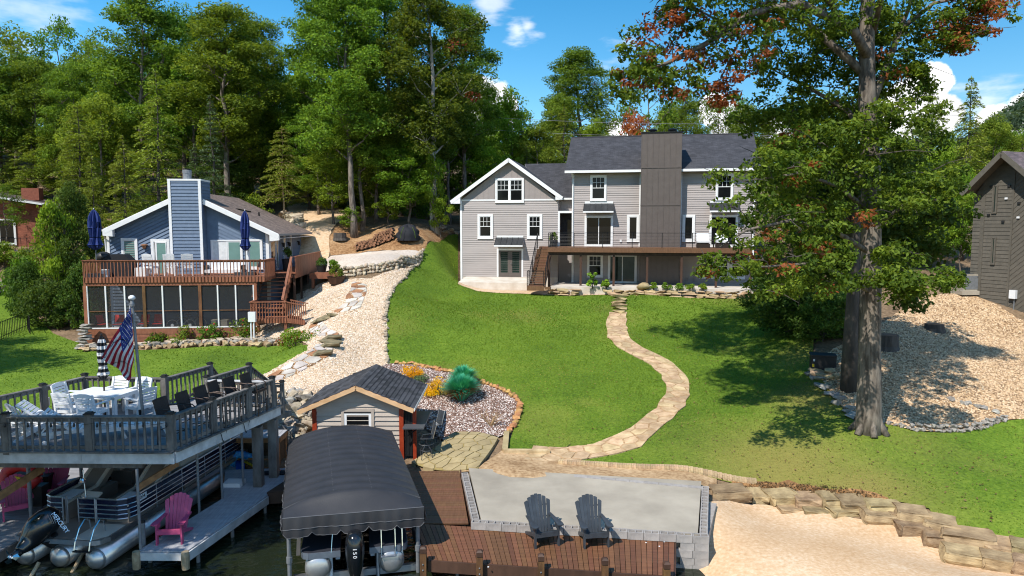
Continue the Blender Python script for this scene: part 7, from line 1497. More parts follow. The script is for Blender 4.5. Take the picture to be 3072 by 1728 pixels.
dup(pk,tuple(PZ(*cr('N',620,560),.46)),RD(15),'plum pink garden chair in the shade behind the boat seats'); dup(pk,tuple(PZ(*cr('N',320,800),.46)+Vector((-.5,.3,0))),RD(35),'plum pink garden chair standing left of the boat stern')
pt=thing('side_table','small pink side table in the shade under the deck','table',tuple(PZ(*cr('N',150,470),.46))); MB().box2((-.3,-.25,.46),(.3,.25,.5)).build('table_top','pink_plastic',pt)
for x in (-.25,.25):
 for y in (-.2,.2):MB().box2((x-.03,y-.03,0),(x+.03,y+.03,.46)).build('leg','pink_plastic',pt)
stb=thing('storage_chest','dark brown wicker chest under the upper deck','chest',tuple(PZ(*cr('N',330,530),.46)),RD(8)); MB().box2((-.7,-.3,.06),(.7,.3,.62)).build('body','wicker',stb); MB().box2((-.72,-.32,.62),(.72,.32,.68)).build('lid','wicker',stb)
for x in (-.62,.62):MB().box2((x-.05,-.28,0),(x+.05,.28,.06)).build('foot','wicker',stb)
q=PZ(*cr('N',240,300),1.35); it=thing('inflatable_tube','red and yellow inflatable tow tube under the upper deck','inflatable',tuple(q)); MB().tube([(.45*math.cos(a),.1*math.sin(a),.28*math.sin(a))for a in [k*math.pi/8 for k in range(17)]],.17,10).build('ring','red_plastic',it,True); MB().prism([(-.42,-.22,-.28),(-.1,-.22,-.2),(-.2,-.22,-.05),(.3,-.22,-.15),(.38,-.22,-.02),(-.05,-.22,.08),(.05,-.22,-.04),(-.4,-.22,-.08)],(0,.03,0)).build('emblem','yellow_plastic',it)
MB().box2((-.6,-.05,-.9),(.6,.3,-.3)).build('rack','black_plastic',it)

# workbench with stored things
wb=thing('workbench','timber workbench with slatted grey top under the back of the upper deck','workbench',tuple(PZ(812,1407,.5)),world=True)
wx0,wx1,wy0,wy1,wz=-9.5,-7.85,23.1,23.98,1.42
for i in range(12):x=wx0+i*(wx1-wx0)/12; MB().box2((x,wy0-.03,wz-.03),(x+(wx1-wx0)/12-.01,wy1,wz)).build('top_board','dock_board',wb)
MB().box2((wx0,wy0,wz-.2),(wx1,wy0+.04,wz-.031)).build('apron','timber',wb); MB().box2((wx1-.04,wy0+.04,wz-.2),(wx1,wy1,wz-.031)).build('apron','timber',wb)
for x in (wx0+.06,wx1-.08):
 for y in (wy0+.06,wy1-.1):MB().box2((x-.05,y-.05,.45),(x+.05,y+.05,wz-.031)).build('leg','timber',wb)
MB().box2((wx1-.1,wy0+.1,.5),(wx1-.07,wy1,wz-.2)).build('side_panel','timber_dark',wb); MB().box2((wx0,wy1-.05,.5),(wx1,wy1-.02,wz-.1)).build('back_panel','timber_dark',wb)
tg=thing('float_tube','blue patterned inflatable pool tube arched over a tarp under the workbench','inflatable',tuple(PZ(*cr('E',800,930),.5)),world=True)
MB().tube([PY(*cr('E',x,y),d)for x,y,d in ((715,960,23.0),(730,820,23.0),(790,720,23.1),(880,715,23.2),(980,745,23.3),(1080,760,23.3))],[.12,.13,.14,.14,.13,.1],12).build('tube','tube_blue',tg,True)
tr_=tag(MB().grid([[PY(*cr('E',620+45*i,800+22*j+(18 if (i+j)%2 else 0)),23.3-.05*j+(.06 if i%2 else 0))for i in range(8)]for j in range(8)]).build('tarp','blue_tarp',None,True),'crumpled blue tarp under the workbench','tarp')
lb=thing('lumber','loose pale boards and yellow poles stored under the workbench','lumber',tuple(PZ(*cr('E',1100,880),.5)),world=True)
for a_,b_,m_ in (((820,770),(1420,800),'timber'),((900,790),(1400,790),'timber'),((940,830),(1110,925),'yellow_plastic'),((1100,880),(1155,940),'yellow_plastic'),((900,900),(1350,940),'timber')):MB().bar(PY(*cr('E',*a_),23.3),PY(*cr('E',*b_),23.0),.06,.05).build('board' if m_=='timber' else 'pole',m_,lb)
cl=thing('rag_heap','orange and dark cloth heap on the grey dock','cloth',tuple(PZ(*cr('E',1440,1030),.5)),world=True); q=PZ(*cr('E',1440,1030),.5); MB().ball((q.x,q.y,.56),(.2,.14,.09),10).build('orange_cloth','orange_cloth',cl); q=PZ(*cr('E',1310,1030),.5); MB().ball((q.x,q.y,.53),(.24,.16,.06),9).build('dark_cloth','black_cloth',cl); q=PZ(*cr('E',1530,1030),.5); MB().ball((q.x,q.y,.54),(.16,.14,.08),9).build('dark_cloth','black_cloth',cl)

# ------------------------------------------------------------------ pontoon boat at the left
SL,SR=PZ(*cr('N',40,1035),.78),PZ(*cr('N',1245,1005),.78); m_=(SL+SR)/2; ya=RD(-7)
pb=thing('pontoon_boat','navy and silver pontoon boat with beige seats moored stern first under the deck','boat',(m_.x,m_.y,0),ya); hw=1.25
poly=[(-hw+.28,-.02),(hw-.28,-.02),(hw-.1,.06),(hw,.28),(hw,7.2),(-hw,7.2),(-hw,.28),(-hw+.1,.06)]
MB().prism([(x,y,.74)for x,y in poly],(0,0,.04)).build('deck','taupe_vinyl',pb)
MB().prism([(x,y,.781)for x,y in [(-hw+.3,.02),(-.42,.02),(-.42,.95),(-hw+.06,.95),(-hw+.06,.3)]],(0,0,.006)).build('deck_mat','beige_vinyl',pb); MB().prism([(x,y,.781)for x,y in [(hw-.3,.02),(.42,.02),(.42,.95),(hw-.06,.95),(hw-.06,.3)]],(0,0,.006)).build('deck_mat','beige_vinyl',pb)
tr=MB()
ring=[(-hw,7.2),(-hw,.28),(-hw+.1,.06),(-hw+.28,-.02),(hw-.28,-.02),(hw-.1,.06),(hw,.28),(hw,7.2)]
for a_,c_ in zip(ring,ring[1:]):tr.bar((a_[0],a_[1],.72),(c_[0],c_[1],.72),.03,.12)
tr.build('trim_rail','alu',pb)
for x in (-.97,0,.97):MB().tube([(x,.1,.27),(x,6.3,.27),(x,7.0,.32),(x,7.3,.42)],[.29,.29,.2,.04],22).build('pontoon','pontoon_alu',pb,True); MB().tube([(x,.12,.27),(x,.02,.27),(x,-.05,.27)],[.288,.22,.05],22).build('pontoon_end','pontoon_alu',pb,True)
FY,ZF0,ZF1=1.0,.80,1.42
fence=[(-hw+.03,6.9),(-hw+.03,FY+.3),(-hw+.11,FY+.1),(-hw+.3,FY)]
fence2=[(-x,y)for x,y in fence[::-1]]
def panel(pts,name='fence_panel'):
 b=MB(); 
 for a_,c_ in zip(pts,pts[1:]):b.bar((a_[0],a_[1],(ZF0+ZF1)/2+.05),(c_[0],c_[1],(ZF0+ZF1)/2+.05),.008,ZF1-ZF0-.1)
 o=b.build(name,'navy_gloss',pb)
 for z in (ZF0+.1,ZF0+.22,ZF0+.34,ZF0+.46,ZF1):MB().tube([(x,y,z)for x,y in pts],.024 if z>1.3 else .017,6).build('rail','alu',o)
 for x,y in (pts[0],pts[-1]):MB().cyl((x,y,.78),(x,y,ZF1),.018,n=6).build('stanchion','alu',o)
 return o
panel(fence+[(-.62,FY)]); panel([(-.18,FY)]+[(.3,FY)],'gate'); pr=panel([(.34,FY)]+fence2)
for y in (2.2,3.4,4.6,5.8):MB().cyl((hw-.03,y,.78),(hw-.03,y,ZF1),.016,n=6).build('stanchion','alu',pr)
plate=MB().box2((hw-.012,1.42,1.22),(hw-.004,1.75,1.38)).build('number_plate','plastic_white',pb)
text('094',.15,'black_gloss',plate,axes(Vector((hw-.002,1.58,1.30)),Vector((0,1,0)),Vector((0,0,1)),Vector((1,0,0))),ext=.002)
for s in (-1,1):
 a_=MB().box2((s*.85-.32,1.1,.78),(s*.85+.32,3.0,1.12)).build('seat_base','taupe_vinyl',pb)
 MB().prism([(s*.85-.3,1.12,1.12),(s*.85-.3,2.3,1.12),(s*.85-.3,2.3,1.24),(s*.85-.3,1.12,1.2)],(.6,0,0)).build('seat_cushion','taupe_vinyl',pb)
 MB().prism([(s*.85-.3,2.2,1.2),(s*.85-.3,2.5,1.2),(s*.85-.3,3.1,1.66),(s*.85-.3,2.95,1.72)],(.6,0,0)).build('backrest','taupe_vinyl',pb)
 for dx in (-.3,.24):MB().prism([(s*.85+dx,1.1,1.21),(s*.85+dx,2.25,1.25),(s*.85+dx,3.0,1.75),(s*.85+dx,2.92,1.78),(s*.85+dx,2.2,1.31),(s*.85+dx,1.1,1.26)],(.07,0,0)).build('piping','beige_vinyl',pb)
 MB().prism([(s*.85-.2,1.35,1.21),(s*.85-.2,1.9,1.26),(s*.85-.2,1.9,1.29),(s*.85-.2,1.35,1.27)],(.4,0,0)).build('cushion_insert','plastic_white',pb)
 MB().box2((s*.85-.34,3.6,.78),(s*.85+.34,6.4,1.2)).build('couch','taupe_vinyl',pb); MB().box2((s*.98-.1,3.6,1.2),(s*.98+.1,6.4,1.55)).build('couch_back','beige_vinyl',pb)
MB().box2((.3,3.3,.78),(.9,3.8,1.75)).build('helm_console','beige_vinyl',pb); MB().tube([(.6+.18*math.cos(a),3.2,1.6+.18*math.sin(a))for a in [k*math.pi/8 for k in range(17)]],.015,6).build('steering_wheel','black_plastic',pb)
MB().tube([(.04,FY+.04,.8),(.0,FY+.06,1.5),(-.05,FY+.08,2.15)],.016,6).build('light_pole','chrome',pb); MB().ball((-.06,FY+.06,1.86),(.08,.06,.09),10).build('stern_light','chrome',pb)
MB().cyl((-.42,FY-.1,.78),(-.42,FY-.1,1.5),.03,n=8).build('ski_post','alu',pb)
for x in (.52,.92):MB().tube([(x,.55,.79),(x,.5,1.08),(x+.01,.34,1.16),(x+.02,.12,1.02),(x+.02,-.03,.75),(x+.02,-.08,.55)],.017,8).build('ladder_rail','chrome',pb)
MB().box2((.5,-.1,.50),(.96,-.02,.53)).build('ladder_step','black_plastic',pb)
MB().prism([(hw*.3,.3,1.12),(hw*.9,.3,1.12)]and [(-.18,1.12,1.38),(.3,1.12,1.38),(.3,1.3,1.44),(-.18,1.3,1.44)],(0,0,.05)).build('sun_pad','beige_vinyl',pb)
ob_=thing('outboard_motor','large black outboard motor tilted up on the stern of the pontoon boat','outboard motor',tuple(PY(150,1580,16.8)),world=True)
tt=[PY(*cr('N',x,y),d)for x,y,d in ((690,720,17.0),(640,740,16.98),(560,800,16.92),(470,880,16.85),(400,960,16.75),(340,1040,16.65),(280,1110,16.5),(220,1160,16.3))]
co_=MB().tube(tt,[.06,.24,.33,.35,.31,.25,.17,.11],22).build('cowl','black_gloss',ob_,True)
MB().tube([tt[6],PY(*cr('N',190,1200),16.25),PY(*cr('N',130,1230),16.1)],[.12,.1,.07],12).build('lower_unit','black_gloss',ob_,True)
q=PY(*cr('N',120,1235),16.05); pr_=MB()
for k in range(3):a=k*2.09; pr_.add([q,q+Vector((.16*math.cos(a-.4),-.03,.16*math.sin(a-.4))),q+Vector((.21*math.cos(a),.02,.21*math.sin(a))),q+Vector((.15*math.cos(a+.5),.05,.15*math.sin(a+.5)))],[(0,1,2,3)])
pr_.ball(tuple(q),.06,10).build('propeller','chrome',ob_)
MB().tube([PY(*cr('N',560,1000),16.9),PY(*cr('N',650,1080),17.05)],[.2,.15],12).build('bracket','black_plastic',ob_)
dirv=(PY(*cr('N',750,930),16.75)-PY(*cr('N',615,755),16.75)); mid=(PY(*cr('N',615,755),16.75)+PY(*cr('N',750,930),16.75))/2
dx_=dirv.normalized(); view=(Vector((0,0,CAM_H))-mid).normalized(); nz_=(view-dx_*view.dot(dx_)).normalized(); up_=nz_.cross(dx_)
text('MERCURY',.135,'alu',ob_,axes(mid+nz_*-.0+Vector((0,.03,0))+nz_*.05,dx_,up_,nz_),ext=.03)
for i in range(3):a_,b_=PY(*cr('N',545+30*i,740+6*i),16.62),PY(*cr('N',600+20*i,850-4*i),16.6); MB().bar(a_,b_,.008,.012).build('stripe','alu',co_)
bp=thing('boat_pole','long pale pole slanting into the water behind the pontoon boat','pole',tuple(PZ(*cr('N',940,1180),.5)),world=True); a_,b_=PY(*cr('N',965,1165),17.2),PZ(*cr('N',790,1480),-.1); MB().tube([a_,b_],.045,8).build('pole','pole_tan',bp)
bp2=thing('boat_pole','pale pole slanting into the water beneath the outboard motor','pole',tuple(PZ(*cr('N',420,1350),.3)),world=True); a_,b_=PY(*cr('N',450,1290),16.6),PZ(*cr('N',330,1500),-.1); MB().tube([a_,b_],.045,8).build('pole','pole_tan',bp2)
# ------------------------------------------------------------------ stones laid one by one
WROCK=rock_meshes('stone','rock_white',7,41); GROCK=rock_meshes('stone','rock_grey',7,51); RIV=rock_meshes('stone','rock_white',6,61,26,smooth=True); EDG=rock_meshes('stone','edging',5,71)
MOSS=rock_meshes('slab','mossy_slab',4,81)
r=random.Random(9)
def along(par,k,pts,n,size,me,hz=0.,jit=.06,flat=.6,name='stone',row=0.,long_=1.2):
 P=[ground(*cr(k,*p))if k else ground(*p)for p in pts]; L=[0]
 for a,b in zip(P,P[1:]):L.append(L[-1]+(b-a).length)
 for i in range(n):
  t=(i+.5)/n*L[-1]; j=max(q for q in range(len(L))if L[q]<=t+1e-9); j=min(j,len(P)-2); a,b=P[j],P[j+1]; f=(t-L[j])/(L[j+1]-L[j]+1e-9); c=a.lerp(b,f); d=b-a; s=size*r.uniform(.75,1.3)
  x,y=c.x+r.uniform(-jit,jit),c.y+r.uniform(-jit,jit)+row
  put(name,r.choice(me),par,(x,y,tz(x,y)+hz+s*flat*.25),(min(s*long_,L[-1]/n*1.25 if long_>1 else 9),s*r.uniform(.8,1.1),s*flat*r.uniform(.8,1.2)),(r.uniform(-.1,.1),r.uniform(-.1,.1),math.atan2(d.y,d.x)+r.uniform(-.25,.25)))
def W0(name,label,cat,k,p):q=ground(*cr(k,*p)); return thing(name,label,cat,tuple(q),world=True)
def block_rocks(n,seed,mat):
 rr=random.Random(seed); o=[]
 for i in range(n):
  bm=bmesh.new(); bmesh.ops.create_cube(bm,size=1.0); bmesh.ops.subdivide_edges(bm,edges=bm.edges,cuts=1,use_grid_fill=True); bmesh.ops.bevel(bm,geom=[e for e in bm.edges if e.calc_face_angle(0)>.5],offset=.07,segments=2,affect='EDGES',profile=.6)
  for v in bm.verts:k=Vector((rr.uniform(-1,1),rr.uniform(-1,1),rr.uniform(-1,1)))*.06; v.co=v.co+k; v.co.x*=1-.12*max(0,v.co.z); v.co.y*=1-.15*max(0,v.co.z)
  me=bpy.data.meshes.new('boulder'); bm.to_mesh(me); bm.free(); me.materials.append(MATS[mat]); o.append(me)
 return o
BOUL=block_rocks(7,5,'sandstone')
bwl=W0('boulder_wall','low wall of big tan sandstone boulders between the beach and the lawn','stone wall','B',(1200,900))
for x0,y0,x1,y1 in [(105,720,415,835),(420,755,555,850),(570,755,810,865),(800,785,1000,880),(1005,790,1165,880),(1165,820,1380,910),(1380,840,1650,940),(1555,905,1660,1000),(1630,870,1875,1040),(1855,965,2110,1115),(2020,1060,2400,1262),(2370,1150,2620,1300),(2600,1180,2850,1330),
      (640,872,850,908),(850,878,1060,915),(1060,880,1340,930),(1340,905,1590,1010),(1605,985,1845,1110),(1830,1060,2045,1205),(2010,1195,2350,1360),(2330,1245,2620,1400),(2580,1290,2800,1430)]:
 low=y0>=872 and not (x0,y0)in ((1555,905),(1630,870),(1855,965),(2020,1060),(2370,1150),(2600,1180))
 q=ground(*cr('B',(x0+x1)/2,y1-(y1-y0)*.12)); a_,b_=PY(*cr('B',x0,y1),q.y),PY(*cr('B',x1,y1),q.y); h=(y1-y0)/2.65/FPX*q.y
 w_=(b_.x-a_.x); put('boulder',r.choice(BOUL),bwl,(q.x,q.y+.32+(0 if low else .14),q.z+h*.32),(w_*1.02,.85 if not low else .7,h*r.uniform(.58,.76)+.04),(r.uniform(-.05,.05),r.uniform(-.05,.05),-.55*max(0,(x0-1300)/1200)+r.uniform(-.16,.16)))
ge=W0('stone_edging','curved row of small grey fieldstones holding back the gravel slope','stone edging','B',(1900,240)); E1=[(1440,178),(1600,212),(1700,242),(1900,250),(2100,250),(2240,222),(2350,186),(2440,158)]
along(ge,'B',E1,40,.22,GROCK,0,.04); along(ge,'B',E1[2:],28,.20,GROCK,.10,.08,row=.08); along(ge,'R',[(380,1150),(450,1250),(520,1310),(590,1375)],16,.42,GROCK,0,.2,.4); along(ge,'R',[(1060,1300),(1120,1300),(1180,1310),(1250,1350)],8,.35,GROCK,0,.15,.5)
te=W0('bed_edging','curved edging of squared orange tan stones round the planting bed','stone edging','T',(1700,480)); along(te,'T',[(340,128),(560,136),(760,182),(1050,246),(1320,334),(1480,386),(1700,478),(1825,562),(1852,640),(1845,730),(1795,850),(1700,975)],58,.27,EDG,.03,.02,.65)
dw=W0('river_stone_wall','low wall of rounded pale river stones along the edge of the turning pad','stone wall','L',(900,590))
for k in range(3):along(dw,'L',[(580,640),(700,630),(900,600),(1040,570),(1240,480)],44-3*k,.32,RIV,-.05+.17*k,.07,.8,row=.12*k,long_=1.1)
le=W0('lawn_edging','thin line of small pale stones between gravel bank and main lawn','stone edging','L',(965,1000)); along(le,'L',[(1218,490),(1198,555),(1115,625),(1035,705),(980,785),(963,860),(960,1000),(963,1150),(966,1290)],74,.26,WROCK,0,.07,.55,long_=1.)
pr_=W0('fieldstone_row','heaped tan and grey fieldstones along the foot of the screened porch','stone edging','A',(900,1340))
for k in range(3):along(pr_,'A',[(85,1385),(480,1366),(800,1352),(1250,1336),(1580,1335)],(44,38,26)[k],(.5,.45,.4)[k],(TAN,GROCK,WROCK)[k],.08*k,.16,.55,row=.2*k)
sk=W0('stacked_slabs','stack of dark grey flat stones at the left corner of the porch','stone stack','A',(110,1380))
for i in range(9):q=ground(*cr('A',108,1372)); put('slab',r.choice(GROCK),sk,(q.x+r.uniform(-.1,.1),q.y+.1+.05*i,q.z+.1+i*.15),(.7,.6,.17),(0,0,r.uniform(-.3,.3)))
rp=W0('riprap','heap of broken pale and grey rocks on the bank left of the shed','rocks','S',(400,450))
n=0
while n<150:
 x,y=r.uniform(270,500),r.uniform(265,640)
 if x>490-max(0,y-420)*.2 or x<300-(y-265)*.12 or y<300-(x-300)*.1:continue
 q=ground(*cr('S',x,y)); s=r.uniform(.2,.52); put('rock',r.choice(WROCK if r.random()<.55 else GROCK),rp,(q.x,q.y,q.z+s*.25),(s,s*r.uniform(.7,1.1),s*r.uniform(.5,.9)),(r.uniform(-.5,.5),r.uniform(-.5,.5),r.uniform(0,3))); n+=1
ss=W0('bank_steps','mossy sandstone slab steps set into the gravel bank','stone steps','L',(500,1100))
for x0,y0,x1,y1 in [(500,915,612,946),(452,935,545,972),(408,960,492,992),(453,1095,597,1132),(438,1150,578,1186),(368,1210,525,1252),(455,1128,590,1152)]:
 a_,b_=ground(*cr('L',x0,y1)),ground(*cr('L',x1,y1)); put('slab',r.choice(MOSS),ss,((a_.x+b_.x)/2,(a_.y+b_.y)/2+.28,(a_.z+b_.z)/2+.12),(max(1.2,(b_.x-a_.x)*1.1),.7,.34),(0,0,r.uniform(-.08,.08)))
hr=W0('rock_pile','pile of pale rocks at the foot of the slender pine','rocks','L',(230,230)); along(hr,'L',[(150,215),(200,235),(260,260),(290,290)],12,.9,WROCK,0,.5,.7); along(hr,'L',[(180,195),(250,225),(285,270)],9,.8,WROCK,.3,.4,.7)
h2_=W0('rock_pile','few pale rocks and dry stems at the back left corner of the grey house','rocks','L',(1400,300)); along(h2_,'L',[(1370,300),(1430,290),(1480,285)],9,.5,WROCK,0,.5,.6)
h3_=W0('retaining_stones','tumbled sandstone blocks in the shade between lawn and gravel slope','rocks','R',(450,1180)); along(h3_,'R',[(390,1130),(440,1170),(500,1190),(540,1180)],10,.5,TAN,0,.3,.5); along(h3_,'G',[(2200,1225),(2330,1215),(2420,1190)],10,.6,GROCK,0,.3,.5)

# ------------------------------------------------------------------ shrubs and flowers
rng=np.random.default_rng(31)
def bush(name,label,cat,p,rx,h,mat,n=26,npc=46,leaf=.12,group=None,brown=0.,flat=1.,spots=None,up=.5):
 t=thing(name,label,cat,tuple(p),0,group); d=unit(rng.normal(size=(n,3))); d[:,2]=np.abs(d[:,2]); C=d*rng.uniform(.45,.95,(n,1))*np.array([rx,rx,h*.8])+np.array([0,0,h*.15])
 b=MB()
 for k in range(5):a=k*1.26; b.tube([(0,0,-.1),(math.cos(a)*rx*.3,math.sin(a)*rx*.3,h*.4),(math.cos(a)*rx*.6,math.sin(a)*rx*.6,h*.75)],[.025,.015,.008],4)
 b.build('stem','bark_dark',t); P=[clumps(C,rng.uniform(.22,.38,n)*max(rx,.4),npc,leaf,rng,.8,up,.5,.35,np.array([0,0,h*.2]),brown)]
 link('foliage',leafmesh('foliage',P,mat),t)
 if spots:
  m=MB(); 
  for k in range(spots[1]):q=C[rng.integers(0,n)]*1.08+rng.normal(0,.05,3); m.ball(tuple(q),spots[2],6)
  stuff(m.build('flowers',spots[0],t))
 return t
def G0(k,x,y):return ground(*cr(k,x,y))
gr_='rose bushes in front of the screened porch'
for (x,y),rr_,lab in [((655,1345),.62,'small sparse rose bush, leftmost in front of the porch'),((868,1328),.85,'full rose bush, second from the left before the porch'),((1058,1312),.85,'rose bush with most red blooms, third from the left'),((1275,1292),.95,'large rose bush beside the white meter post')]:bush('rose_bush',lab,'bush',G0('A',x,y),rr_,rr_*1.35,'leaf_wood',24,44,.13,gr_,0,spots=('red_fabric',7,.05))
bush('flowering_shrub','low yellow green shrub with orange flowers below the porch stairs','shrub',G0('A',1668,1338),1.25,.85,'leaf_bright',34,44,.13,None,.10,spots=('orange_cloth',14,.05))
bush('golden_shrub','orange gold shrub in the planting bed, nearest the shed roof ridge','shrub',G0('T',540,300),.62,.62,'leaf_amber',26,50,.075,'golden shrubs in the planting bed'); bush('green_shrub','small dull green shrub against the orange gold one','shrub',G0('T',650,345),.45,.38,'leaf_spruce',18,40,.07)
bush('golden_shrub','bright yellow shrub in the planting bed beside the blue green grass','shrub',G0('T',845,490),.68,.72,'leaf_gold',28,52,.08,'golden shrubs in the planting bed'); bush('green_shrub','small grey green shrub between yellow shrub and tall grass','shrub',G0('T',915,500),.38,.35,'leaf_spruce',14,40,.06)
def grass_clump(p,rad,h,n,label):
 t=thing('ornamental_grass',label,'grass',tuple(p)); th=rng.uniform(0,6.28,n); rr_=rng.uniform(.05,1,n)**.6; P=[]; LV=[]
 V=[]
 for k in range(n):
  a=th[k]; o=np.array([math.cos(a),math.sin(a),0])*rr_[k]; b0=o*rad*.25; hh=h*rng.uniform(.6,1.1); tip=o*rad*rng.uniform(.85,1.3)+np.array([0,0,hh*(.92-.42*rr_[k]**2.2)]); mid=(b0+tip)/2+np.array([0,0,hh*.22]); s=np.array([-math.sin(a),math.cos(a),0])*.016
  V+=[b0-s,b0+s,mid+s,mid-s,mid-s,mid+s,tip+s*.15,tip-s*.15]; l=2. if rr_[k]>.9 and rng.random()<.5 else float(np.clip(rng.normal(.5,.25),0,1)); LV+=[l]*8
 link('blades',leafmesh('blades',[(np.array(V),np.array(LV))],'leaf_teal'),t); MB().cyl((0,0,-.05),(0,0,.1),.15,.1,8).build('crown_base','bark_dark',t); return t
grass_clump(G0('T',1140,560),.85,1.15,2600,'large mound of blue green ornamental grass in the planting bed'); grass_clump(G0('T',1165,400),.7,1.0,1500,'second blue green grass mound behind the larger one')
bs_=W0('bare_shrub','leafless twiggy shrub at the front of the planting bed','shrub','T',(1500,880)); q=G0('T',1500,880); b=MB()
for k in range(14):a=r.uniform(0,6.28); l=r.uniform(.3,.75); e=q+Vector((math.cos(a)*l,math.sin(a)*l*.6,r.uniform(.3,.7))); m_=q.lerp(e,.5)+Vector((0,0,.1)); b.tube([q,m_,e],[.018,.011,.004],4); b.tube([m_,m_+Vector((r.uniform(-.2,.2),r.uniform(-.2,.2),.25))],[.009,.003],4)
b.build('branches','bark_tan',bs_)
for i,x in enumerate((1620,1720,1812,1888,1985)):x_,z_=G.at('G',x,1185,-4.15); bush('box_shrub',['smallest round green shrub on the terrace edge, beside the boulder','round green shrub, second from the boulder on the terrace edge','round green shrub in the middle of the terrace edge row','larger round green shrub, fourth from the boulder','round green shrub at the far right of the terrace edge'][i],'shrub',G.w(x_,-4.15,-.02),.3+.08*(i in (1,3)),.42,'leaf_bright',16,40,.09,'small round shrubs on the terrace edge')
for x,y,h,lab in ((1170,1185,1.5,'tall leafy plant with a pale flower head at the terrace edge'),(1272,1190,.95,'broad leaved plant in front of the sliding door')):x_,z_=G.at('G',x,y,-4.1); bush('garden_plant',lab,'plant',G.w(x_,-4.1,-.05),.38,h,'leaf_bright',14,26,.2)
def pot(name,label,p,rad,h,mat,leafm,lr,lh,group=None):
 t=thing(name,label,'potted plant',tuple(p),0,group); MB().lathe([(rad*.72,0),(rad,h*.95),(rad*1.05,h),(rad*.9,h),(rad*.88,h*.9)],14).build('pot',mat,t); n=16; d=unit(rng.normal(size=(n,3))); d[:,2]=np.abs(d[:,2]); C=d*np.array([lr,lr,lh])*.7+np.array([0,0,h+.05]); link('foliage',leafmesh('foliage',[clumps(C,.16,40,.1,rng,1.,.4)],leafm),t); return t
x_,z_=G.at('G',890,875,-.7); pot('planter','dark ribbed pot with green plant at the left end of the raised deck',G.w(x_-.05,-.7,ZD),.32,.5,'charcoal_plastic','leaf_bright',.3,.6)
x_,z_=B.at('A',1582,800,1.5); pot('planter','tall black pot with spiky grass beside the side door of the blue house',B.w(bx1+.75,1.6,0),.3,.8,'black_plastic','leaf_dark',.35,.9)
pbn=W0('plant_bench','low brown timber plant bench at the end of the side walkway','bench','L',(495,690)); q=G0('L',495,690); MB().box2((q.x-.95,q.y-.2,q.z+.35),(q.x+.95,q.y+.9,q.z+.75)).build('bench_box','deck_red',pbn); MB().box2((q.x-.85,q.y-.1,q.z-.3),(q.x-.7,q.y+.1,q.z+.35)).box2((q.x+.7,q.y-.1,q.z-.3),(q.x+.85,q.y+.1,q.z+.35)).build('leg','deck_red',pbn)
pot('planter','black pot of dark grassy plant on the plant bench',(q.x-.3,q.y+.4,q.z+.75),.36,.45,'black_plastic','leaf_dark',.35,.55,'pots on the plant bench'); pot('planter','black pot of light green plant on the plant bench',(q.x+.5,q.y+.3,q.z+.75),.32,.4,'black_plastic','leaf_bright',.3,.4,'pots on the plant bench')
q=G0('L',583,690); pot('planter','brown half barrel tub with leafy plant beside the plant bench',tuple(q),.6,.5,'stain_brown','leaf_wood',.5,.9)

# ------------------------------------------------------------------ things on and under the blue house deck
def on_deck(x,y,yy):q=B.at('A',x,y,yy); return B.w(q[0],yy,0)
gU='closed navy umbrellas on the blue house deck'
p=on_deck(218,800,-2.9); closed_umbrella('navy_umbrella','closed navy blue umbrella at the left end of the blue house deck',tuple(p),1.55,3.85,3.9,['navy_cloth'],.36,0,(.0,0),gU)
p=on_deck(1297,800,-2.2); closed_umbrella('navy_umbrella','closed navy blue umbrella with white mast in front of the glass door',tuple(p),1.45,3.8,3.85,['navy_cloth'],.27,0,(.06,0),gU)
for u_ in [o for o in COL.objects if o.name.startswith('navy_umbrella')]:MB().box((0,0,.1),(1.1,.8,.2),B.a).build('foot_weight','charcoal_plastic',u_)
p=on_deck(1322,800,-2.0); um=thing('umbrella_mast','white cantilever umbrella mast beside the navy umbrella','mast',tuple(p)); MB().box2((-.06,-.04,0),(.06,.04,3.35)).build('mast','plastic_white',um); MB().box2((-.45,-.45,0),(.45,.45,.12)).build('base','charcoal_plastic',um)
p=on_deck(385,825,-2.4); gl2=thing('covered_grill','barbecue grill under a black cover on the blue house deck','grill',tuple(p),B.a); MB().prism([(-.85,-.35,0),(.85,-.35,0),(.85,-.35,.85),(.45,-.35,1.28),(-.45,-.35,1.28),(-.85,-.35,.85)],(0,.7,0)).build('cover','black_cloth',gl2)
p=on_deck(275,825,-2.0); gk=thing('kettle_grill','round black kettle grill behind the left umbrella','grill',tuple(p)); MB().ball((0,0,1.1),(.42,.42,.33),14).build('bowl','black_plastic',gk,True); MB().cyl((0,0,0),(0,0,.9),.2,.1,10).build('stand','black_metal',gk)
ghc='tall pale chairs along the blue house deck'
for i,(x,lab)in enumerate(((615,'tall pale counter chair in front of the storm door, left one'),(757,'tall pale counter chair left of the blue chimney foot'),(880,'tall pale counter chair in front of the blue chimney'))):
 p=on_deck(x,830,-2.3)
 if i==0:hc=slat_chair(lab,ghc); hc.location=p; hc.rotation_euler=(0,0,B.a+2.9); hc.scale=(1.05,1.05,1.35); hc0=hc
 else:o=dup(hc0,tuple(p),B.a+3.0+.2*i,lab); o.scale=(1.05,1.05,1.35)
p=on_deck(1150,835,-2.0); so=thing('outdoor_sofa','white cushioned outdoor sofa in front of the sliding door','sofa',tuple(p),B.a); MB().box2((-1.1,-.4,.15),(1.1,.4,.35)).build('seat','plastic_white',so); MB().box2((-1.1,.25,.35),(1.1,.42,.75)).build('backrest','plastic_white',so)
for x in (-1.1,1.0):MB().box2((x,-.4,.0),(x+.1,.42,.6)).build('arm','black_metal',so)
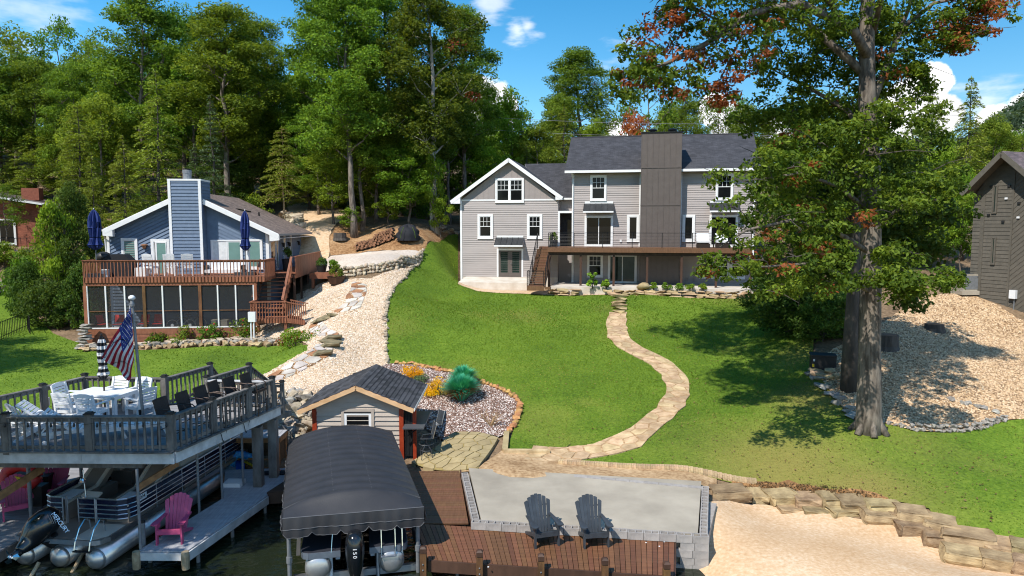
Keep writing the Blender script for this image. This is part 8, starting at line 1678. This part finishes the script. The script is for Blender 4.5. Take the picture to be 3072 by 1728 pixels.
p=on_deck(545,835,-2.5); tag(MB().box((p.x,p.y,p.z+.25),(.6,.5,.5),B.a).build('side_table','plastic_white'),'white cube side table behind the deck railing','table'); p=on_deck(283,835,-3.0); tag(MB().box((p.x,p.y,p.z+.22),(.3,.3,.44),B.a).build('propane_tank','plastic_white'),'small white tank on the left part of the blue house deck','tank')
zpf=zs0-.35
def porch(x,y,yy):q=B.at('A',x,y,yy); return B.w(q[0],yy,zpf)
gred='red folding chairs on the screened porch'
def red_chair(label):
 t=thing('folding_chair',label,'chair',group=gred)
 for s in (-1,1):MB().tube([(s*.26,-.28,0),(s*.26,.12,.44),(s*.26,.28,.92)],.014,6).build('frame','black_metal',t); MB().tube([(s*.26,.28,0),(s*.26,-.2,.44)],.014,6).build('leg','black_metal',t)
 MB().box2((-.25,-.22,.42),(.25,.2,.45)).build('seat','red_fabric',t); MB().prism([(-.25,.16,.52),(.25,.16,.52),(.25,.29,.95),(-.25,.29,.95)],(0,.02,0)).build('backrest','red_fabric',t); return t
rc=None
for x,rz,lab in ((265,1.2,'red chair seen side on at the left end of the screened porch'),(375,.1,'red chair facing out in the second porch bay'),(558,-.1,'red chair behind the brown porch post'),(660,.05,'red chair in the bay left of the bicycles'),(470,2.9,'red chair turned away behind the flag')):
 p=porch(x,1190,-2.4 if rz<2 else -1.6)
 if rc is None:rc=red_chair(lab); rc.location=p; rc.rotation_euler=(0,0,B.a+rz)
 else:dup(rc,tuple(p),B.a+rz,lab)
def bike(label):
 t=thing('bicycle',label,'bicycle',group='bicycles on the screened porch')
 for x in (-.5,.5):w_=MB().tube([(x+.32*math.cos(a),0,.34+.32*math.sin(a))for a in [k*math.pi/12 for k in range(25)]],.018,6).build('wheel','alu',t); MB().cyl((x,-.03,.34),(x,.03,.34),.09,n=10).build('hub','plastic_white',w_)
 MB().tube([(-.5,0,.34),(-.15,0,.75),(.35,0,.8),(.5,0,.34)],.016,6).tube([(-.15,0,.75),(0,0,.34),(.35,0,.8)],.016,6).tube([(-.5,0,.34),(0,0,.34)],.014,6).build('frame','black_metal',t); MB().box2((-.28,-.06,.86),(-.05,.06,.9)).cyl((-.15,0,.75),(-.16,0,.87),.014).build('saddle','black_plastic',t); MB().tube([(.35,0,.8),(.38,0,.98),(.34,-.25,1.02)],.014,6).tube([(.38,0,.98),(.34,.25,1.02)],.014,6).build('handlebar','black_metal',t); return t
k_=bike('bicycle with white hubs leaning in the middle porch bay'); k_.location=porch(830,1190,-2.6); k_.rotation_euler=(0,0,B.a); dup(k_,tuple(porch(905,1190,-1.9)),B.a+.15,'second bicycle behind, half hidden by the brown porch post')
for x,lab in ((1090,'grey storage box on the porch, left one'),(1140,'grey storage box on the porch, right one')):p=porch(x,1190,-2.5); tag(MB().box((p.x,p.y,p.z+.3),(.5,.45,.6),B.a).box((p.x,p.y,p.z+.62),(.54,.49,.05),B.a).build('storage_box','concrete_pad'),lab,'box')
q=G0('A',1350,1325); mp_=thing('meter_post','white utility box on twin white pipes in front of the porch corner','utility box',tuple(q)); MB().box2((-.2,-.1,1.2),(.2,.1,1.75)).build('box','plastic_white',mp_)
for x in (-.08,.08):MB().cyl((x,0,-.1),(x,0,1.2),.045).build('pipe','plastic_white',mp_)

# ------------------------------------------------------------------ yard things
wp=W0('woodpile','stacked firewood with pale cut ends between the trees','firewood','L',(880,400)); q=G0('L',880,405); LOG=MB().cyl((0,-.5,0),(0,.5,0),.5,n=9); LOG.m=[1 if len(f)>4 else 0 for f in LOG.f]; LM=LOG.mesh('log',['log_bark','log_end'])
for row_ in range(6):
 for i in range(19-(row_%2)):
  f=i/19; hmax=6 if f>.45 else 4
  if row_>=hmax:continue
  s=r.uniform(.14,.2); x=q.x-1.45+.155*i+.07*(row_%2); y=q.y+.1+r.uniform(-.08,.08)+.1*f; put('log',LM,wp,(x,y,tz(x,y)+.08+row_*.145),(s,.8,s),(0,r.uniform(0,3),r.uniform(-.08,.08)))
q=G0('L',830,425); tag(MB().prism([(q.x-.5,q.y,q.z),(q.x+.5,q.y,q.z),(q.x+.4,q.y+.2,q.z+.35),(q.x-.3,q.y+.25,q.z+.4)],(0,.4,0)).build('crate','charcoal_plastic'),'dark grey crate lying in front of the firewood','crate')
q=G0('L',1130,360); cm_=thing('covered_vehicle','small off road vehicle under a bunched black cover by the woods','vehicle',tuple(q),.2)
P=[]
for i in range(15):
 row_=[]
 for j in range(20):a=2*math.pi*j/19; f=i/14; rad=(1-f**3)**.5; h=1.15+.12*math.sin(a*2+1); row_.append((math.cos(a)*.85*rad*(1+.12*math.sin(a*5+i)),math.sin(a)*.65*rad*(1+.1*math.sin(a*7)),h*f))
 P.append(row_)
MB().grid(P).build('cover','black_cloth',cm_,True)
for x in (-.6,.5):MB().tube([(x,-.7,.2),(x*.9,-.72,.6),(x*.6,-.6,1.0)],.02,5).build('strap','leaf_bright',cm_)
ac=thing('air_conditioner','pale square air conditioner unit on a pad beside the brown house','air conditioner',tuple(ground(*cr('H',98,1150)))); MB().box2((-.55,-.5,0),(.55,.6,.22)).build('pad','concrete_pad',ac); bo=MB().box2((-.42,-.38,.22),(.42,.46,1.12)).build('casing','concrete_pad',ac); MB().box2((-.36,-.39,.3),(.36,-.378,1.04)).build('grille','galv',bo); MB().cyl((0,.04,1.12),(0,.04,1.14),.34,n=16).build('fan_grille','charcoal_plastic',bo)
for k in range(4):MB().tube([(.4,-.1+.1*k,.5+.1*k),(.8,-.2+.1*k,.35+.1*k),(1.3,0,.6)],.025,6).build('pipe','plastic_white',ac)
def stump(label,p,rad,h):t=thing('tree_stump',label,'stump',tuple(p),0,'tree stumps'); MB().lathe([(rad*1.25,-.1),(rad*1.05,.1),(rad,h),(rad*.5,h+.01)],12).build('bark','bark_dark',t); MB().cyl((0,0,h),(0,0,h+.012),rad*.9,n=12).build('cut_face','log_end',t)
stump('low grey tree stump alone on the stony slope',G0('R',970,950),.42,.3); stump('brown tree stump just right of the oak trunk',G0('R',735,1035),.5,.6); stump('weathered stump at the edge of the drive near the firewood',G0('L',610,350),.5,.5)
q=G0('R',430,1140); bx=thing('dark_cabinet','black box with small yellow and white labels in the shade left of the oak','box',tuple(q),-.3); MB().box2((-.5,-.35,0),(.5,.35,.62)).build('body','black_plastic',bx); MB().box2((-.53,-.38,.62),(.53,.38,.68)).build('lid','black_plastic',bx); MB().box2((-.42,-.355,.4),(-.35,-.349,.5)).build('label','plastic_white',bx); MB().box2((-.45,-.355,.15),(-.37,-.349,.28)).build('sticker','yellow_plastic',bx)
gdl='white loungers on the grey house deck'
for i,(x,lab)in enumerate(((1985,'white cushioned lounge chair on the raised deck, left one'),(2125,'white cushioned lounge chair on the raised deck, right one behind leaves'))):
 x_,_=G.at('G',x,850,-1.8); t=thing('lounge_chair',lab,'chair',tuple(G.w(x_,-1.8,ZD)),G.a,gdl); MB().prism([(-.42,-.45,.36),(-.42,.35,.30),(-.42,.75,.98),(-.42,.62,1.02),(-.42,.28,.44),(-.42,-.45,.5)],(.84,0,0)).build('cushion','plastic_white',t); MB().box2((-.45,-.42,.0),(.45,.4,.3)).build('frame','bronze_metal',t)
x_,_=G.at('G',2062,860,-1.8); t=thing('side_table','small dark side table between the two white loungers','table',tuple(G.w(x_,-1.8,ZD))); MB().cyl((0,0,.5),(0,0,.53),.25,n=14).build('table_top','bronze_metal',t); MB().cyl((0,0,0),(0,0,.5),.05,n=8).build('leg','bronze_metal',t)
for i,(y,lab)in enumerate(((340,'upper thin power line crossing behind the grey house roof'),(378,'lower thin power line crossing behind the grey house roof'))):
 a_,b_=PY(1480,y-4,70),PY(2480,y+2,66); a_=a_+(a_-b_)*.3; b_=b_+(b_-a_)*.3
 pts=[a_.lerp(b_,k/20)-Vector((0,0,1.0*math.sin(math.pi*k/20)))for k in range(21)]; tag(MB().tube(pts,.018,4).build('power_line','wire'),lab,'power line','power lines')
wf=thing('wire_fence','thin dark picket fence on the far left lawn','fence',tuple(ground(0,1010)),world=True); P=[ground(-60,1040),ground(0,1022),ground(45,1002),ground(82,985),ground(92,1005)]
for a_,b_ in zip(P,P[1:]):
 n=max(2,int((b_-a_).length/.22)); MB().bar(a_+Vector((0,0,1.05)),b_+Vector((0,0,1.05)),.03,.03).bar(a_+Vector((0,0,.2)),b_+Vector((0,0,.2)),.03,.03).build('rail','black_metal',wf)
 for i in range(n):c=a_.lerp(b_,i/n); MB().box2((c.x-.012,c.y-.012,c.z-.1),(c.x+.012,c.y+.012,c.z+1.1+(.12 if i==0 else 0))).build('picket','black_metal',wf)
sheet('far_left_lawn',up_left,'lawn',.01,.5); sw=thing('stone_wall','grey dressed stone wall at the top of the far left lawn','stone wall',tuple(ground(20,880)),world=True)
for k in range(3):along(sw,None,[(-120,880),(40,872),(80,890)],12,1.1,GROCK,.3*k,.05,.55)

# ------------------------------------------------------------------ grass blades, loose gravel, fallen leaves (nobody could count them)
rg=np.random.default_rng(8)
def scatter(poly,n,holes=()):
 A=np.array(poly); lo,hi=A.min(0),A.max(0); P=rg.uniform(lo,hi,(int(n),2)); P=P[inside(P,poly)]
 for h in holes:P=P[~inside(P,h)]
 return P
def grassy(name,poly,n,hgt,holes,label):
 P=scatter(poly,n,holes); dist=P[:,1]; keep=rg.random(len(P))<np.clip(30/dist,.25,1)**1.4; P=P[keep]; m=len(P); z=TZ(P[:,0],P[:,1]); s=hgt*rg.uniform(.6,1.3,m)*np.clip(P[:,1]/26,.9,1.6); a=rg.uniform(0,6.28,m)
 b=np.c_[P,z-.01]; t=np.c_[np.cos(a),np.sin(a),np.zeros(m)]*(s*.42)[:,None]; lean=np.c_[rg.normal(0,.55,(m,2)),np.ones(m)]*s[:,None]
 V=np.stack([b-t,b+t,b+lean+t*.25,b+lean-t*.25],1).reshape(-1,3); X_,Y_=P[:,0],P[:,1]; pn=.5+.13*(np.sin(X_*.9+2*np.sin(Y_*.35))+np.sin(Y_*1.3-X_*.7)+np.sin(X_*2.1+Y_*.4+1))+.12*np.sin(X_*.31+1.7)*np.sin(Y_*.27)+rg.normal(0,.3,m); lv=np.clip(pn,0,1)
 d_=dryness(P[:,0],P[:,1]); lv[rg.random(m)<d_*.75]=2.
 stuff(link(name,leafmesh(name,[(V,np.repeat(lv,4))],'leaf_grass')),label,'grass')
lawn_poly=p_lawn+BED_EDGE[::-1][1:]+LEFT_EDGE[::-1]
grassy('grass',lawn_poly,260000,.036,(path_poly,),'short green grass of the main lawn'); grassy('grass',p_left,60000,.04,(),'short bright grass of the blue house lawn')
def pebbles(name,poly,n,size,mat,label,holes=()):
 P=scatter(poly,n,holes); m=len(P); z=TZ(P[:,0],P[:,1])+.02; s=size*rg.uniform(.5,1.4,m); base=np.array([(1,0,-.2),(-.3,.9,-.2),(-.6,-.7,-.2),(.1,.1,.7)]); a=rg.uniform(0,6.28,m); ca,sa=np.cos(a),np.sin(a)
 V=np.empty((m,4,3))
 for k in range(4):x,y,zz=base[k]; V[:,k,0]=P[:,0]+(x*ca-y*sa)*s; V[:,k,1]=P[:,1]+(x*sa+y*ca)*s; V[:,k,2]=z+zz*s*.7
 F=(np.arange(m)[:,None,None]*4+np.array([(0,1,3),(1,2,3),(2,0,3)])[None]).reshape(-1,3); me=bpy.data.meshes.new(name); me.from_pydata(V.reshape(-1,3).tolist(),[],F.tolist()); me.materials.append(MATS[mat]); me.update(); stuff(link(name,me),label,'gravel')
def speck(name,cols):
 m=bpy.data.materials.new(name); m.use_nodes=True; N=m.node_tree.nodes; L=m.node_tree.links; g=N.new('ShaderNodeNewGeometry'); ra=N.new('ShaderNodeValToRGB'); ra.color_ramp.interpolation='CONSTANT'; L.new(g.outputs['Random Per Island'],ra.inputs[0]); e=ra.color_ramp.elements; e[0].color=(*cols[0],1); e[1].position=.25; e[1].color=(*cols[1],1)
 for i,c in enumerate(cols[2:]):k=e.new((i+2)/len(cols)); k.color=(*c,1)
 b=N['Principled BSDF']; b.inputs['Roughness'].default_value=.85; L.new(ra.outputs[0],b.inputs['Base Color']); MATS[name]=m
speck('speck_pale',[sd(226,204,176),sd(240,226,208),sd(206,176,142),sd(232,206,180)]); speck('speck_brown',[sd(200,168,128),sd(230,204,170),sd(132,104,76),sd(206,174,136)]); speck('speck_bed',[sd(236,226,220),sd(104,78,66),sd(150,118,104),sd(84,62,52)])
pebbles('gravel',p_grav+LEFT_EDGE[1:]+p_gb,60000,.055,'speck_pale','loose pale stones on the gravel bank'); pebbles('gravel',[tuple(ground(*q)[:2])for q in [(2436,1112),(2510,1205),(2566,1250),(2643,1268),(2741,1292),(2892,1296),(2987,1272),(3021,1260),(3160,1250),(3180,960),(3060,960),(2990,915),(2880,880),(2760,890),(2600,1000),(2480,1060)]],70000,.05,'speck_brown','loose stones on the slope below the brown house')
pebbles('gravel',BED_EDGE+gpoly('T',[(1600,1010),(1360,960),(1060,955),(930,1060),(640,830),(300,420),(60,180)]),30000,.045,'speck_bed','white and brown stones in the planting bed')
P=scatter(gpoly('B',[(260,700),(500,660),(800,680),(1100,700),(1450,770),(1300,815),(900,800),(550,760),(260,740)]),3200); stuff(link('leaf_scatter',leafmesh('leaf_scatter',[leaves(np.c_[P,TZ(P[:,0],P[:,1])+.07],.07,np.clip(rg.normal(.5,.3,len(P)),0,1),rg,2.)],'leaf_litter')),'brown fallen leaves above the boulder wall','leaves')
pebbles('beach_grit',[tuple(ground(*q)[:2])for q in [(2140,1730),(2135,1530),(2300,1525),(2500,1552),(2740,1600),(2890,1700),(3060,1725),(3060,1790)]],9000,.022,'speck_pale','small stones and grit on the beach')
P=scatter(lawn_poly,9000,(path_poly,)); k_=np.exp(-((P[:,0]-ob.x)**2+(P[:,1]-ob.y-2)**2)/90)+.12; P=P[rg.random(len(P))<k_]; stuff(link('lawn_leaves',leafmesh('lawn_leaves',[leaves(np.c_[P,TZ(P[:,0],P[:,1])+.045],.085,np.clip(rg.normal(.6,.3,len(P)),0,1),rg,2.)],'leaf_litter')),'scattered fallen leaves on the lawn','leaves')
